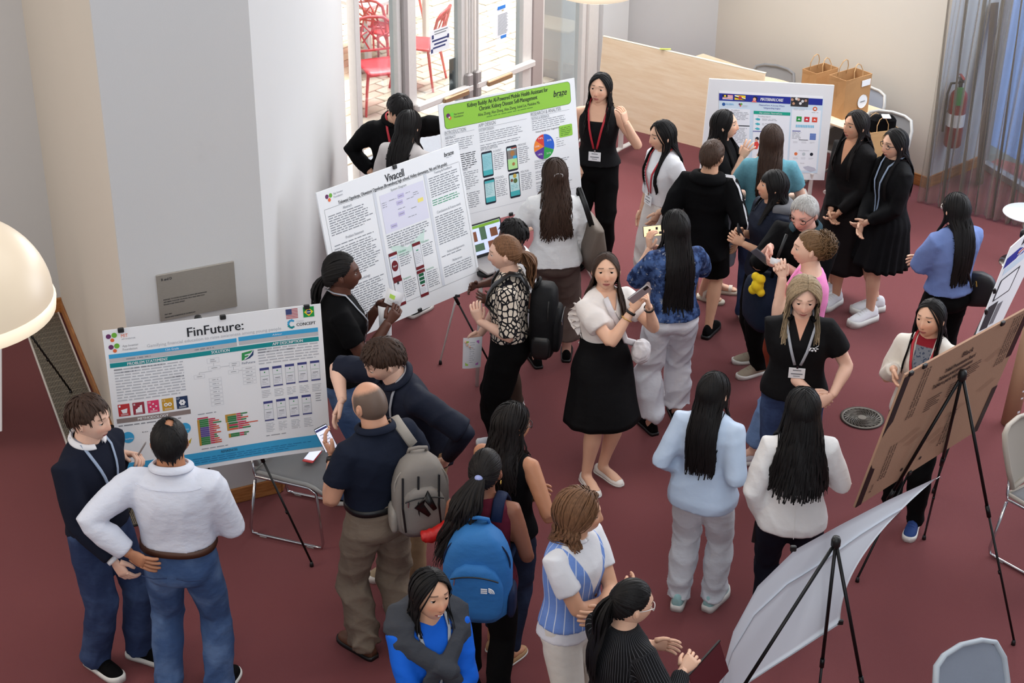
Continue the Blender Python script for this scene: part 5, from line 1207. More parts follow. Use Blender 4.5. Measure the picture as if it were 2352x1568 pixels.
    def _dir(s, az, el): return np.stack([np.cos(el)*np.cos(az), np.cos(el)*np.sin(az), np.sin(el)], -1)
    def _onhead(s, d, fac):
        p = d*np.array([.100, .081, .115])*fac[..., None]*s.hs + np.array([-.004, 0, 0]); H = np.array(s.HM); return p @ H[:3, :3].T+H[:3, 3]
    def _slerp(s, a, b, t):
        om = np.arccos(np.clip(np.sum(a*b, -1), -1, 1))[:, None]+1e-6; so = np.sin(om)
        return (np.sin((1-t)*om)/so)[..., None]*a[:, None, :]+(np.sin(t*om)/so)[..., None]*b[:, None, :]
    def collide(s, p, margin):
        """push hair outside the clothed torso"""
        sh = p.shape; q = s.inv_spine(p.reshape(-1, 3)); z = q[:, 2]/s.h; P = PROF[s.sex]; zz = [a[0] for a in P]+[.875]
        kz = np.array([s.bw if zz_ < .8 else 1 for zz_ in zz])
        a = np.interp(z, zz, np.array([x[1] for x in P]+[.03])*kz)*s.h+margin+.012*(z < .81); bf = np.interp(z, zz, np.array([x[2] for x in P]+[.03])*kz)*s.h+margin; bb = np.interp(z, zz, np.array([x[3] for x in P]+[.03])*kz)*s.h+margin
        fwd = q[:, 0] > .0; t = np.clip(np.abs(q[:, 1])/a, 0, 1); lim = np.sqrt(1-t*t)
        need = np.where(fwd, bf, bb)*lim; cur = np.abs(q[:, 0]); ins = (cur < need) & (z < .87)
        d = np.where(ins, (need-cur)*np.where(fwd, 1, -1), 0)
        c, sn = cos(s.lean[0]), sin(s.lean[0]); tw = s.twist
        dv = np.stack([d*cos(tw)*c, d*sin(tw), -d*sn], 1); return (p.reshape(-1, 3)+dv).reshape(sh)
    def hair_long(s, m, length=.42, n=150, phi=(58, 58), part=0.0, vol=.07, wave=0.0, freq=28, width=.013, gather=.9, name='hair', a0=50, seed=1, el=-12, bangs=0, behind=False, margin=None, thick=.28, crown=150, capfront=50, capthick=.007):
        n = int(n*1.5); width = width*.82
        r = np.random.RandomState(seed+int(abs(s.g.x)*10)); k1, k2 = 7, (12 if length > .25 else 7)
        u = (np.arange(n)+r.rand(n))/n; sd = np.where(np.arange(n) % 2, 1, -1); r.shuffle(u)
        a = np.radians(a0+(crown-a0)*u); root = np.stack([np.cos(a), np.full(n, part)+sd*.02+r.randn(n)*.015, np.sin(a)], 1); root /= np.linalg.norm(root, axis=1, keepdims=True)
        ph = np.where(sd > 0, phi[0], phi[1]); az = np.radians(ph+(178-ph)*u**.85+r.randn(n)*4)*sd
        tg = s._dir(az, np.radians(el+r.randn(n)*5)); t = np.linspace(0, 1, k1)[None, :]
        d = s._slerp(root, tg, np.repeat(t, n, 0)); lay = r.rand(n)
        fac = 1.03+(vol*lay)[:, None]+.04*np.sin(pi*t)*(vol/.07)+.0*t
        p1 = s._onhead(d, fac); p0 = p1[:, -1, :]
        L = length*(.86+.2*r.rand(n)); dd = np.linspace(0, 1, k2+1)[1:][None, :]*L[:, None]
        c = np.array(s.hc); off = p0-c; tt = dd/length
        g = 1-(1-gather)*np.clip(tt, 0, 1)
        p2 = np.empty((n, k2, 3)); p2[:, :, 0] = c[0]+off[:, 0:1]*g-.01*tt; p2[:, :, 1] = c[1]+off[:, 1:2]*g; p2[:, :, 2] = p0[:, 2:3]-dd
        if behind: p2[:, :, 0] = np.minimum(p2[:, :, 0], c[0]-.02-.03*tt)
        fz = r.rand(n)[:, None]*6.28
        p2[:, :, 0] += (wave+.003)*np.sin(freq*dd+fz)*np.clip(tt*3, 0, 1); p2[:, :, 1] += (wave+.004)*np.cos(freq*.9*dd+fz*1.3)*np.clip(tt*3, 0, 1)
        p2 = s.collide(p2, (s.ease if hasattr(s, 'ease') else .015)+(margin if margin is not None else .006)+.016*lay[:, None].repeat(k2, 1).reshape(-1))
        V, F = s.strands(np.concatenate([p1, p2], 1), width, thick)
        Vs, Fs = [V], list(F); off_ = len(V)
        if bangs:
            nb = bangs; az = np.radians(np.linspace(-52, 52, nb)); rt = s._dir(az*.6, np.radians(np.full(nb, 68.))); tg = s._dir(az, np.radians(16+r.randn(nb)*3))
            dq = s._slerp(rt, tg, np.repeat(np.linspace(0, 1, 7)[None, :], nb, 0)); V2, F2 = s.strands(s._onhead(dq, 1.05+.04*np.sin(pi*np.linspace(0, 1, 7))[None, :].repeat(nb, 0)), width, thick)
            Vs.append(V2); Fs += [tuple(i+off_ for i in f) for f in F2]; off_ += len(V2)
        V3, F3 = s.cap(m, capfront, min(phi)+4, -45, capthick); Vs.append(V3); Fs += [tuple(i+off_ for i in f) for f in F3]
        s.hairo = hair_mesh(s, name, np.concatenate(Vs), Fs, m); return s.hairo
    def hair_short(s, m, n=200, front=40, side=20, ear=4, back=-36, vol=.10, width=.014, length=.42, fringe=0, seed=2, wild=12, capth=.010, bald=None, curl=0.0, crown=(-.35, 0, .94), capside=62):
        n = int(n*1.6); width = width*.8; capth = min(capth, .012)
        r = np.random.RandomState(seed+int(abs(s.g.x)*10)); k = 7
        az = np.radians(r.uniform(-180, 180, n)); aa = np.degrees(np.abs(az))
        elv = np.interp(aa, [0, 35, 62, 92, 125, 180], [front-fringe, front-fringe*.8, side, ear, back*.6, back])
        c = np.array(crown); c = c/np.linalg.norm(c); root = np.repeat(c[None, :], n, 0)+r.randn(n, 3)*.10; root /= np.linalg.norm(root, axis=1, keepdims=True)
        tg = s._dir(az+np.radians(r.randn(n)*wild), np.radians(elv+r.randn(n)*5))
        t1 = np.clip(r.uniform(.3, 1.08, n), .3, 1.0); t0 = np.clip(t1-length, 0, 1); t = t0[:, None]+(t1-t0)[:, None]*np.linspace(0, 1, k)[None, :]
        d = s._slerp(root, tg, t); lift = vol*(.35+.65*r.rand(n))[:, None]; tt = np.linspace(0, 1, k)[None, :]
        fac = 1.02+lift*np.sin(pi*(tt*.62+.1))*(.6+.4*np.sin(np.clip(t, 0, 1)*pi))
        p = s._onhead(d, fac)
        if curl: fz = r.rand(n)[:, None, None]*6.28; p = p+curl*np.sin(tt[..., None]*9+fz+np.array([0, 2., 4.]))*tt[..., None]
        if bald is not None:
            keep = ~(bald(d[:, -1, :]) | bald(d[:, -4, :]) | bald(d[:, 0, :])); p = p[keep]
        V, F = s.strands(p, width, .45, (.7, 1, .9, .2)); V2, F2 = s.cap(m, front, capside, back, capth, bald)
        o = len(V); s.hairo = hair_mesh(s, 'hair', np.concatenate([V, V2]), F+[tuple(i+o for i in f) for f in F2], m); return s.hairo
    def hair_tail(s, m, tie=(180, 8), n=130, tail=.34, nt=60, width=.012, spread=.028, front=44, wave=.0, freq=24, back=.03, vol=.05, seed=4, thick=.3, tail_off=(0, 0), tieband=None, tw=None, ear=8):
        r = np.random.RandomState(seed+int(abs(s.g.x)*10)); k = 8; az = np.radians(r.uniform(-180, 180, n)); aa = np.degrees(np.abs(az))
        el = np.interp(aa, [0, 45, 75, 95, 125, 180], [front, front-8, 16, ear, -28, -42])
        rt = s._dir(az, np.radians(el+r.rand(n)*14)); tg = np.repeat(s._dir(np.radians(tie[0]), np.radians(tie[1]))[None, :], n, 0)+r.randn(n, 3)*.05; tg /= np.linalg.norm(tg, axis=1, keepdims=True)
        tt = np.linspace(0, 1, k)[None, :]; d = s._slerp(rt, tg, np.repeat(tt, n, 0)); fac = 1.03+vol*(.4+.6*r.rand(n))[:, None]*np.sin(pi*np.clip(tt*.8+.1, 0, 1))
        V, F = s.strands(s._onhead(d, fac), width, thick, (.6, 1, 1, .6)); Vs = [V]; Fs = list(F); o = len(V)
        tp = s._onhead(s._dir(np.radians(tie[0]), np.radians(tie[1]))[None, :], np.array([1.04]))[0]; H = np.array(s.HM)[:3, :3]
        bdir = H @ np.array([cos(radians(tie[0])), sin(radians(tie[0])), 0])
        if tail:
            kt = 13; L = tail*(.75+.3*r.rand(nt)); q = np.linspace(0, 1, kt)[None, :]; dist = q*L[:, None]; a = r.rand(nt)*6.28; rr = spread*np.sqrt(r.rand(nt))
            sp = np.minimum(1, .35+q*2.6)*(1-.35*q)
            p = np.empty((nt, kt, 3)); arc = back*np.sin(np.clip(q*3, 0, 1)*pi/2)
            for i in range(2): p[:, :, i] = tp[i]+bdir[i]*arc+(np.cos(a) if i == 0 else np.sin(a))[:, None]*rr[:, None]*sp+tail_off[i]*q
            p[:, :, 2] = tp[2]+.012*np.sin(np.clip(q*4, 0, 1)*pi)-dist
            fz = r.rand(nt)[:, None]*6.28; p[:, :, 0] += (wave+.002)*np.sin(freq*dist+fz)*np.clip(q*3, 0, 1); p[:, :, 1] += (wave+.002)*np.cos(freq*dist+fz*2)*np.clip(q*3, 0, 1)
            p = s.collide(p, (s.ease if hasattr(s, 'ease') else .015)+.008+rr[:, None].repeat(kt, 1).reshape(-1)*.6)
            V2, F2 = s.strands(p, tw or width, .6, (.6, 1, 1, .9, .2)); Vs.append(V2); Fs += [tuple(i+o for i in f) for f in F2]; o += len(V2)
        V3, F3 = s.cap(m, front, 70, -42, .007); Vs.append(V3); Fs += [tuple(i+o for i in f) for f in F3]
        s.hairo = hair_mesh(s, 'hair', np.concatenate(Vs), Fs, m); s.tiep = Vector(tp)
        if tieband:
            M = s.M @ Matrix.Translation(Vector(tp)); MB().sphere((0, 0, 0), (.022, .022, .016), 12, 8, M=M).build('hair_tie', tieband, s.hairo, True)
        return s.hairo
    def curls(s, m, centre, rad, n=120, width=.010, seed=5, name='hair_bun', amp=.012):
        r = np.random.RandomState(seed); d = r.randn(n, 3); d /= np.linalg.norm(d, axis=1, keepdims=True); k = 8
        e = np.cross(d, r.randn(n, 3)); e /= np.linalg.norm(e, axis=1, keepdims=True); t = np.linspace(-.6, .6, k)[None, :, None]
        q = d[:, None, :]*np.cos(t)+e[:, None, :]*np.sin(t); fz = r.rand(n, 1, 1)*6
        p = np.array(centre)+q*np.array(rad)*(.80+.25*r.rand(n))[:, None, None]+amp*np.sin(t*9+fz+np.array([0, 2, 4.]))
        V, F = s.strands(p, width, .6, (.5, 1, 1, .4)); sp = MB().sphere(centre, tuple(x*.85 for x in rad), 14, 10); o = len(V)
        hn = s.HN[-1]; s.HN = []; v2 = s.Wn(np.array([tuple(x) for x in sp.v])); o_ = np_mesh(name, np.concatenate([V, v2]), F+[tuple(i+o for i in f) for f in sp.f], m, s.hairo); cw = np.array(s.W(centre)); al = np.concatenate([V, v2])-cw; al /= np.linalg.norm(al, axis=1, keepdims=True); nn = al.copy(); nn[:o] = al[:o]*.7+hn*.5
        o_.data.normals_split_custom_set_from_vertices(nn.tolist()); return o_
# ================================================================== PEOPLE IN THE ROOM
SK_L = skin_mat('skin_fair', (228, 186, 164), brow=(120, 92, 70)); SK_A = skin_mat('skin_light_tan', (226, 180, 152)); SK_T = skin_mat('skin_tan', (212, 162, 132)); SK_O = skin_mat('skin_olive', (186, 130, 98), lip=(150, 84, 76))
SK_B = skin_mat('skin_brown', (134, 84, 62), lip=(120, 62, 58), brow=(24, 18, 16)); SK_D = skin_mat('skin_dark_brown', (88, 54, 42), lip=(92, 48, 48), brow=(16, 12, 12))
SK_BALD = skin_mat('skin_cropped_scalp', (206, 154, 126), scalp=(78, 70, 64), scalpmask=(.088, .058, .22)); SK_WH = skin_mat('skin_older_fair', (222, 170, 152), brow=(150, 140, 134))
HB = hair_mat('black_hair', (12, 10, 10)); HB2 = hair_mat('soft_black_hair', (18, 14, 13)); HBR = hair_mat('dark_brown_hair', (44, 30, 23)); HBM = hair_mat('brown_hair', (92, 64, 44)); HCB = hair_mat('curly_brown_hair', (92, 66, 44), .5, (140, 106, 72)); HBL = hair_mat('ash_blonde_hair', (152, 126, 96), .55, (196, 172, 138)); HGR = hair_mat('grey_hair', (164, 160, 156), .5, (206, 204, 200)); HBK = hair_mat('braided_black_hair', (14, 12, 12), .6); HSB = hair_mat('short_brown_hair', (52, 37, 28), .5)
def ncol(c): return (*lin(c), 1)
BLK = cloth('black_cotton', (11, 11, 13), .85, spec=.1); BLK2 = cloth('black_twill', (10, 10, 11), .85, spec=.1); NVY = cloth('navy_knit', (24, 28, 42), .9, bscale=40); NVP = cloth('navy_pique', (25, 31, 46), .85, bscale=30); NVD = cloth('dark_navy_jacket', (24, 29, 44), .7); WHT = cloth('white_cotton', (226, 226, 230), .85); WHS = cloth('white_oxford_cotton', (216, 220, 232), .8, bump=.4, bscale=14); CRM = cloth('cream_linen', (222, 216, 206), .85); OFFW = cloth('off_white_trousers', (220, 216, 212), .8); WBZ = cloth('white_blazer_cloth', (228, 226, 224), .75, bump=.25, bscale=14); TAUP = cloth('taupe_trousers', (98, 84, 78), .85); KHA = cloth('khaki_chinos', (124, 110, 96), .85, bscale=14, bump=.45); KHB = cloth('tan_chinos', (150, 124, 96), .85)
def denim(name, rgb, fade):
    def b(t, col, bs):
        x, y, z, v = t.attr('bp'); n = t.noise(5, 5); m = t.m('MULTIPLY', t.sm(n, .42, .68), .75)
        c = t.mix(m, ncol(rgb), ncol(fade)); tw = t.noise(900, 1); return t.mix(t.m('MULTIPLY', tw, .25), c, ncol(tuple(min(255, int(q*1.35+14)) for q in rgb)))
    return cloth(name, rgb, .85, bump=.4, bscale=14, build=b)
DNB = denim('blue_denim', (56, 78, 116), (98, 122, 158)); DND = denim('dark_denim', (26, 32, 50), (44, 54, 78)); DNM = denim('indigo_denim', (38, 50, 80), (66, 84, 118)); DNL = denim('light_denim', (98, 124, 164), (142, 164, 196))
RED_LAN = mat('red_lanyard', (186, 40, 54), .6, var=.15, vscale=60); GRY_LAN = mat('grey_lanyard', (158, 162, 170), .6, var=.05); BLU_LAN = mat('pale_blue_lanyard', (142, 158, 182), .6, var=.05)
def vmask(t, zv, slope, w0=0.0, zt=.86):
    x, y, z, v = t.attr('bp'); ay = t.m('ABSOLUTE', y); lim = t.m('ADD', t.m('MULTIPLY', t.m('SUBTRACT', z, zv), slope), w0)
    a = t.sm(t.m('SUBTRACT', ay, lim), .0015, -.0015); return t.m('MULTIPLY', t.m('MULTIPLY', a, t.sm(x, .0, .01)), t.m('MULTIPLY', t.sm(z, zv-.002, zv+.002), t.m('SUBTRACT', 1.0, t.sm(t.attr('arm')[0], .0, .001)) if False else 1.0))
def vneck(base, skin, zv=.755, slope=.42, w0=0.0):
    return lambda t, col, b: t.mix(vmask(t, zv, slope, w0), col, ncol(skin))
def band(P, sd, t, m, w=.008, name='bracelet', r=None):
    A = P.arm[sd]; c = A['E'].lerp(A['T'], t); d = (A['T']-A['E']).normalized(); r = r or (.0172+.014*(1-t))*P.h*P.bw**.5; u = d.orthogonal().normalized(); v = d.cross(u)
    mb = MB(); mb.rings([[P.W(c+d*z+(u*cos(a)+v*sin(a))*rr) for a in [2*pi*j/18 for j in range(18)]] for z, rr in ((-w, r), (-w, r+.0025), (w, r+.0025), (w, r))], cap=False); return mb.build(name, m, P.root, True)
def belt(P, m, z=.588, e=.022):
    mb = MB(); mb.rings([[P.W(p) for p in P.ring(zz, ee, 36)] for zz, ee in ((z-.010, e-.006), (z-.010, e), (z+.010, e), (z+.010, e-.006))], cap=False); return mb.build('belt', m, P.root, True)
BELTM = mat('brown_leather', (74, 44, 30), .5, var=.1)
def phone_at(label, P, top, bot, w=.074, face=None, screen=None, m=None, back=False):
    """a phone whose ends are the local points top and bot"""
    a, b = P.W(top), P.W(bot); U = (a-b).normalized(); L = .150; c = (a+b)/2
    f = Vector(face) if face is not None else (CAMP-c); f = (f-U*f.dot(U)).normalized(); R = U.cross(f); M = frame(c, R, U, f)
    t = thing('phone', label, 'phone', c); MB().box((0, 0, 0), (w, L, .009), M, bev=.006).build('case', m or M_black, t)
    if screen is not None:
        MB().box((0, 0, .0046), (w-.006, L-.008, .001), M).build('screen', screen, t)
    if back: MB().box((w*.22, L*.36, -.006), (.026, .034, .004), M, bev=.003).build('camera_bump', M_black, t)
    return t, M
def screen_mat(name, rgb, e): return mat(name, rgb, .2, var=0, emit=e)
SCR_W = screen_mat('lit_white_screen', (216, 222, 240), .55); SCR_G = screen_mat('lit_gallery_screen', (236, 206, 160), .9); SCR_D = mat('dark_screen', (60, 56, 60), .15, var=0)

# 1 ---- youth in navy sweater pointing at the finance poster
p = P01 = Person('youth in navy sweater with white collar pointing a pen at the finance poster', (192, 904), 1.73, 332, 'm', head=(14, 4, 0), skin=SK_L, L=dict(to=('l', 283, 1040, .30), pole=(-.2, .5, -1), dir=(.9, .1, .15), palm=(0, -.6, -.8), curl=.75), R=dict(to=('l', 262, 1288, -.20), pole=(-1, -.3, -.2), dir=(.5, .1, -.8), palm=(0, 1, 0), curl=.5), stand=((.10, .09), (-.06, -.09)))
p.body(); p.trousers(DNM, 'jeans', ease=.014, knee=1.12, hem=1.25); p.top(NVY, 'sweater', z0=.53, ease=.020, sleeve='long', sr=1.08, flare=.012); p.collar(WHT, 1.14, .034, flare=.014); p.shoes(BLK2, 'sneaker'); p.eyes()
p.hair_short(HBR, n=260, front=40, fringe=16, side=10, ear=0, vol=.20, length=.5, width=.017, capth=.022, wild=18); p.lanyard(BLU_LAN, .62, True, badge_m=mat('pale_blue_badge', (150, 176, 196), .4, var=0)); band(p, -1, .97, WHT, .012, 'watch')
# 2 ---- man in white shirt from behind
p = P02 = Person('man in white shirt and blue jeans seen from behind, left hand on hip', (384, 960), 1.74, 84, 'm', 1.08, head=(14, 4, 0), skin=SK_O, L=dict(to=('f', 296, 1270, -.155), pole=(-.35, 1, .1), dir=(-.25, -.85, -.35), palm=(.95, -.2, 0), curl=.25), R=dict(to=(.24, -.10, .98), pole=(-.6, -1, -.3)), stand=((.0, .14), (.02, -.14)))
p.body(); p.trousers(DNB, 'jeans', z1=.60, ease=.014, knee=1.05, hem=1.1); p.top(WHS, 'shirt', z0=.59, ease=.026, sleeve='long', sr=1.22, cuff=1.2, flare=.0, amp=.006, k=17); p.collar(WHS, 1.2, .034); belt(p, BELTM, .586, .030); p.shoes(BLK2, 'shoe')
MB().tube([p.W(p.surf(.803, l, .031, True)) for l in np.linspace(-.19, .19, 14)], .0022, 5).build('yoke_seam', WHS, p.root)
pk = MB()
for sd in (1, -1): pk.tube([p.W(Vector((-.155-.02*(1-abs(x)/.07), sd*.09+x, .895-.012*abs(x)*10*(x*sd < 0)*.6))) for x in (-.065, -.03, 0, .03, .065)], .003, 5)
pk.build('pocket_seams', DNM, p.root)
bald2 = lambda D: (np.linalg.norm((D-np.array([-.16, -.10, .98]))*np.array([.9, 1.2, .6]), axis=1) < .24)
p.hair_short(HB, n=260, front=44, side=22, ear=4, back=-40, vol=.07, length=.35, width=.012, capth=.010, bald=bald2, crown=(-.2, 0, .97)); p.glasses(M_alumdk)
# 3 ---- woman with braids
p = P03 = Person('woman with long black braids in a black tee holding folded papers', (782, 576), 1.74, 8, 'f', 1.16, head=(-3, -2, 0), skin=SK_D, L=dict(to=('l', 868, 706, .07), pole=(-.4, .4, -1), dir=(.7, -.3, .5), palm=(0, -1, 0), curl=.6), R=dict(to=('l', 890, 742, -.13), pole=(-.5, -.4, -1), dir=(.6, .3, .6), palm=(0, 1, .2), curl=.6))
p.body(); p.trousers(DNB, 'jeans', thigh=1.1); p.top(BLK, 'tee', z0=.52, ease=.016, sleeve='short', sr=1.12); p.shoes(BLK2, 'sneaker'); p.eyes(); p.lanyard(GRY_LAN, .60, True)
p.hair_tail(HBK, (180, -8), n=95, tail=.42, nt=40, width=.017, tw=.016, thick=.9, spread=.052, vol=.13, back=.045, wave=.003)
# 4 ---- young man in navy overshirt leaning
p = P04 = Person('dark-haired young man in navy overshirt and tan chinos leaning to the poster edge', (897, 768), 1.76, 216, 'm', head=(-18, 30, -4), lean=(20, 0), skin=SK_L, R=dict(to=('l', 786, 918, -.22), pole=(-.3, -.8, .2), dir=(.5, -.1, -.8), palm=(.2, .2, -1), curl=.35, spread=1.8), L=dict(to=(.02, .26, .98), pole=(-.6, 1, .1), curl=.5), stand=((.16, .10), (.10, -.12)))
p.body(); p.trousers(KHB, 'chinos'); p.top(NVD, 'overshirt', z0=.49, ease=.020, sleeve='elbow', sr=1.15, flare=.02, amp=.005)
for sd in (1,):
    A = p.arm[1]; MB().tube([p.W(A['E'].lerp(A['S'], .1)), p.W(A['E']), p.W(A['E'].lerp(A['T'], .5)), p.W(A['E'].lerp(A['T'], .95))], [.062, .058, .052, .040], 14).build('sleeve', NVD, p.root, True)
p.collar(NVD, 1.25, .034); p.shoes(cloth('beige_suede', (158, 140, 116), .9), 'sneaker'); p.eyes(); p.hair_short(HBR, n=280, front=40, fringe=14, side=12, ear=0, vol=.20, length=.5, width=.017, capth=.024, curl=.006, wild=22); p.lanyard(GRY_LAN, .64, False, off=.04)
# 5 ---- balding man with grey backpack
p = P05 = Person('balding man in navy polo and khaki trousers holding up a phone', (856, 874), 1.73, 128, 'm', 1.06, head=(10, 14, 0), skin=SK_BALD, L=dict(to=('f', 765, 1046, .20), pole=(-.3, .5, -1), dir=(.55, .25, .8), palm=(-.4, -.9, 0), curl=.5), R=dict(to=(.20, -.12, 1.06), pole=(-.5, -.8, -.5)), stand=((.02, .11), (-.06, -.11)))
p.body(); p.trousers(KHA, 'khaki_trousers', z1=.60, ease=.016, thigh=1.04, knee=1.08, hem=1.2, amp=.007); p.top(NVP, 'polo_shirt', z0=.57, ease=.022, sleeve='short', sr=1.16, amp=.005); p.collar(NVP, 1.22, .030); belt(p, M_black, .585, .028); p.shoes(mat('brown_shoe_leather', (92, 58, 40), .45, var=.1), 'shoe', sole=M_black); p.eyes()
MB().tube([p.spine1(Vector((.006+.0645*cos(t), .066*sin(t), .842*p.h-.018*cos(t)-.004))) for t in np.linspace(1.6, 2*pi-1.6, 22)], .0032, 6).build('collar_piping', WHT, p.root)
kids(p.root)[-1].data.transform(p.M); band(p, 1, .90, M_black, .013, 'watch')
# 6 ---- woman with blue backpack
p = P06 = Person('woman with long dark ponytail in maroon sleeveless top wearing a blue backpack', (1112, 1032), 1.60, 84, 'f', 1.04, head=(-10, 10, 0), skin=SK_B, L=dict(to=(.20, .12, .96), pole=(-.9, .25, -.4)), R=dict(to=(.20, -.17, .93), pole=(-.9, -.4, -.3)), stand=((.06, .08), (-.06, -.08)))
p.body(bare=True); p.trousers(BLK2, 'trousers'); p.top(cloth('maroon_top', (92, 26, 42), .8), 'top', z0=.47, ease=.012, sleeve=None, flare=.012); p.shoes(mat('tan_leather_flat', (178, 140, 100), .6, var=.08), 'flat')
p.hair_tail(HB2, (178, 2), n=150, tail=.50, nt=170, width=.012, spread=.085, wave=.014, freq=20, vol=.07, back=.06, tail_off=(-.02, .15), tieband=mat('lilac_hair_tie', (150, 160, 210), .6, var=0))
MB().lathe([(.010, -.002), (.012, 0), (.010, .002)], 12, M=p.M @ p.HM @ Matrix.Translation((-.006, -.084, -.045)) @ Matrix.Rotation(pi/2, 4, 'X')).build('earring', mat('gold', (214, 176, 96), .25, 1.0, var=0), p.root, True)
# 7 ---- woman in sleeveless black top, hair long, glasses
p = P07 = Person('woman in sleeveless black top and dark jeans with long wavy hair and glasses', (1168, 922), 1.63, 62, 'f', head=(-34, 8, 0), skin=SK_O, R=dict(to=('f', 1238, 1138, .12), pole=(-.7, -.7, -.2), dir=(.5, .6, -.5), curl=.6), L=dict(to=(.2, -.02, 1.0), pole=(-.3, 1, -.2)), stand=((.02, .08), (-.10, -.06)))
p.body(bare=True); p.trousers(DND, 'jeans', knee=.95, hem=.95, end=.92); p.top(BLK, 'top', z0=.52, ease=.014, sleeve=None, flare=.014); p.shoes(mat('tan_leather_flat', (178, 140, 100), .6, var=.08), 'loafer'); p.eyes(); p.glasses()
p.hair_long(HB2, .30, 170, (72, 72), wave=.010, vol=.11, gather=1.1, el=-5)
# 8 ---- smiling woman in blue with grey sweater
p = P08 = Person('smiling woman in bright blue top with a grey sweater tied over the shoulders', (985, 1312), 1.60, 296, 'f', 1.06, head=(8, -8, -6), skin=SK_T, L=dict(to=(.24, -.06, .95), pole=(-.3, 1, -.4), dir=(.2, -1, 0)), R=dict(to=(.25, .06, .99), pole=(-.3, -1, -.4), dir=(.2, 1, 0)))
SK8 = None
p.body(); p.trousers(BLK2); p.top(cloth('bright_blue_jersey', (22, 96, 206), .7), 'top', z0=.5, ease=.015, sleeve='three', amp=.005); p.shoes(BLK2, 'shoe'); p.eyes()
GSW = cloth('charcoal_knit', (62, 64, 70), .95, bscale=60, bump=.5); mb = MB(); e = .034
e = .024
pts = [p.surf(.745, -.155, e)+Vector((.0, 0, 0)), p.surf(.79, -.14, e), p.spine1(Vector((.0, -.145, .826*p.h))), p.spine1(Vector((-.065, -.10, .838*p.h))), p.spine1(Vector((-.09, 0, .842*p.h))), p.spine1(Vector((-.065, .10, .838*p.h))), p.spine1(Vector((.0, .145, .826*p.h))), p.surf(.79, .14, e), p.surf(.745, .155, e)]
mb.tube([p.W(q) for q in pts], [(.012, .035), (.018, .055), (.020, .080), (.022, .085), (.022, .075), (.022, .085), (.020, .080), (.018, .055), (.012, .035)], 16, ref=p.M.to_3x3() @ Vector((.8, -.6, .2)))
mb.tube([p.W(q) for q in (p.surf(.80, -.13, e), p.surf(.765, -.08, e+.008), p.surf(.725, -.01, e+.022), p.surf(.685, .05, e+.014), p.surf(.60, .085, e+.01), p.surf(.545, .10, e+.01))], [(.022, .040), (.024, .052), (.028, .050), (.024, .046), (.022, .056), (.018, .054)], 14, ref=p.M.to_3x3() @ Vector((.8, -.4, .3)))
mb.tube([p.W(q) for q in (p.surf(.80, .13, e), p.surf(.77, .08, e+.008), p.surf(.732, .02, e+.020), p.surf(.70, -.05, e+.016), p.surf(.62, -.065, e+.008), p.surf(.54, -.07, e+.008))], [(.022, .040), (.024, .052), (.028, .050), (.024, .046), (.022, .052), (.018, .054)], 14, ref=p.M.to_3x3() @ Vector((.8, .4, .3)))
mb.tube([p.W(q) for q in (p.surf(.745, -.04, e+.04), p.surf(.72, .02, e+.055), p.surf(.70, .06, e+.03))], [.03, .04, .03], 12)
co, no, fa = remesh(mb, .010, 4); a = wrinkle(co, .005, 26, 5); np_mesh('tied_sweater', co+no*a[:, None], fa, GSW, p.root)
lg = MB(); c = p.surf(.585, .088, e+.058); M = p.M @ frame(c, (0, 1, 0), (-.1, 0, .99), (1, 0, .1)); lg.tube([M @ Vector((.020*cos(t), .013*sin(t), 0)) for t in np.linspace(.5, 5.6, 14)], .0035, 6); lg.tube([M @ Vector((.004+.012*cos(t), .006*sin(t), .001)) for t in np.linspace(.3, 6.0, 10)], .003, 6); lg.build('emblem', M_white, p.root)
th_ = MB(); M = p.M @ p.HM @ Matrix.Scale(p.hs, 4); th_.rings([[M @ Vector((.0893-9*y*y, y, -.0664+5*y*y+dz)) for y in np.linspace(-.013, .013, 9)] for dz in (.0035, -.0035)], cap=False, close=False); th_.build('teeth', mat('teeth', (232, 226, 216), .3, var=0), p.root)
p.hair_long(HB, .13, 210, (80, 78), wave=.004, vol=.10, gather=1.0, part=.02, el=-18, width=.013); p.lanyard(GRY_LAN, .58, False, off=-.02)
# 9 ---- woman with curly short brown hair and striped blue vest
def _vest(t, col, b):
    x, y, z, v = t.attr('bp'); st = t.m('ABSOLUTE', t.m('SUBTRACT', t.m('FRACT', t.m('MULTIPLY', t.m('ARCTAN2', y, x), 3.5)), .5)); c = t.mix(t.sm(st, .43, .46), ncol((108, 142, 210)), ncol((214, 222, 238)))
    n = t.noise(120, 3); c = t.mix(t.m('MULTIPLY', n, .25), c, ncol((150, 176, 226))); return t.mix(vmask(t, .655, .40, .0), c, ncol((226, 226, 230)))
p = P09 = Person('woman with short wavy brown hair in a blue striped vest, arms crossed', (1330, 1120), 1.66, 322, 'f', 1.06, head=(32, 0, 4), skin=SK_T, R=dict(to=(.235, .10, 1.07), pole=(-.2, -1, -.6), dir=(.0, 1, .1), palm=(-1, 0, 0), curl=.4), L=dict(to=(.27, -.13, 1.12), pole=(-.2, 1, -.6), dir=(0, -1, .2), palm=(-1, 0, 0), curl=.4))
p.body(); p.trousers(CRM, 'trousers'); p.top(WHT, 'tee', z0=.50, ease=.014, sleeve='short', sr=1.08); p.top(cloth('blue_striped_vest', (108, 142, 210), .8, build=_vest), 'vest', z0=.545, z1=.838, ease=.021, sleeve=None, amp=.003); p.shoes(BLK2, 'flat'); p.eyes()
MB().tube([p.W(p.spine1(Vector((.010+.060*cos(t), .064*sin(t), .842*p.h-.012-.010*cos(t))))) for t in np.linspace(0, 2*pi, 26)], .011, 8).build('neckband', WHT, p.root, True)
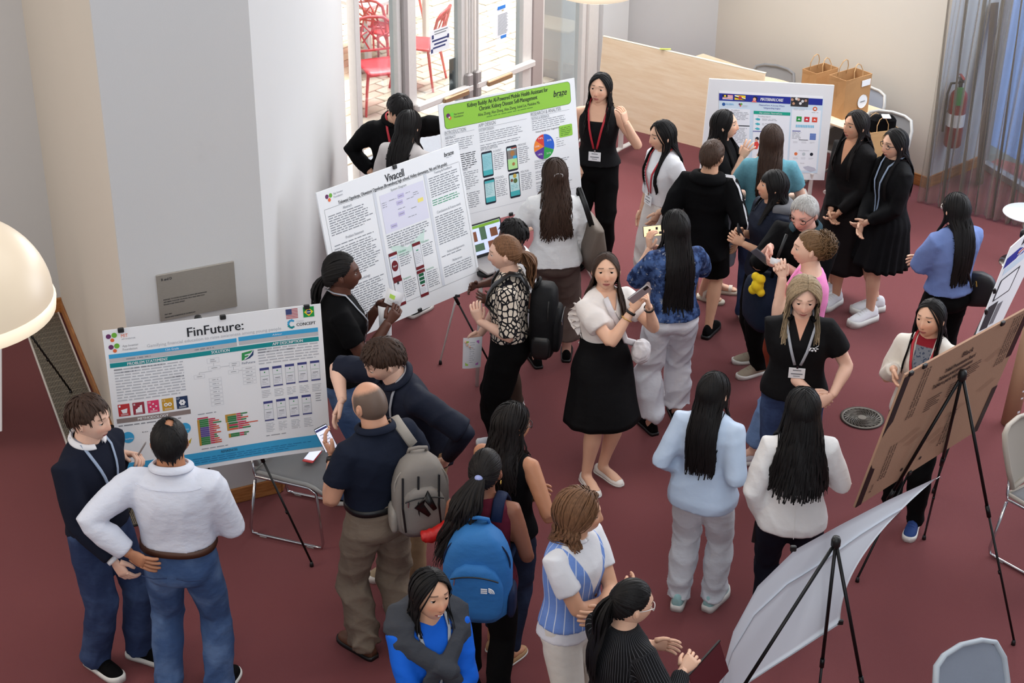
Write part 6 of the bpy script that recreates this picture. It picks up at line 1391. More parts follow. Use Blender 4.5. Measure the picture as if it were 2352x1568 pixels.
p.hair_long(HBM, .09, 260, (82, 84), vol=.20, gather=1.0, wave=.010, freq=60, el=-22, part=.15, width=.014, a0=44, capfront=42); band(p, 1, .86, M_chrome, .010, 'watch'); band(p, -1, .9, M_chrome, .006)
MB().lathe([(0, .004), (.009, .003), (.010, 0)], 12, M=p.M @ frame(p.surf(.655, .0, .035), (0, 1, 0), (0, 0, 1), (1, 0, 0))).build('button', BELTM, p.root, True)
# 10 ---- woman in pinstripe jacket, bottom
def _pin(t, col, b):
    x, y, z, v = t.attr('bp'); st = t.m('ABSOLUTE', t.m('SUBTRACT', t.m('FRACT', t.m('MULTIPLY', t.new('ShaderNodeAttribute', attribute_name='ang').outputs['Fac'], 11)), .5)); return t.mix(t.m('MULTIPLY', t.sm(st, .42, .47), .6), col, ncol((120, 120, 126)))
p = P10 = Person('woman with black ponytail in a black pinstripe jacket at the bottom edge', (1442, 1328), 1.60, 40, 'f', 1.05, head=(-22, 12, 0), skin=SK_A, R=dict(to=('l', 1568, 1540, -.20), pole=(-.4, -.8, -.8), dir=(.8, .1, .3), palm=(.1, .6, -.8), curl=.55), L=dict(to=(.32, .12, 1.0), pole=(-.3, .8, -.8)))
p.body(); p.trousers(BLK2); p.top(cloth('black_pinstripe', (20, 20, 22), .8, build=_pin), 'jacket', z0=.48, ease=.020, sleeve='long', sr=1.2, amp=.004); p.shoes(BLK2, 'shoe'); p.eyes(); p.glasses(M_alum)
p.hair_tail(HB, (180, 16), n=230, tail=.44, nt=120, width=.014, spread=.050, vol=.07, back=.045)
MB().sphere(tuple(p.M @ p.HM @ Vector((-.004, .090, -.036))), .009, 10, 8).build('earring', mat('pearl', (232, 226, 214), .25, var=0), p.root, True)
# 11 ---- woman with patterned blouse and black backpack
def _cells(t, col, b):
    v = t.new('ShaderNodeTexVoronoi', feature='DISTANCE_TO_EDGE'); v.inputs['Scale'].default_value = 26; v.inputs['Randomness'].default_value = .9; t.l.new(t.scalevec(t.new('ShaderNodeTexCoord').outputs['Object'], 1.2, 1.2, 1), v.inputs['Vector'])
    return t.mix(t.sm(v.outputs['Distance'], .10, .14), ncol((24, 24, 30)), ncol((220, 208, 192)))
p = P11 = Person('woman with brown ponytail in black and cream blouse wearing a black backpack', (1166, 534), 1.65, 172, 'f', 1.08, head=(6, 6, 0), skin=SK_L, L=dict(to=('l', 1101, 738, .10), pole=(-.5, .4, -1), dir=(.3, -.1, .9), palm=(0, -1, 0), curl=.6), R=dict(to=('l', 1096, 782, -.20), pole=(-.4, -.5, -.8), dir=(.6, 0, -.6), curl=.7), stand=((-.02, .08), (.04, -.08)))
p.body(); p.trousers(BLK2, 'trousers', thigh=1.1, knee=1.3, hem=1.5); p.top(cloth('cream_cell_print', (220, 208, 192), .8, build=_cells), 'blouse', z0=.57, ease=.018, sleeve='elbow', sr=1.2, amp=.004); p.shoes(WHT, 'sneaker'); p.eyes()
p.hair_tail(HBM, (180, 2), n=130, tail=.26, nt=90, width=.012, spread=.050, wave=.008, freq=30, vol=.06, back=.045)
# 12 ---- person in white tee behind
p = P12 = Person('person in white tee with short dark braids, half hidden behind the patterned blouse woman', (1186, 500), 1.51, 205, 'f', 1.0, head=(0, 16, 0), skin=SK_D, L=dict(to=(.22, .10, .98), pole=(-.3, .6, -1)), R=dict(to=(.25, -.12, 1.0), pole=(-.3, -.6, -1)))
p.body(); p.trousers(cloth('brown_trousers', (70, 54, 46))); p.top(WHT, 'tee', z0=.5, ease=.018, sleeve='short', sr=1.2); p.shoes(WHT, 'sneaker'); p.eyes()
p.hair_short(HBK, n=120, front=44, side=26, ear=6, vol=.20, length=.55, width=.020, capth=.014, wild=20, curl=.006)
# 13 ---- woman from behind with long curly hair
p = P13 = Person('woman from behind with long wavy brown hair, white blouse and taupe wide trousers', (1277, 362), 1.62, 96, 'f', 1.05, head=(6, 6, 0), skin=SK_L, R=dict(to=('f', 1345, 640, .14), pole=(-.5, -.7, -.6), dir=(.3, .2, .5)), L=dict(to=(.22, .14, 1.0), pole=(-.4, .8, -.5)), stand=((-.02, .11), (.06, -.12)))
p.body(); p.trousers(TAUP, 'trousers', thigh=1.15, knee=1.5, hem=1.85, end=.86); p.top(cloth('white_crinkle_blouse', (224, 224, 224), .8, bump=.4, bscale=14), 'blouse', z0=.515, ease=.022, sleeve='three', sr=1.25, flare=.03, amp=.006); p.shoes(BLK2, 'shoe', sole=M_black)
p.hair_long(HBR, .40, 200, (66, 66), wave=.018, freq=22, vol=.12, gather=1.15, el=-8, width=.012)
MB().tube([p.M @ p.HM @ Vector((-.112, .030*cos(t), .030+.016*sin(t))) for t in np.linspace(0, 2*pi, 16)], .004, 6).build('hair_clip', M_alumdk, p.hairo, True)
# 14 ---- girl in black vest by the kidney poster
def _sq(t, col, b):
    x, y, z, v = t.attr('bp'); ay = t.m('ABSOLUTE', y); m = t.m('MULTIPLY', t.m('MULTIPLY', t.sm(ay, .050, .047), t.sm(z, .768, .771)), t.sm(x, 0, .01)); return t.mix(m, col, ncol((226, 180, 152)))
p = P14 = Person('tall young woman in black sleeveless waistcoat with red lanyard beside the kidney poster', (1379, 164), 1.68, 256, 'f', head=(-8, -8, -3), skin=SK_A, L=dict(to=('f', 1427, 272, .08), pole=(-.1, .6, -1), dir=(-.1, -.25, 1), palm=(-.4, -.8, 0), curl=.5), R=dict(to=('f', 1336, 398, .10), pole=(-.6, -.6, 0), dir=(.5, -.3, -.6), curl=.4))
p.body(bare=True); p.trousers(BLK2, 'trousers', knee=1.1, hem=1.25); p.top(cloth('black_waistcoat', (16, 16, 18), .75, build=_sq), 'waistcoat', z0=.545, ease=.014, sleeve=None, flare=.05); p.shoes(BLK2, 'shoe', sole=M_black); p.eyes(); p.lanyard(RED_LAN, .60)
p.hair_long(HB, .30, 170, (70, 68), wave=.006, vol=.09, gather=1.05, part=.0)
# 15 ---- man in black shirt behind
p = P15 = Person('man in black shirt with red lanyard bowing his head behind the white poster', (907, 203), 1.70, 284, 'm', head=(22, 40, 0), lean=(8, 0), skin=SK_A, L=dict(to=('f', 1050, 243, .44), pole=(0, .2, -1), dir=(.4, .6, .1), palm=(0, -.2, -1), curl=.8), R=dict(to=(.08, -.20, 1.0), pole=(-.8, -.6, -.2)))
p.body(); p.trousers(BLK2); p.top(BLK, 'shirt', z0=.50, ease=.024, sleeve='long', sr=1.2, amp=.006); p.collar(BLK, 1.2, .03); p.shoes(BLK2, 'shoe', sole=M_black); p.eyes(); p.lanyard(RED_LAN, .62, False, off=-.03)
p.hair_short(HB, n=230, front=42, fringe=14, side=10, ear=-4, vol=.14, length=.5, width=.015, capth=.02)
# 16 ---- girl with long hair in grey white
p = P16 = Person('long-haired young woman in pale grey cardigan seen from behind the white poster', (931, 249), 1.67, 62, 'f', head=(-6, 18, 0), skin=SK_A)
p.body(); p.trousers(BLK2); p.top(cloth('pale_grey_cardigan', (198, 192, 190), .85), 'cardigan', ease=.020, sleeve='long', sr=1.2, amp=.005); p.shoes(BLK2, 'sneaker'); p.hair_long(HB, .40, 170, (70, 66), vol=.09, gather=1.1, wave=.004)
# 17 ---- woman taking a photo, centre
p = P17 = Person('woman in white puff-sleeve blouse and black skirt raising a phone, centre of the room', (1397, 580), 1.63, 302, 'f', head=(-34, -15, 2), skin=SK_A, L=dict(to=('f', 1490, 704, .30), pole=(.1, .5, -1), dir=(.1, -.25, 1), palm=(-.5, -.8, .2), curl=.75), R=dict(to=('f', 1452, 712, .24), pole=(.2, -.5, -1), dir=(.25, .3, .9), palm=(-.2, .9, .2), curl=.75), stand=((.02, .03), (.05, -.12)))
def _v17(t, col, b): return t.mix(vmask(t, .755, .42), col, ncol((226, 180, 152)))
p.body(); p.top(cloth('white_chiffon', (232, 226, 222), .7, build=_v17), 'blouse', z0=.60, ease=.020, sleeve='short', sr=1.12, puff=.020, amp=.005); p.skirt(cloth('black_crepe', (13, 13, 15), .75), z1=.645, z0=.285, flare=.085, pleat=.005, npl=9, ease=.026, amp=.010); p.shoes(mat('white_leather', (230, 226, 220), .4, var=.02), 'loafer'); p.eyes()
p.hair_long(HBR, .30, 170, (70, 70), vol=.05, gather=.9, wave=.003, part=0); band(p, -1, .93, M_black); band(p, 1, .93, M_black); band(p, -1, .74, mat('gold', (214, 176, 96), .25, 1.0, var=0), .003)
rf = MB(); N = 46
rs = []
for w_ in (0, 1, 2):
    row = []
    for i in range(N):
        t = i/(N-1); z = .80-.19*t; l = -.135+.045*sin(pi*t)*-.6; q = p.surf(z, max(-.142, l), .020, True); out = Vector((-.5, -1, 0)).normalized(); row.append(p.W(q+out*(.030*w_*sin(pi*min(1, t*1.1+.08)))+Vector((.012*w_*sin(i*1.25), 0, .010*w_*cos(i*1.1)))))
    rs.append(row)
rf.rings(rs, cap=False, close=False); rf.build('ruffle', MATS['white_chiffon'], p.root, True)
MB().tube([p.W(p.surf(z, l, .024)) for z, l in ((.835, -.035), (.80, -.022), (.775, 0), (.80, .022), (.835, .035))], .0016, 5).build('necklace', M_chrome, p.root); MB().sphere(tuple(p.W(p.surf(.773, 0, .026))), .009, 8, 6).build('pendant', MATS['pearl'], p.root)
# 18 ---- woman in blue batik blouse
def _batik(t, col, b):
    n = t.noise(16, 5, rough=.65); m = t.noise(34, 4); c = t.mix(t.sm(n, .40, .60), ncol((28, 42, 78)), ncol((74, 100, 150))); return t.mix(t.sm(m, .60, .70), c, ncol((150, 154, 162)))
p = P18 = Person('woman with very long black hair in blue marbled blouse and white wide trousers', (1557, 479), 1.63, 104, 'f', 1.04, head=(10, 4, 0), skin=SK_A, L=dict(to=('f', 1492, 572, .26), pole=(-.1, .6, -1), dir=(.15, .1, 1), palm=(.2, -.9, 0), curl=.6), R=dict(to=(.28, -.06, 1.18), pole=(-.2, -.9, -.6)), stand=((-.05, .12), (.06, -.10)))
p.body(); p.trousers(cloth('white_wide_trousers', (214, 214, 220), .75, bump=.3), 'trousers', thigh=1.05, knee=1.25, hem=1.5, end=.93, amp=.008); p.top(cloth('blue_marbled_cotton', (60, 84, 130), .8, build=_batik), 'blouse', z0=.53, ease=.018, sleeve='elbow', sr=1.15, flare=.02); p.shoes(BLK2, 'shoe', sole=M_black); p.hair_long(HB, .50, 230, (74, 74), vol=.09, gather=1.15, wave=.004, width=.015)
# 19 ---- woman in white shirt and trousers with red lanyard
p = P19 = Person('young woman in white shirt and white trousers with red lanyard, hand in pocket', (1527, 272), 1.59, 208, 'f', head=(-6, 4, 0), skin=SK_A, L=dict(to=('l', 1512, 488, .19), pole=(-.9, .4, 0), dir=(.3, -.2, -.9), curl=.3), R=dict(to=(.02, -.24, .76)))
p.body(); p.trousers(OFFW, 'trousers', thigh=1.1, knee=1.35, hem=1.5); p.top(WHT, 'shirt', z0=.575, ease=.020, sleeve='three', sr=1.25, amp=.005); p.shoes(WHT, 'sneaker'); p.eyes(); p.lanyard(RED_LAN, .60); p.hair_long(HB, .38, 170, (72, 70), vol=.08, gather=1.05, wave=.003)
# 20 ---- boy in black hoodie
p = P20 = Person('boy in black hoodie with white shoulder stripes, shorts and black trainers', (1636, 320), 1.57, 72, 'm', .95, head=(-20, 4, 0), skin=SK_T, L=dict(to=(.0, .22, .80)), R=dict(to=(.02, -.24, .80)))
p.body(); p.trousers(BLK2, 'shorts', thigh=1.2, knee=1.4, end=.44); p.top(BLK, 'hoodie', z0=.42, ease=.026, sleeve='long', sr=1.3, cuff=1.5, flare=.02, amp=.007); p.shoes(BLK2, 'sneaker', sole=M_black)
mb = MB()
for z0, r0, k in ((.838, .085, .030), (.822, .100, .034)): mb.tube([p.W(p.spine1(Vector((-.035+r0*cos(t)*.9, r0*sin(t)*1.1, z0*p.h-.02*(cos(t) > 0)*cos(t))))) for t in np.linspace(.6, 2*pi-.6, 20)], k, 10)
co, no, fa = remesh(mb, .012, 5); np_mesh('hood', co, fa, BLK, p.root)
st = MB(); A = p.arm[-1]
for o_ in (-.012, 0, .012): st.tube([p.W(q) for q in (p.spine1(Vector((-.02+o_*1.5, -.09, .838*p.h))), A['S']+Vector((o_*1.5-.012, -.022, .072)), A['S']+Vector((o_-.03, -.072, .0)), A['S'].lerp(A['E'], .5)+Vector((o_-.03, -.072, 0)), A['E']+Vector((o_-.03, -.066, 0)), A['E'].lerp(A['T'], .8)+Vector((o_-.02, -.052, 0)))], .0042, 5)
o = st.build('sleeve_stripes', WHT, p.root); o['kind'] = 'stuff'
p.hair_short(HSB, n=320, front=42, side=26, ear=6, back=-38, vol=.10, length=.35, width=.013, capth=.014, wild=16)
# 21 ---- presenter at the whiteboard
p = P21 = Person('presenter in black dress and white sandals gesturing at the whiteboard poster', (1667, 249), 1.58, 338, 'f', head=(10, -6, 0), skin=SK_A, R=dict(to=('l', 1704, 362, -.16), pole=(-.2, -.5, -1), dir=(.35, .1, .9), palm=(.2, .9, .1), curl=.25, spread=2), L=dict(to=('l', 1738, 366, .06), pole=(-.1, .5, -1), dir=(.7, -.1, .6), palm=(0, -.4, .9), curl=.2))
p.body(); p.skirt(BLK, .64, .26, .05, .004, 12, .016); p.top(BLK, 'dress_top', z0=.57, ease=.018, sleeve='elbow', sr=1.25); p.shoes(mat('cream_strap', (214, 204, 190), .6, var=.03), 'sandal', sole=mat('cream_sole', (204, 194, 178), .7, var=.03)); p.eyes(); p.hair_long(HB, .34, 170, (74, 72), vol=.06, gather=1.0)
# 22 ---- woman in teal tee from behind
p = P22 = Person('woman from behind with straight brown hair in a teal tee and jeans', (1777, 282), 1.64, 82, 'f', 1.05, head=(8, 6, 0), skin=SK_L, L=dict(to=(.22, .08, .98), pole=(-.5, 1, -.4)), R=dict(to=(.22, -.08, .98), pole=(-.5, -1, -.4)))
p.body(); p.trousers(DNM, 'jeans'); p.top(cloth('teal_heather', (96, 148, 162), .85, var=.18, vscale=70), 'tee', z0=.50, ease=.018, sleeve='short', sr=1.2); p.shoes(BLK2, 'sneaker'); p.hair_long(HBR, .36, 180, (70, 70), vol=.06, gather=1.0, wave=.003)
# 23 ---- woman in navy jacket with grey hood
p = P23 = Person('woman with black bobbed hair in navy jacket with grey hood, holding a phone', (1777, 388), 1.58, 198, 'f', 1.08, head=(-14, -10, 0), skin=SK_T, L=dict(to=('l', 1708, 560, .08), pole=(-.5, .5, -1), dir=(.7, -.3, .4), palm=(0, -1, 0), curl=.6), R=dict(to=('l', 1704, 535, -.08), pole=(-.5, -.5, -1), dir=(.7, .2, .3), palm=(0, 1, 0), curl=.6))
p.body(); p.trousers(BLK2); p.top(NVD, 'jacket', z0=.47, ease=.026, sleeve='three', sr=1.3, amp=.005); p.shoes(cloth('beige_canvas', (164, 152, 134), .9), 'sneaker'); p.eyes()
mb = MB(); mb.tube([p.W(p.spine1(Vector((-.035+.085*cos(t)*.95, .115*sin(t), .83*p.h-.008)))) for t in np.linspace(.7, 2*pi-.7, 20)], .042, 10); co, no, fa = remesh(mb, .013, 4); np_mesh('hood', co, fa, cloth('grey_fleece', (108, 108, 112), .95), p.root)
p.hair_long(HB, .20, 190, (72, 72), vol=.08, gather=1.05, bangs=26, capfront=44, width=.014)
# 24 ---- older man with grey hair
p = P24 = Person('grey-haired older man in glasses and black jacket with rust trousers', (1857, 440), 1.66, 232, 'm', 1.05, head=(2, 18, 0), skin=SK_WH, R=dict(to=('f', 1770, 566, .30), pole=(-.4, -.6, -1), dir=(.6, .1, -.4), palm=(0, .8, -.2), curl=.6), L=dict(to=('f', 1806, 612, .26), pole=(-.5, .6, -1), dir=(.6, -.6, .1), palm=(-.2, -.5, .8), curl=.6))
p.body(); p.trousers(cloth('rust_chinos', (140, 62, 44), .85), 'chinos'); p.top(BLK, 'jacket', z0=.47, ease=.030, sleeve='three', sr=1.3, amp=.005); p.collar(cloth('dark_teal_collar', (44, 66, 76)), 1.25, .03); p.shoes(BLK2, 'shoe'); p.eyes(); p.glasses(); p.hair_short(HGR, n=260, front=44, side=18, ear=-6, back=-40, vol=.10, length=.5, width=.012, capth=.014)
# 25 ---- woman in pink tank with curly bun
p = P25 = Person('woman in pink tank top with a curly brown bun and pale rolled jeans', (1866, 524), 1.66, 178, 'f', 1.10, head=(0, 0, 0), skin=SK_L, L=dict(to=('l', 1801, 640, .10), pole=(-.5, .4, -1), dir=(.2, -.4, .9), palm=(0, -1, 0), curl=.6), R=dict(to=('l', 1796, 632, .0), pole=(-.3, -.5, -1), dir=(.3, .3, .8), palm=(0, 1, 0), curl=.6), stand=((.28, .15), (-.04, -.08)))
p.body(bare=True); p.trousers(DNL, 'jeans', thigh=1.15, knee=1.35, hem=1.45, end=.92); p.top(cloth('pink_jersey', (236, 142, 196), .8), 'tank_top', z0=.53, z1=.82, ease=.014, sleeve=None); p.shoes(WHT, 'sneaker'); p.eyes()
p.hair_tail(HCB, (180, 18), n=110, tail=0, width=.014, vol=.10, wave=.004); p.curls(HCB, p.tiep+Vector((.02, 0, -.01)), (.082, .080, .088), 360, .0085)
MB().tube([p.W(p.spine1(Vector((.004+.048*cos(t), .052*sin(t), .845*p.h-.018*cos(t))))) for t in np.linspace(0, 2*pi, 22)], .002, 5).build('necklace', M_chrome, p.root)
# 26 ---- woman with ash blonde hair, black polo
p = P26 = Person('woman with ash blonde shoulder-length hair in a black polo, hands clasped', (1851, 634), 1.65, 262, 'f', 1.16, head=(2, 4, 0), skin=SK_L, R=dict(to=('f', 1862, 902, .20), pole=(-.8, -.8, -.3), dir=(.3, .8, -.3), palm=(-.8, .2, -.3), curl=.4), L=dict(to=('f', 1912, 908, .22), pole=(-.8, .7, -.3), dir=(.3, -.7, -.4), palm=(-.8, -.2, -.3), curl=.5))
p.body(); p.trousers(DNM, 'jeans'); p.top(cloth('black_polo', (15, 15, 17), .8, build=vneck(0, (214, 164, 140), .768, .36)), 'polo_shirt', z0=.515, ease=.020, sleeve='short', sr=1.2, flare=.01); p.collar(BLK, 1.22, .026, open_=.75); p.shoes(WHT, 'sneaker'); p.eyes(); p.lanyard(GRY_LAN, .64, True, spread=.052)
p.hair_long(HBL, .20, 460, (80, 74), vol=.22, gather=1.12, wave=.004, part=.12, width=.017, el=-16)
em = MB(); 
for k in range(9): q = p.surf(.745+.004*sin(k*1.9), .060+.006*k, .034); em.sphere(tuple(p.W(q)), (.005, .003, .004+.003*(k % 3 == 0)), 6, 4)
em.tube([p.W(p.surf(.752, .055, .033)), p.W(p.surf(.750, .09, .033)), p.W(p.surf(.757, .112, .033))], .0018, 5); o = em.build('embroidered_name', WHT, p.root); o['kind'] = 'stuff'
# 27 ---- woman in white blazer from behind
p = P27 = Person('woman in white blazer and navy trousers with thick long black hair, from behind', (1850, 892), 1.64, 86, 'f', head=(0, 4, 0), skin=SK_A, L=dict(to=('f', 1752, 1186, .04), pole=(-.7, .8, 0), dir=(.2, .1, -1), curl=.6), R=dict(to=(.24, -.10, 1.08), pole=(-.8, -.75, -.4)))
p.body(); p.trousers(cloth('dark_navy_trousers', (22, 24, 36), .75), knee=.95, hem=1.0); p.top(WBZ, 'blazer', z0=.485, ease=.022, sleeve='long', sr=1.18, flare=.022, amp=.004); p.shoes(BLK2, 'shoe', sole=M_black)
p.hair_long(HB, .42, 300, (78, 78), vol=.15, gather=1.85, width=.013, el=-4, wave=.003); MB().tube([p.W(p.surf(z, .0, .026+.022*max(0, (.62-z)/.15), True)) for z in np.linspace(.60, .49, 8)], .0022, 5).build('back_vent', WBZ, p.topo)
# 28 ---- girl in pale blue satin
p = P28 = Person('young woman in pale blue satin shirt and white trousers with mint trainers', (1638, 852), 1.58, 66, 'f', head=(-18, 6, 0), skin=SK_A, R=dict(to=(.13, -.16, .90), pole=(-1, -.3, 0)), L=dict(to=(.10, .17, .90), pole=(-1, .3, 0)), stand=((-.02, .09), (.05, -.09)))
p.body(); p.trousers(cloth('white_track_trousers', (208, 212, 218), .65, bump=.4, bscale=14), 'trousers', thigh=1.05, knee=1.15, hem=1.22); p.top(cloth('pale_blue_satin', (186, 204, 226), .40, bump=.15, bscale=8), 'shirt', z0=.47, ease=.026, sleeve='long', sr=1.25, cuff=1.2, flare=.03, amp=.008, k=16); p.shoes(cloth('mint_mesh', (160, 200, 200), .7), 'chunky'); p.hair_long(HB, .42, 240, (66, 62), vol=.06, gather=1.0, width=.012, wave=.002)
# 29 ---- tall girl in black suit
p = P29 = Person('young woman in black blazer and long black skirt with white chunky trainers, hands clasped', (1971, 250), 1.60, 216, 'f', head=(-8, -4, 0), skin=SK_T, L=dict(to=('f', 1927, 488, .18), pole=(-.6, 1, -.3), dir=(.3, -.5, -.8), curl=.5), R=dict(to=('f', 1908, 482, .20), pole=(-.6, -1, -.3), dir=(.2, .5, -.8), curl=.5), lod=1, stand=((.10, .07), (-.02, -.08)))
p.body(); p.skirt(cloth('black_chiffon', (24, 18, 19), .8), .63, .20, .09, .014, 8, .034, hemdip=.06); p.top(cloth('black_blazer', (16, 14, 15), .75, build=vneck(0, (204, 150, 118), .735, .30)), 'blazer', z0=.46, ease=.030, sleeve='long', sr=1.2, flare=.03); p.shoes(WHT, 'chunky', socks=WHT); p.eyes(); p.hair_long(HB2, .34, 130, (72, 74), vol=.07, gather=1.05, width=.016)
# 30 ---- girl in black with skirt
p = P30 = Person('young woman in black jacket and pleated black skirt with white trainers, next to the curtain', (2062, 292), 1.57, 203, 'f', head=(2, 2, 0), skin=SK_A, L=dict(to=(.20, .02, .84), pole=(-.6, 1, -.3)), R=dict(to=(.22, -.02, .82), pole=(-.6, -1, -.3)), lod=1, stand=((.10, .06), (-.04, -.07)))
p.body(); p.skirt(cloth('black_pleats', (17, 17, 20), .8), .62, .30, .08, .016, 16, .022); p.top(cloth('black_jacket', (15, 15, 17), .75), 'jacket', z0=.45, ease=.024, sleeve='long', sr=1.2); p.shoes(WHT, 'chunky', socks=WHT, scale=1.12); p.eyes(); p.glasses(); p.hair_long(HB, .38, 130, (74, 74), vol=.08, gather=1.05, width=.016); p.lanyard(BLU_LAN, .50, False, spread=.03)
# 31 ---- woman in blue shirt from behind with crossbody
p = P31 = Person('woman in blue shirt from behind with long black hair and a crossbody strap', (2207, 440), 1.60, 112, 'f', head=(6, 8, 0), skin=SK_A, L=dict(to=(.22, -.04, 1.04), pole=(-.4, 1, -.3)), R=dict(to=(.24, .04, 1.0), pole=(-.4, -1, -.3)))
p.body(); p.trousers(BLK2); p.top(cloth('blue_chambray', (112, 132, 184), .85, bump=.25, bscale=10), 'shirt', z0=.545, ease=.026, sleeve='elbow', sr=1.35, amp=.006); p.shoes(BLK2, 'shoe'); p.glasses(M_alum); p.hair_long(HB, .46, 180, (78, 74), vol=.06, gather=.85, width=.014)
# 32 ---- smiling girl in cream blazer behind the cardboard
def _open(t, col, b):
    m = vmask(t, .46, .06, .012); x, y, z, v = t.attr('bp'); n = t.noise(60, 2); g = t.mix(t.sm(n, .55, .6), ncol((120, 126, 136)), ncol((62, 74, 96))); r = t.mix(t.sm(z, .812, .816), g, ncol((140, 34, 46))); return t.mix(m, col, r)
p = P32 = Person('smiling young woman in cream blazer with red lanyard behind the cardboard board', (2146, 687), 1.58, 238, 'f', head=(-10, -6, 4), skin=SK_A, R=dict(to=('f', 2053, 846, .18), pole=(-.8, -.45, -.9), dir=(.5, .3, -.7), palm=(0, .8, 0), curl=.5), L=dict(to=(.24, .10, 1.0), pole=(-.4, .9, -.5)))
p.body(); p.trousers(BLK2); p.top(cloth('cream_blazer', (226, 220, 210), .75, build=_open), 'blazer', z0=.50, ease=.022, sleeve='long', sr=1.18); p.shoes(cloth('blue_trainer', (44, 66, 118), .7), 'sneaker', socks=cloth('yellow_sock', (214, 160, 50))); p.eyes(); p.lanyard(RED_LAN, .55)
p.hair_long(HB, .34, 200, (76, 78), vol=.07, gather=1.15, part=.05)
# ================================================================== FURNITURE AND SMALL THINGS
M_gplas = mat('grey_chair_plastic', (150, 150, 148), .5, var=.03); M_gmesh = mat('grey_mesh_back', (128, 128, 130), .75, var=.05, bump=.4, bscale=500); M_frame = mat('pale_grey_frame', (196, 196, 194), .4, var=.02)
def sled_chair(label, loc, rz, group='grey mesh-back sled chairs', fr=None, meshm=None, seatm=None):
    r = thing('sled_chair', label, 'chair', loc, rz, group); fr = fr or M_gplas
    nx, ny = 9, 9; vs = []; fs = []
    S = lambda u, v, d: Vector((-.22+.46*u, (-.235+.47*v)*(1-.10*(1-u)), .445+.016*((2*v-1)**2)-.045*max(0, (u-.75)/.25)**2-.008*sin(pi*u)-d))
    for d in (0, .016): vs += [S(i/nx, j/ny, d) for i in range(nx+1) for j in range(ny+1)]
    N = (nx+1)*(ny+1); ix = lambda i, j: i*(ny+1)+j
    for i in range(nx):
        for j in range(ny): q = (ix(i, j), ix(i+1, j), ix(i+1, j+1), ix(i, j+1)); fs += [q, tuple(N+k for k in reversed(q))]
    ed = [ix(i, 0) for i in range(nx)]+[ix(nx, j) for j in range(ny)]+[ix(i, ny) for i in range(nx, 0, -1)]+[ix(0, j) for j in range(ny, 0, -1)]
    for k in range(len(ed)): a, b = ed[k], ed[(k+1) % len(ed)]; fs.append((a, a+N, b+N, b))
    mb = MB(); mb.add(vs, fs); mb.build('seat', seatm or M_gmesh, r, True, world=False)
    rim = MB(); rim.tube([S(i/nx, 0, .008) for i in range(nx+1)]+[S(1, j/ny, .008) for j in range(1, ny+1)]+[S(1-i/nx, 1, .008) for i in range(1, nx+1)]+[S(0, 1-j/ny, .008) for j in range(1, ny+1)], .013, 8); rim.build('seat_rim', fr, r, True, world=False)
    B = lambda y, z: Vector((-.225-.14*((z-.44)/.40)**1.2+.045*(y/.23)**2, y, z))
    P_ = [(-.205, .50), (-.225, .62), (-.222, .74), (-.19, .815), (-.12, .835), (0, .842), (.12, .835), (.19, .815), (.222, .74), (.225, .62), (.205, .50)]
    f = MB(); f.tube([B(y, z) for y, z in P_]+[B(0, .485), B(-.205, .50)], [(.020, .014)]*13, 8); f.build('back_frame', fr, r, True, world=False)
    vs = []; fs = []; zr = np.linspace(.495, .835, 9); yr = np.linspace(-1, 1, 9)
    for d in (0, -.006):
        for z in zr:
            w_ = .214 if z < .76 else .214-.10*((z-.76)/.075)**2
            vs += [B(y*w_, z)+Vector((d, 0, 0)) for y in yr]
    for i in range(8):
        for j in range(8): q = (i*9+j, i*9+j+1, i*9+j+10, i*9+j+9); fs += [q, tuple(81+k for k in reversed(q))]
    mb = MB(); mb.add(vs, fs); mb.build('back_mesh', meshm or M_gmesh, r, True, world=False)
    for sy in (-1, 1):
        y = sy*.245
        MB().tube([(-.225, sy*.215, .56), (-.215, sy*.225, .46), (-.20, sy*.232, .43), (.15, sy*.232, .425), (.20, sy*.235, .40), (.235, y, .05), (.225, y, .014), (.18, y, .011), (-.20, y, .011), (-.245, y, .014), (-.255, y, .05), (-.205, sy*.236, .41)], .0095, 8).build('sled_frame', M_chrome, r, True, world=False)
        for x in (-.17, .15): MB().box((x, y, .006), (.05, .02, .012), None, bev=.003).build('glide', M_gplas, r, world=False)
    MB().tube([(.15, -.232, .42), (.15, .232, .42)], .009, 8).build('cross_rod', M_chrome, r, True, world=False)
    return r
sled_chair('grey sled chair beside the finance poster with a phone on its seat', (-1.28, 8.62, 0), radians(341))
sled_chair('grey sled chair cut off by the right edge beside the cardboard board', (3.29, 8.31, 0), radians(310), fr=mat('beige_chair_shell', (176, 166, 154), .5, var=.03), meshm=mat('beige_shell_back', (160, 152, 142), .6, var=.03))
sled_chair('pale grey mesh-back chair at the bottom right corner', (2.39, 6.11, 0), radians(300), fr=mat('pale_blue_grey_frame', (182, 190, 198), .4, var=.02), meshm=mat('pale_mesh_back', (150, 158, 172), .7, bump=.4, bscale=500))
sled_chair('grey chair behind the birch folding table', (2.25, 14.60, 0), radians(237), fr=M_gmesh)
sled_chair('grey mesh chair holding paper bag under the wall', (3.10, 13.42, 0), radians(237), fr=M_frame)
sled_chair('pale grey mesh chair with a dark seat tucked under the table behind the bags', (2.97, 14.09, 0), radians(229), fr=M_frame, seatm=mat('dark_grey_seat', (92, 88, 84), .7, var=.05), meshm=mat('blue_grey_mesh', (150, 158, 172), .75, bump=.4, bscale=500))
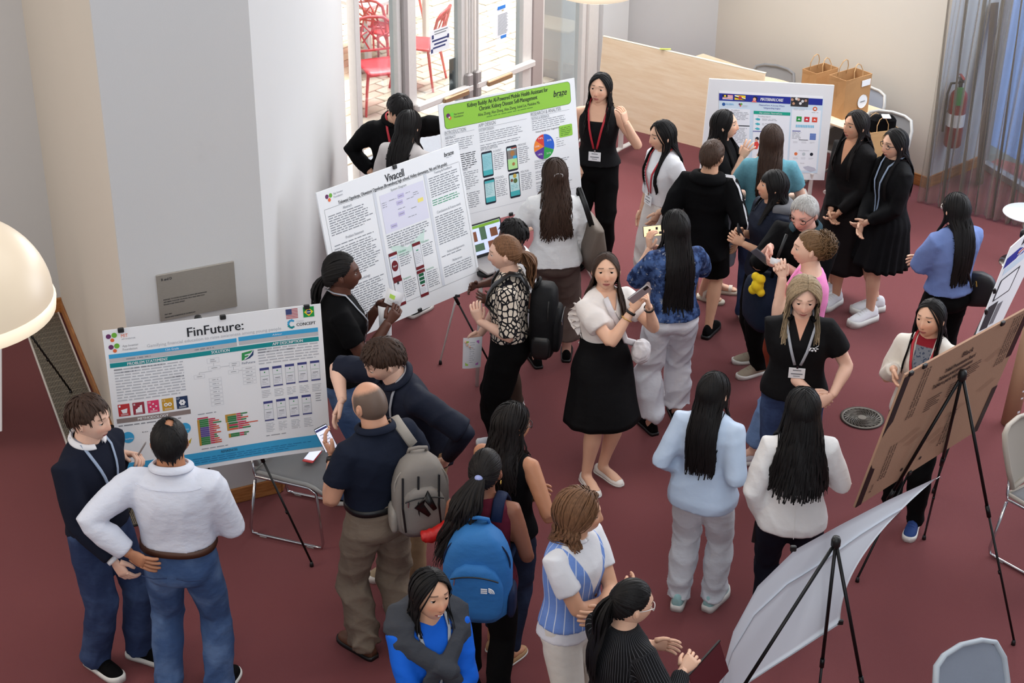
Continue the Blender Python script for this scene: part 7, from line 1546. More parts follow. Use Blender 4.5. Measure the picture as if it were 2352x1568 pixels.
# birch folding tables
ft = thing('folding_table', 'birch table with its top flipped upright behind the whiteboard', 'table', (1.45, 14.3, 0))
fl, fr_ = atz(1386, 83, 1.15), atz(1758, 168, 1.15); fu = (fr_-fl).normalized(); fn = Vector((fu.y, -fu.x, 0)); FTM = frame(fl, fu, Vector((0, 0, -1))*1.0+fn*.10, fn); LT = (fr_-fl).length; HT = .80
MB().box((LT/2, HT/2, 0), (LT, HT, .026), FTM, bev=.006).build('tabletop', M_birch, ft); MB().box((LT/2, 0, -.002), (LT+.004, .006, .030), FTM).build('edge_band', mat('cream_edge', (214, 200, 176), .5, var=0), ft)
for x in (.20, LT-.22):
    b = fl+fu*x-fn*.06; MB().tube([(b.x, b.y, .70), (b.x, b.y, .07)], .024, 10).build('column', M_alum, ft); q = b+fn*.32; q2 = b-fn*.30; MB().tube([(q.x, q.y, .06), (b.x, b.y, .075), (q2.x, q2.y, .06)], [(.018, .028)]*3, 8, ref=(0, 0, 1)).build('foot', M_alum, ft, True)
    for e in (q, q2): MB().sphere((e.x, e.y, .028), (.03, .03, .028), 10, 8).build('caster', M_black, ft, True)
MB().tube([fl+fu*.2-fn*.06-Vector((0, 0, .50)), fl+fu*(LT-.22)-fn*.06-Vector((0, 0, .50))], .016, 8).build('beam', M_alum, ft)
MB().box(tuple(fl+fu*.66+Vector((0, 0, .012))), (.10, .02, .006)).build('sticky_note', mat('yellow_green_note', (206, 226, 90), .7, var=0), ft)
def plain_table(label, c, rz, L, D, H=.735):
    t = thing('table', label, 'table', (c[0], c[1], 0), rz); MB().box((0, 0, H-.013), (L, D, .026), None, bev=.006).build('tabletop', M_birch, t, world=False)
    for x in (-L/2+.2, L/2-.2):
        MB().tube([(x, 0, H-.03), (x, 0, .06)], .024, 10).build('column', M_alum, t, world=False); MB().tube([(x, -D/2+.05, .05), (x, 0, .065), (x, D/2-.05, .05)], [(.018, .026)]*3, 8, ref=(0, 0, 1)).build('foot', M_alum, t, world=False)
    return t
plain_table('birch table pushed behind the flipped one along the back wall', (2.12, 14.98, 0), radians(-47), 1.25, .36)
plain_table('birch table carrying two brown paper bags right of the whiteboard', (2.80, 14.16, 0), radians(-47), .95, .62)
# paper bags
M_kraft = mat('kraft_paper', (176, 132, 86), .8, var=.06, bump=.15, bscale=30)
def paper_bag(label, loc, rz, W, D, H, m=M_kraft, label_disc=False, z0=0):
    t = thing('paper_bag', label, 'bag', (loc[0], loc[1], loc[2]), rz); th = .004; mb = MB(); n = 8
    def ring(z, inn): 
        w_, d_ = W/2-inn, D/2-inn; k = .012*sin(pi*min(1, z/H)); return [Vector(p) for p in ((-w_, -d_, z), (0, -d_-k, z), (w_, -d_, z), (w_-k, 0, z), (w_, d_, z), (0, d_+k, z), (-w_, d_, z), (-w_+k, 0, z))]
    mb.rings([ring(0, 0), ring(H*.5, .0), ring(H-.04, .0), ring(H, -.002), ring(H, th), ring(H*.5, th), ring(.006, th)]); mb.build('paper_body', m, t, world=False)
    for y in (-D/2+.006, D/2-.006): MB().tube([(-.055, y, H-.03), (-.055, y*.9, H+.05), (-.03, y*.8, H+.10), (.0, y*.75, H+.115), (.03, y*.8, H+.10), (.055, y*.9, H+.05), (.055, y, H-.03)], .0042, 6).build('handle', mat('twisted_paper_handle', (196, 156, 108), .8, var=.1), t, world=False)
    if label_disc:
        MB().lathe([(.0, .0), (.062, .0), (.062, .003)], 28, M=frame((.06, -D/2-.014, H*.36), (1, 0, 0), (0, 0, 1), (0, -1, 0))).build('round_label', M_paper, t, world=False); MB().box((.085, -D/2-.012, H*.82), (.11, .004, .055)).build('paper_label', M_paper, t, world=False); mb = MB(); mb.box((.06, -D/2-.0185, H*.36), (.06, .001, .008)); mb.build('label_print', M_inkg, t, world=False)
    return t
paper_bag('brown paper bag with a round white label, front of the two on the table', (2.95, 13.98, .735), radians(38), .33, .20, .36, label_disc=True)
paper_bag('brown paper bag at the back of the table behind the labelled one', (2.74, 14.30, .735), radians(38), .28, .17, .30)
paper_bag('tan paper bag on the chair seat, stuffed with a dark folded item', (3.12, 13.44, .465), radians(20), .34, .17, .34, mat('pale_kraft', (206, 166, 116), .8, var=.05))
bl = thing('bundle', 'black folded bundle with a white tag sticking out of the tan bag', 'bundle', (3.16, 13.46, .78)); mb = MB(); mb.box((3.16, 13.46, .83), (.22, .12, .16), Matrix.Identity(4), bev=.03); mb.build('cloth', BLK, bl); MB().box((3.17, 13.40, .925), (.07, .09, .01), None, bev=.003).build('tag', M_paper, bl)
# round table with glass top at the right edge
dt = thing('side_table', 'small round white pedestal table at the right edge near the curtain', 'table', (4.18, 12.4, 0)); c = atz(2362, 488, .46); dt.location = (c.x, c.y, 0)
MB().lathe([(0, .462), (.20, .462), (.205, .456), (.20, .450), (0, .45)], 40, (c.x, c.y, 0)).build('tabletop', mat('white_gloss_top', (226, 232, 236), .12, var=.03), dt, True); MB().tube([(c.x, c.y, .455), (c.x, c.y, .02)], .022, 12).build('stem', M_chrome, dt, True); MB().lathe([(0, .02), (.16, .014), (.17, 0)], 32, (c.x, c.y, 0)).build('base', M_chrome, dt, True)
# fire extinguisher on the little wall behind the curtain
wu = (PW2-PW).normalized(); wn = Vector((wu.y, -wu.x, 0)); ec = PW+wu*.16+wn*.10
fx = thing('fire_extinguisher', 'red fire extinguisher with green tag hanging behind the sheer curtain', 'extinguisher', (ec.x, ec.y, .42)); M_fred = mat('extinguisher_red', (150, 40, 36), .35, var=.05)
MB().lathe([(0, .40), (.066, .40), (.078, .42), (.078, .86), (.070, .90), (.045, .93), (.03, .945), (0, .945)], 28, (ec.x, ec.y, 0)).build('cylinder', M_fred, fx, True)
MB().lathe([(.0795, .60), (.0795, .72)], 28, (ec.x, ec.y, 0)).build('instruction_label', M_paper, fx, True); v = MB(); v.tube([(ec.x, ec.y, .94), (ec.x, ec.y, 1.02)], .020, 10); v.box((ec.x, ec.y-.01, 1.03), (.03, .12, .02), None, bev=.004); v.build('valve', M_black, fx); v = MB(); v.box((ec.x, ec.y-.02, 1.06), (.025, .15, .012), None, bev=.003); v.build('lever', M_fred, fx)
MB().tube([(ec.x, ec.y, 1.0), (ec.x-.09, ec.y-.02, 1.0), (ec.x-.115, ec.y-.03, .9), (ec.x-.11, ec.y-.03, .55)], .011, 8).build('hose', M_black, fx, True); MB().box((ec.x-.02, ec.y-.085, .90), (.08, .004, .17), None, bev=.002).build('inspection_tag', mat('green_tag', (58, 150, 70), .6, var=.03), fx); MB().tube([(ec.x, ec.y, .70), tuple(ec-wn*.1+Vector((0, 0, .70)))], .012, 6).build('bracket', M_alumdk, fx)
# blue shaded glazing and window post behind the curtain, sheer curtains
gw = empty('window_3', (4.9, 13.2, 0)); gw['kind'] = 'structure'; ga, gb_ = PW2+wu*.05, Vector((5.25, 12.45, 0)); gu_ = (gb_-ga).normalized(); gn_ = Vector((gu_.y, -gu_.x, 0)); GWM = frame(ga, gu_, -gn_, (0, 0, 1)); gl = (gb_-ga).length
MB().box((gl/2, 0, 1.3), (gl, .008, 2.5), GWM).build('glass_pane', M_glass, gw); MB().box((gl/2, 0, .03), (gl, .08, .06), GWM).build('sill_rail', M_alumdk, gw)
for x in (0.0, gl*.6): MB().box((x+.02, 0, 1.6), (.05, .09, 3.2), GWM).build('mullion', M_alumdk, gw)
struct('wall_outside_shade', MB().box((gl/2, 1.6, 1.3), (gl+5, .1, 4), GWM), mat('painted_blue_shade', (122, 152, 214), .7, var=.08, vscale=2))  # blue of the outdoor shade is put into this wall's colour
pl = thing('leaning_panel', 'long brown board leaning on the wall behind the curtain', 'panel', (4.15, 14.1, 0)); a0 = PW+wu*.42+wn*.28; a1 = PW+wu*.62+wn*.03; MB().tube([(a0.x, a0.y, .01), (a1.x, a1.y, 1.62)], [(.012, .065), (.012, .065)], 4, ref=tuple(wn)).build('board', mat('brown_board', (96, 76, 58), .6, var=.08), pl)
MB().box(tuple(a1-wn*.02+wu*.3+Vector((0, 0, .05))), (.07, .05, .10), None, bev=.005).build('wall_socket', mat('beige_plate', (170, 160, 148), .5), pl) if False else None
def sheer():
    m = bpy.data.materials.new('sheer_curtain'); m.use_nodes = True; t = NT(m); t.n.remove(t.n['Principled BSDF'])
    tr = t.new('ShaderNodeBsdfTransparent'); df = t.new('ShaderNodeBsdfDiffuse'); df.inputs[0].default_value = (*lin((160, 150, 135)), 1); tl = t.new('ShaderNodeBsdfTranslucent'); tl.inputs[0].default_value = (*lin((168, 160, 148)), 1)
    m1 = t.new('ShaderNodeMixShader'); m1.inputs[0].default_value = .35; t.l.new(df.outputs[0], m1.inputs[1]); t.l.new(tl.outputs[0], m1.inputs[2])
    lw = t.new('ShaderNodeLayerWeight'); lw.inputs[0].default_value = .5; f = t.m('MINIMUM', t.m('ADD', .34, t.m('MULTIPLY', t.m('POWER', lw.outputs['Facing'], 1.6), .75)), .93)
    mx = t.new('ShaderNodeMixShader'); t.l.new(f, mx.inputs[0]); t.l.new(tr.outputs[0], mx.inputs[1]); t.l.new(m1.outputs[0], mx.inputs[2]); t.l.new(mx.outputs[0], t.n['Material Output'].inputs[0]); return m
M_sheer = sheer()
def curtain(label, pts, n, depth, z1=5.6, seed=0, flare=0.0):
    t = thing('curtain', label, 'curtain', (pts[0][0], pts[0][1], 0), 0, 'sheer grey curtains'); r = random.Random(seed); P_ = [Vector((x, y, 0)) for x, y in pts]; L = [0]
    for a, b in zip(P_, P_[1:]): L.append(L[-1]+(b-a).length)
    N = n*9; rows = []; ph = [r.uniform(-.5, .5) for _ in range(n+2)]; am = [r.uniform(.55, 1.25) for _ in range(n+2)]
    for z in np.linspace(.015, z1, 14):
        row = []
        for i in range(N+1):
            s_ = i/N*L[-1]; k = max(j for j in range(len(L)-1) if L[j] <= s_+1e-9); f_ = (s_-L[k])/(L[k+1]-L[k]); p = P_[k].lerp(P_[k+1], f_); u = (P_[k+1]-P_[k]).normalized(); nn = Vector((u.y, -u.x, 0)); q = i/N*n; j = int(q)
            p = p+nn*depth*(am[j]*(1-(q-j))+am[j+1]*(q-j))*sin(2*pi*q+ph[j]*.8+.25*z*sin(j*1.7))*(1+.25*(1-z/z1))+u*.03*sin(q*2.3+z); row.append(p+Vector((0, 0, z)))
        rows.append(row)
    mb = MB(); mb.rings(rows, cap=False, close=False); mb.build('sheer_fabric', M_sheer, t, True); return t
curtain('grey sheer curtain gathered beside the back wall, hiding the extinguisher', [(3.62, 13.72), (4.10, 13.40), (4.42, 13.20)], 17, .040, seed=2)
curtain('grey sheer curtain drawn loosely across the blue window', [(4.42, 13.20), (4.95, 12.75), (5.7, 12.3)], 13, .045, seed=5)
# plaque on the pillar
pu = (PD-PB).normalized(); pn = Vector((pu.y, -pu.x, 0)); PLM = frame(PB, pu, pn, (0, 0, 1))
pq = thing('wall_plaque', 'brushed steel dedication plaque on the white pillar', 'plaque', tuple(PLM @ Vector((.43, .01, 1.39))))
def _brush(t, col, b):
    n = t.noise(40, 3, t.scalevec(t.new('ShaderNodeTexCoord').outputs['Object'], 1, 1, 30)); return t.mix(n, ncol((140, 134, 126)), ncol((168, 162, 152)))
MB().box((.4325, .006, 1.54), (.468, .012, .30), PLM, bev=.002).build('plate', mat('brushed_steel', (150, 145, 136), .42, .35, var=0, build=_brush), pq)
class WallB(Board):
    def __init__(s, root, q): s.q = [Vector(p) for p in q]; s.W = (s.q[1]-s.q[0]).length; s.H = (s.q[3]-s.q[0]).length; s.N = (s.q[3]-s.q[0]).cross(s.q[1]-s.q[0]).normalized(); s.bend = lambda u, v: 0; s.root = root; s.kinds = {}
wbp = WallB(pq, [PLM @ Vector(v) for v in ((.1985, .0125, 1.69), (.6665, .0125, 1.69), (.6665, .0125, 1.39), (.1985, .0125, 1.39))])
wbp.text('engraved_text', M_ink, 'R and D', .06, .19, .105, .055, .0006, bold=.0008)
for k, (u1, tx) in enumerate(((.62, 'DESIGNED TO FOSTER EXCHANGE OF IDEAS AND INVENTIONS'), (.59, 'AND BRING TOGETHER THE PEOPLE WHO MAKE AND STUDY'), (.33, 'RESEARCH AND DEVELOPMENT'))): wbp.text('engraved_text', M_ink, tx, .06, u1, .545+.052*k, .026, .0006, bold=.0004)
wbp.text('engraved_text', M_ink, 'MAY 2004', .06, .15, .865, .026, .0006, bold=.0004); wbp.text('engraved_text', M_ink, 'MASSACHUSETTS INSTITUTE OF TECHNOLOGY', .06, .45, .93, .026, .0006, bold=.0004); wbp.finish()
# pendant lamps
def shade_mat():
    def b(t, col, bs):
        return col
    m = mat('opal_glass_shade', (236, 217, 190), .35, var=.06, vscale=7); bs = m.node_tree.nodes['Principled BSDF']; bs.inputs['Emission Color'].default_value = (*lin((255, 222, 180)), 1); bs.inputs['Emission Strength'].default_value = .10; bs.inputs['Subsurface Weight'].default_value = .0; return m
M_shade = shade_mat(); M_rim = mat('lit_shade_rim', (255, 236, 206), .35, var=0, emit=.42)
def pendant(label, c, R, power):
    t = thing('pendant_lamp', label, 'lamp', c, 0, 'opal dome pendant lamps'); c = Vector(c); pr = [(R*sin(a), R*.92*cos(a)) for a in np.linspace(.10, pi/2, 16)]
    inn = [(r-.008, z-.006) for r, z in reversed(pr)]
    MB().lathe(pr, 48, c).build('shade', M_shade, t, True); MB().lathe(inn, 48, c).build('shade_lining', M_rim, t, True); MB().lathe([(R, 0), (R+.006, -.012), (R+.002, -.045), (R-.012, -.05), (R-.014, -.01), (R-.008, 0)], 48, c).build('rim', M_rim, t, True)
    MB().lathe([(0, R*.98), (.05, R*.97), (.06, R*.90), (.03, R*.86)], 20, c).build('cap', M_alum, t, True); MB().tube([c+Vector((0, 0, R*.95)), c+Vector((0, 0, 4.0))], .008, 8).build('cord', M_black, t)
    MB().sphere(tuple(c+Vector((0, 0, R*.30))), .05, 14, 10).build('bulb', mat('lit_bulb', (255, 232, 200), .4, var=0, emit=4.0), t, True)
    l = bpy.data.lights.new('pendant_light', 'POINT'); l.energy = power; l.color = (1.0, .80, .58); l.shadow_soft_size = .12; o = bpy.data.objects.new('pendant_light', l); COL.objects.link(o); o.location = c+Vector((0, 0, -.05)); return t
pendant('opal dome pendant lamp at the left edge', tuple(aty(-100, 690, 4.45)), .285, 14)
pendant('opal dome pendant lamp at the top edge above the doors', tuple(aty(1368, -40, 8.0)), .205, 8)
# ---------------------------------------------------------------- things carried
def loft_bag(mb, M, W, D, H, top=.8, n=20, rows=10, sq=3.2, bulge=.0):
    rs = []
    for i in range(rows+1):
        t = i/rows; k = (1-(2*abs(t-.46))**4*.30)*(1-(1-top)*max(0, t-.6)/.4); e = 1.0 if 0 < i < rows else .80
        r = []
        for j in range(n):
            a = 2*pi*j/n; c, s_ = cos(a), sin(a); r.append(M @ Vector((W/2*k*e*math.copysign(abs(c)**(2/sq), c), D/2*(.88+.12*sin(pi*t))*e*math.copysign(abs(s_)**(2/sq), s_), H*(t-.5))))
        rs.append(r)
    return mb.rings(rs)
def backpack(P, label, m, m2, sh=0.0, back=.02, z=.66, W=.30, D=.16, H=.44, rz=0.0, tilt=0.0, side_strap=(1, -1), pocket=True, logo=None, lower=None, lateral=0.0, accents=()):
    c = P.spine1(Vector((-(P.prof(z)[2]*P.h+P.ease+D/2+back), lateral, z*P.h)))
    M = P.M @ Matrix.Translation(c) @ Matrix.Rotation(P.twist*.0+rz, 4, 'Z') @ Matrix.Rotation(tilt+P.lean[0], 4, 'Y') @ Matrix.Rotation(-pi/2, 4, 'Z')   # x: wearer's right->, y: outwards? -> +y is backwards
    M = M @ Matrix.Rotation(pi, 4, 'Z'); t = thing('backpack', label, 'backpack', M @ Vector((0, 0, -H/2)))
    b = MB(); loft_bag(b, M, W, D, H); b.build('main_compartment', m, t, True)
    if pocket:
        b = MB(); loft_bag(b, M @ Matrix.Translation((0, D*.46, -H*.10)), W*.80, D*.42, H*.62, .8); b.build('front_pocket', m, t, True)
        if lower: b = MB(); loft_bag(b, M @ Matrix.Translation((0, D*.50, -H*.27)), W*.86, D*.40, H*.42, .9); b.build('lower_panel', lower, t, True)
        zp = MB(); zp.tube([M @ Vector((x*W*.34, D*.68, H*.08+.02*(1-x*x))) for x in np.linspace(-1, 1, 9)], .004, 6); zp.build('pocket_zip', M_black, t); MB().tube([M @ Vector((W*.28, D*.68, H*.085)), M @ Vector((W*.29, D*.70, H*.02))], .004, 5).build('zip_pull', M_chrome, t)
    zp = MB(); zp.tube([M @ Vector((W*.47*sin(a), D*.22, H*.16+H*.31*cos(a))) for a in np.linspace(-1.9, 1.9, 20)], .005, 6); zp.build('main_zip', m2, t)
    MB().tube([M @ Vector((-.05, -D*.3, H*.47)), M @ Vector((-.045, -D*.2, H*.55)), M @ Vector((0, -D*.15, H*.575)), M @ Vector((.045, -D*.2, H*.55)), M @ Vector((.05, -D*.3, H*.47))], .010, 8).build('grab_handle', m, t, True)
    for sd in (1, -1):
        b = MB(); loft_bag(b, M @ Matrix.Translation((sd*W*.49, 0, -H*.28)), W*.14, D*.7, H*.32, .95, 12, 6); b.build('side_pocket', m2, t, True)
    for sd in side_strap:
        l = sd*.105*P.h/1.65; q = [Vector((-(P.prof(.80)[2]*P.h+P.ease+.03), l*.75+lateral*.5, .79*P.h)), Vector((-.075, l*.85, .838*P.h+.018)), Vector((-.01, l*.95, .842*P.h+.022))]
        pts = [P.spine1(v) for v in q]+[P.surf(z_, l*k_, P.ease+.016) for z_, k_ in ((.80, 1.0), (.765, 1.02), (.72, 1.06))]
        if not (sd == 1 and False):
            pts += [P.spine1(Vector((.0, sd*(P.prof(.66)[0]*P.h+P.ease+.03), .665*P.h))), P.spine1(Vector((-(P.prof(.6)[2]*P.h+P.ease+.05), sd*.12, .60*P.h)))]
        MB().tube([P.W(v) for v in pts], [(.030, .008)]*6+[(.014, .005)]*2, 8, ref=P.Ld).build('strap', m2, t, True)
    if logo: logo(t, M, W, D, H)
    return t, M
GB = cloth('grey_backpack_canvas', (132, 126, 120), .85, bscale=50); GBd = cloth('grey_strap_webbing', (150, 144, 136), .85); BLB = cloth('blue_backpack_nylon', (52, 112, 172), .6, bump=.3); BLN = cloth('navy_backpack_nylon', (26, 36, 62), .65)
def _glogo(t, M, W, D, H):
    MB().tube([M @ Vector((W*(-.18), D*.70, -H*.05)), M @ Vector((-W*.02, D*.72, H*.16)), M @ Vector((W*.10, D*.70, H*.02)), M @ Vector((-W*.08, D*.71, -H*.12))], [.012, .03, .028, .010], 8, flat=.25).build('black_panel', M_black, t, True)
    for k in (-.30, .06, .33): MB().tube([M @ Vector((W*k, D*.60, -H*.34)), M @ Vector((W*(k+.05), D*.66, 0)), M @ Vector((W*(k+.02), D*.50, H*.36))], .006, 6).build('compression_strap', M_black, t)
bp5, M5 = backpack(P05, 'grey canvas backpack slung on the right shoulder of the balding man', GB, GBd, z=.655, W=.30, D=.19, H=.46, rz=radians(-24), lateral=-.10, side_strap=(-1,), logo=_glogo, lower=None)
rb = thing('umbrella', 'folded red umbrella stuck in the side pocket of the grey backpack', 'umbrella', M5 @ Vector((-.16, .10, -.16))); b = MB(); b.tube([M5 @ Vector((.02, .165, -.17)), M5 @ Vector((-.05, .18, -.145)), M5 @ Vector((-.12, .165, -.10))], [.034, .036, .028], 12); co, no, fa = remesh(b, .008, 2); np_mesh('folded_canopy', co+no*wrinkle(co, .004, 60, 2)[:, None], fa, mat('red_nylon', (190, 28, 24), .45, var=.05), rb); MB().tube([M5 @ Vector((-.12, .165, -.10)), M5 @ Vector((-.155, .155, -.08))], [.020, .022], 12).build('handle_cap', mat('red_gloss_plastic', (200, 36, 28), .25, var=0), rb, True)
def _nlogo(t, M, W, D, H):
    c = M @ Matrix.Translation((-W*.20, D*.72, -H*.02)); mb = MB()
    for r0 in (.004, .013, .022): mb.tube([c @ Vector((.030*0-.012+r0+.004+(.006)*0+r0*0+0 if False else -(r0+.006)*cos(a)-.0, .0, (r0+.006)*sin(a)-.01)) for a in np.linspace(0, pi/2, 8)], .0036, 5)
    for k in range(3): mb.box((.022, 0, .012-.011*k), (.032, .003, .0065), c)
    o = mb.build('logo_print', M_white, t); o['kind'] = 'stuff'
bp6, M6 = backpack(P06, 'blue and navy backpack worn by the ponytailed woman in maroon', BLB, BLN, z=.64, W=.35, D=.20, H=.53, logo=_nlogo)
bp11, M11 = backpack(P11, 'black backpack worn over the cream patterned blouse', cloth('black_backpack_nylon', (18, 18, 20), .65), M_black, z=.645, W=.31, D=.18, H=.48, pocket=True)
# bags of P13, P17, P31, P24
def tote(P, label, m, c, W, D, H, rz, strap_pts, sm):
    t = thing('tote_bag', label, 'bag', P.W(Vector(c)+Vector((0, 0, -H/2)))); M = P.M @ Matrix.Translation(c) @ Matrix.Rotation(rz, 4, 'Z'); b = MB(); rs = []
    for z, k, d in ((-.5, .80, .7), (-.48, .86, .9), (0, .95, 1.0), (.46, 1.05, .55), (.5, 1.05, .45)):
        rs.append([M @ Vector((W/2*k*math.copysign(abs(cos(a))**.5, cos(a)), D/2*d*math.copysign(abs(sin(a))**.6, sin(a)), H*z)) for a in [2*pi*j/20 for j in range(20)]])
    b.rings(rs); b.build('bag_body', m, t, True)
    for o_ in (-.02, .02): MB().tube([P.W(Vector(p)+Vector((0, o_*.4, 0))) for p in strap_pts], [(.012, .004)]*len(strap_pts), 6).build('strap', sm, t, True)
    return t
p = P13; tote(p, 'taupe leather tote hanging from the right shoulder of the wavy-haired woman', mat('taupe_leather', (104, 92, 82), .6, var=.06, bump=.15, bscale=80), (-.03, -.27, .98), .36, .15, .34, radians(8), [(-.10, -.25, 1.14), (-.085, -.20, 1.30), (-.03, -.16, 1.405), (.05, -.17, 1.33), (.09, -.24, 1.14)], M_black)
p = P17; t = thing('waist_bag', 'small white quilted bag on a wide strap across the phone woman', 'bag', p.W((.14, .20, .93))); b = MB(); M = p.M @ Matrix.Translation((.16, .185, .95)) @ Matrix.Rotation(radians(40), 4, 'Z'); b.sphere((0, 0, 0), (.062, .088, .082), 18, 12, M=M); co, no, fa = remesh(b, .008, 1); np_mesh('pouch', co+no*wrinkle(co, .004, 70, 9)[:, None], fa, mat('white_nylon', (214, 210, 212), .55, var=.05, bump=.4, bscale=30), t)
MB().tube([p.W(q) for q in (p.surf(.83, -.05, .03), p.surf(.78, -.03, .034), p.surf(.70, .04, .034), p.surf(.63, .10, .036), (.13, .16, 1.0))], [(.022, .004)]*5, 6, ref=p.Ld).build('strap', MATS['white_nylon'], t, True)
p = P31; t = thing('crossbody_bag', 'black crossbody bag resting on the right hip of the blue shirt woman', 'bag', p.W((-.06, -.22, .86))); b = MB(); M = p.M @ Matrix.Translation((-.06, -.20, .87)) @ Matrix.Rotation(radians(35), 4, 'Z') @ Matrix.Rotation(radians(14), 4, 'Y'); loft_bag(b, M, .27, .09, .24, .9, 20, 8); b.build('bag_body', mat('black_leather', (30, 30, 34), .5, var=.05), t, True)
MB().tube([p.W(q) for q in (p.surf(.70, .09, .036), p.surf(.80, .075, .036), p.spine1(Vector((0, .07, .845*p.h+.02))), p.surf(.81, .055, .040, True), p.surf(.74, .01, .044, True), p.surf(.66, -.05, .042, True), p.surf(.58, -.10, .044, True), (-.09, -.15, .95))], [(.011, .003)]*8, 6, ref=p.Ld).build('strap', M_black, t, True); MB().tube([p.W((-.10, -.145, .96)), p.W((-.11, -.15, .92))], .007, 6).build('buckle', mat('gold', (214, 176, 96), .25, 1.0, var=0), t)
p = P24; t = thing('shoulder_bag', 'dark navy bag with a yellow charm between the jacket woman and the pink tank woman', 'bag', p.W((.18, -.05, .72))); c0 = p.tgt(('f', 1752, 690, .22)); M = p.M @ Matrix.Translation(c0) @ Matrix.Rotation(radians(60), 4, 'Z'); b = MB(); loft_bag(b, M, .34, .20, .38, .85, 20, 9); b.build('bag_body', cloth('navy_bag_nylon', (24, 34, 52), .7), t, True); MB().tube([p.W(c0+Vector((.0, .05, .18))), p.W(c0+Vector((.0, .08, .34))), p.W(c0+Vector((-.06, .10, .50)))], .012, 6).build('strap', M_black, t, True)
ch = MB(); q0 = p.tgt(('f', 1740, 655, .36)); 
for dx, dz, r in ((0, 0, .045), (.02, .05, .035), (-.03, -.04, .035), (.03, -.045, .03), (-.02, .06, .03)): ch.sphere(tuple(p.W(q0+Vector((0, dx, dz)))), r, 10, 8)
co, no, fa = remesh(ch, .008, 2); np_mesh('charm', co, fa, mat('yellow_plush', (232, 200, 26), .8, var=.05), t)
# jacket over the arm of P22
p = P22; j = thing('jacket', 'pale grey-blue jacket draped over the left arm of the teal tee woman', 'jacket', p.W((.10, .26, .62))); mb = MB()
mb.tube([p.W(q) for q in ((-.02, .25, 1.12), (.02, .285, .98), (.04, .28, .80), (.06, .26, .62))], [(.05, .03), (.085, .045), (.095, .05), (.08, .05)], 14); mb.tube([p.W(q) for q in ((.06, .26, .66), (.05, .25, .54), (.06, .24, .45))], [.05, .055, .045], 12); co, no, fa = remesh(mb, .014, 3); np_mesh('draped_cloth', co+no*wrinkle(co, .009, 24, 4)[:, None], fa, cloth('pale_grey_denim', (146, 152, 162), .85), j)
# phones
t, M = phone_at('phone with bright app screen held up by the balding man', P05, P05.tgt(('f', 733, 976, .27)), P05.tgt(('f', 764, 1036, .22)), screen=SCR_W)
mb = MB(); 
for k in range(5): mb.box((0, .03-.018*k, .0055), (.045-.006*(k % 2), .003, .0006), M)
o = mb.build('screen_text', M_inkg, t); o['kind'] = 'stuff'; MB().box((0, .060, .0055), (.066, .012, .0006), M).build('screen_header', flatm('phone_navy', (64, 68, 128)), t)
sc = thing('phone', 'phone with white screen lying on the grey chair seat by the finance poster', 'phone', (-1.19, 8.47, .462)); M = Matrix.Translation(atz(717, 1047, .468)) @ Matrix.Rotation(radians(-18), 4, 'Z'); MB().box((0, 0, 0), (.072, .145, .009), M, bev=.005).build('case', mat('red_phone_case', (206, 44, 46), .4, var=0), sc); MB().box((0, .008, .005), (.064, .12, .001), M).build('screen', SCR_W, sc)
phone_at('phone held up in both hands by the phone woman in the centre', P17, P17.tgt(('f', 1488, 661, .36)), P17.tgt(('f', 1451, 689, .32)), face=(.3, .4, .5), screen=SCR_D, m=mat('silver_phone', (206, 200, 200), .25, .6, var=0), back=True)
t, M = phone_at('phone with a bright photo on screen raised by the marbled blouse woman', P18, P18.tgt(('f', 1521, 528, .33)), P18.tgt(('f', 1482, 532, .33)), face=(-.1, -1, .35), screen=SCR_G); mb = MB()
for k, (x, y) in enumerate(((-.015, .02), (.01, .0), (-.005, -.03), (.016, .045), (.02, -.045))): mb.box((x, y, .0055), (.018, .016+.006*(k % 2), .0006), M)
o = mb.build('screen_picture', M_ink, t); o['kind'] = 'stuff'
phone_at('phone held low by the woman in the navy hooded jacket', P23, P23.tgt(('l', 1694, 522, .04)), P23.tgt(('l', 1706, 548, .0)), face=(.3, -.5, .8), screen=SCR_D)
phone_at('grey phone in the hands of the grey-haired man', P24, P24.tgt(('f', 1736, 578, .40)), P24.tgt(('f', 1764, 602, .36)), face=(-.3, -.6, -.4), screen=None, m=mat('grey_phone', (84, 88, 98), .35, var=0))
phone_at('dark phone hanging in the left hand of the white blazer woman', P27, P27.tgt(('f', 1748, 1205, .05)), P27.tgt(('f', 1742, 1240, .05)), screen=None, m=M_black)
# papers
def paper(label, q, n=5, curl=.02, cols=(), nm='paper_sheet'):
    t = thing(nm, label, 'paper', q[3]); b = Board.__new__(Board); b.q = [Vector(v) for v in q]; b.W = (b.q[1]-b.q[0]).length; b.H = (b.q[3]-b.q[0]).length; b.N = (b.q[3]-b.q[0]).cross(b.q[1]-b.q[0]).normalized(); b.bend = lambda u, v: curl*sin(pi*u)*sin(2.2*v+.4); b.root = t; b.kinds = {}
    vs = [b.P(i/8, j/8, d) for d in (0, -.0012) for i in range(9) for j in range(9)]; fs = []
    for i in range(8):
        for j in range(8): q_ = (i*9+j, i*9+j+1, i*9+j+10, i*9+j+9); fs += [q_, tuple(81+k for k in reversed(q_))]
    mb = MB(); mb.add(vs, fs); mb.build('sheet', M_paper, t, True); return t, b
def pxq(P, mode, d, pts): return [P.W(P.tgt((mode, x, y, d))) for x, y in pts]
t, b = paper('white sheet with green and purple columns held by the patterned blouse woman', pxq(P11, 'l', -.16, [(1064, 776), (1108, 772), (1104, 842), (1062, 846)])); b.rect('printed_panel', flatm('lime_print', (176, 216, 90)), .16, .1, .32, .9); b.rect('printed_panel', flatm('purple_print', (198, 120, 200)), .72, .1, .86, .9); b.lines('body_text', LGREY, .38, .15, .68, 10, .07, .3); b.finish()
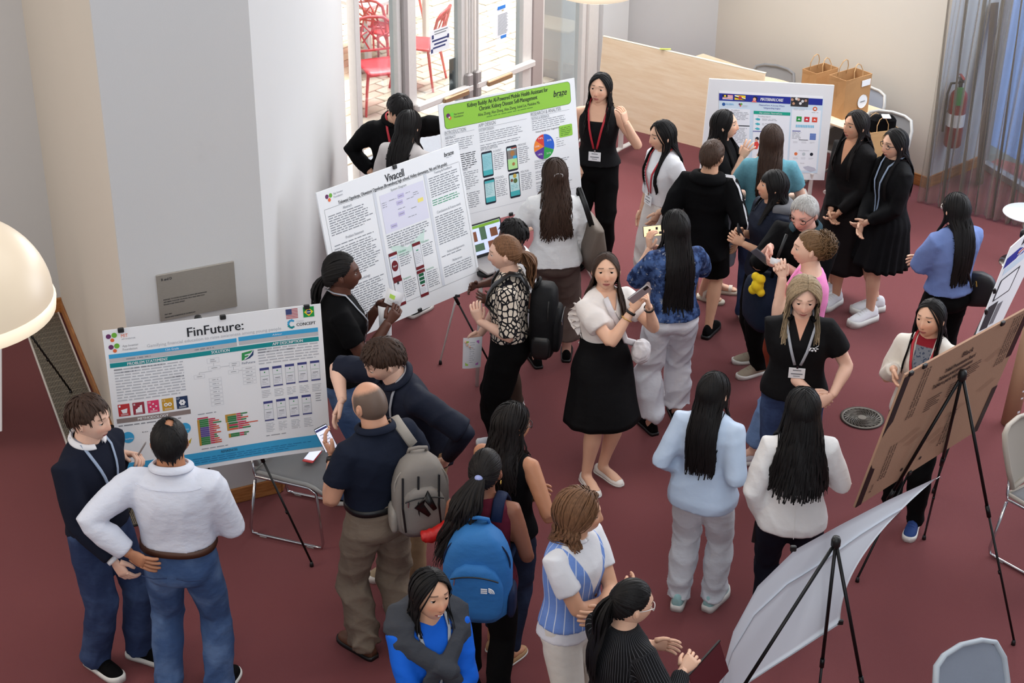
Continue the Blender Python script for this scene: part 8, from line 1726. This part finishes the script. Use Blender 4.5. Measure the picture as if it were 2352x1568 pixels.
t, b = paper('folded white leaflet in the hands of the woman with braids', pxq(P03, 'l', -.04, [(890, 660), (930, 674), (918, 705), (882, 694)]), curl=.03); b.rect('printed_panel', flatm('lime_print', (176, 216, 90)), .2, .25, .5, .5); b.lines('body_text', LGREY, .15, .6, .85, 4, .08, .3); b.finish()
t, b = paper('pale blue folded paper below the leaflet of the woman with braids', pxq(P03, 'l', -.06, [(868, 702), (898, 706), (900, 770), (872, 766)]), curl=.03)
t, b = paper('crumpled white tissue in the hand of the pink tank woman', pxq(P25, 'l', .03, [(1770, 590), (1796, 596), (1794, 612), (1768, 604)]), curl=.02)
# pen
pn_ = thing('pen', 'thin pen held to the poster by the youth in the navy sweater', 'pen', P01.W(P01.grip(1))); a_ = P01.grip(1, .09, 0, -.02); b_ = P01.tgt(('l', 336, 1014, .34)); MB().tube([P01.W(a_), P01.W(a_.lerp(b_, .9)), P01.W(b_)], [.005, .005, .001], 8).build('barrel', M_alumdk, pn_, True)
# laptop on a chair behind the posters and dark folder at the bottom
lp = thing('laptop', 'open laptop with a coloured screen between the two white posters', 'laptop', (-.10, 10.75, .75)); cL = aty(1112, 548, 10.55); LM = frame(cL, Vector((.80, .60, 0)), Vector((-.22, .30, .93)).normalized(), Vector((.56, -.74, .37)).normalized())
MB().box((0, 0, -.006), (.34, .235, .010), LM, bev=.004).build('lid', M_black, lp); MB().box((0, .004, .0005), (.315, .205, .001), LM).build('screen', screen_mat('laptop_screen', (196, 206, 236), .5), lp); mb = MB()
for k, (x, y, w_, h_) in enumerate(((-.08, .03, .05, .07), (.0, .04, .05, .09), (.09, .03, .06, .06), (-.05, -.05, .08, .05), (.06, -.05, .07, .05))): mb.box((x, y, .0014), (w_, h_, .0006), LM, k % 2)
mb.build('screen_image', [flatm('screen_brown', (150, 96, 70)), flatm('screen_green', (96, 128, 100))], lp); MB().box((0, .095, .0016), (.31, .02, .0006), LM).build('screen_header', GRN, lp)
kb = LM @ Vector((0, -.12, .0)); MB().box((0, 0, 0), (.34, .235, .016), frame(kb+Vector((.07, -.09, -.01)), Vector((.80, .60, 0)), Vector((-.60, .80, .0)), (0, 0, 1)), bev=.004).build('keyboard_deck', M_alumdk, lp)
st_ = thing('stool', 'small dark stool under the laptop behind the posters', 'stool', (kb.x+.05, kb.y-.05, 0)); MB().lathe([(0, kb.z-.03), (.19, kb.z-.03), (.195, kb.z-.045), (.19, kb.z-.06), (0, kb.z-.06)], 24, (kb.x+.05, kb.y-.06, 0)).build('seat', M_black, st_, True)
for k in range(4): a = pi/4+k*pi/2; MB().tube([(kb.x+.05+.13*cos(a), kb.y-.06+.13*sin(a), kb.z-.06), (kb.x+.05+.17*cos(a), kb.y-.06+.17*sin(a), 0)], .014, 8).build('leg', M_alum, st_, True)
fd = thing('folder', 'dark red folder held open by the pinstripe jacket woman', 'folder', P10.W((.4, -.1, .95))); c0 = aty(1628, 1545, 6.28); FMx = frame(c0, Vector((.62, .74, .2)).normalized(), Vector((-.3, -.02, .95)).normalized(), Vector((.72, -.66, .22)).normalized()); MB().box((0, 0, 0), (.26, .20, .006), FMx, bev=.002).build('cover', mat('dark_red_cover', (88, 26, 34), .5, var=.05), fd); MB().box((.0, .1, .002), (.262, .006, .010), FMx).build('edge', M_black, fd)
# cardboard mailing tube leaning at the right
ct = thing('mailing_tube', 'brown cardboard tube with label strips standing at the right edge', 'tube', tuple(atz(2318, 972, 0))); c = atz(2318, 972, 0); top_ = c+Vector((.04, -.02, .95)); tu = MB(); tu.tube([c+Vector((0, 0, .002)), top_], .058, 24); tu.build('tube', mat('brown_tube_card', (186, 148, 118), .8, var=.05), ct, True); MB().tube([c.lerp(top_, .86), c.lerp(top_, .93)], .0595, 24).build('yellow_band', mat('yellow_band', (214, 200, 40), .6, var=0), ct, True); lb = MB()
for z0, z1, w_ in ((.45, .72, .035), (.38, .42, .03), (.30, .315, .02), (.24, .255, .018), (.12, .14, .02)): lb.rings([[c.lerp(top_, z)+Vector((.0592*sin(a+.5), -.0592*cos(a+.5), 0)) for a in np.linspace(-w_*10, w_*10, 8)] for z in (z0, z1)], cap=False, close=False)
o = lb.build('label_strips', M_paper, ct); o['kind'] = 'stuff'

bg = thing('backpack', 'black backpack on the floor behind the youth in the navy sweater, by the grille', 'backpack', tuple(PA+gu*2.62+gn*.14)); M = Matrix.Translation(PA+gu*2.62+gn*.13+Vector((0, 0, .23))) @ Matrix.Rotation(radians(-67), 4, 'Z'); b = MB(); loft_bag(b, M, .32, .17, .45); b.build('main_compartment', MATS['black_backpack_nylon'], bg, True)
b = MB(); loft_bag(b, M @ Matrix.Translation((0, -.085, -.05)), .25, .07, .28); b.build('front_pocket', MATS['black_backpack_nylon'], bg, True); MB().tube([M @ Vector(q) for q in ((-.05, 0, .21), (-.04, 0, .26), (.04, 0, .26), (.05, 0, .21))], .009, 8).build('grab_handle', M_black, bg, True)
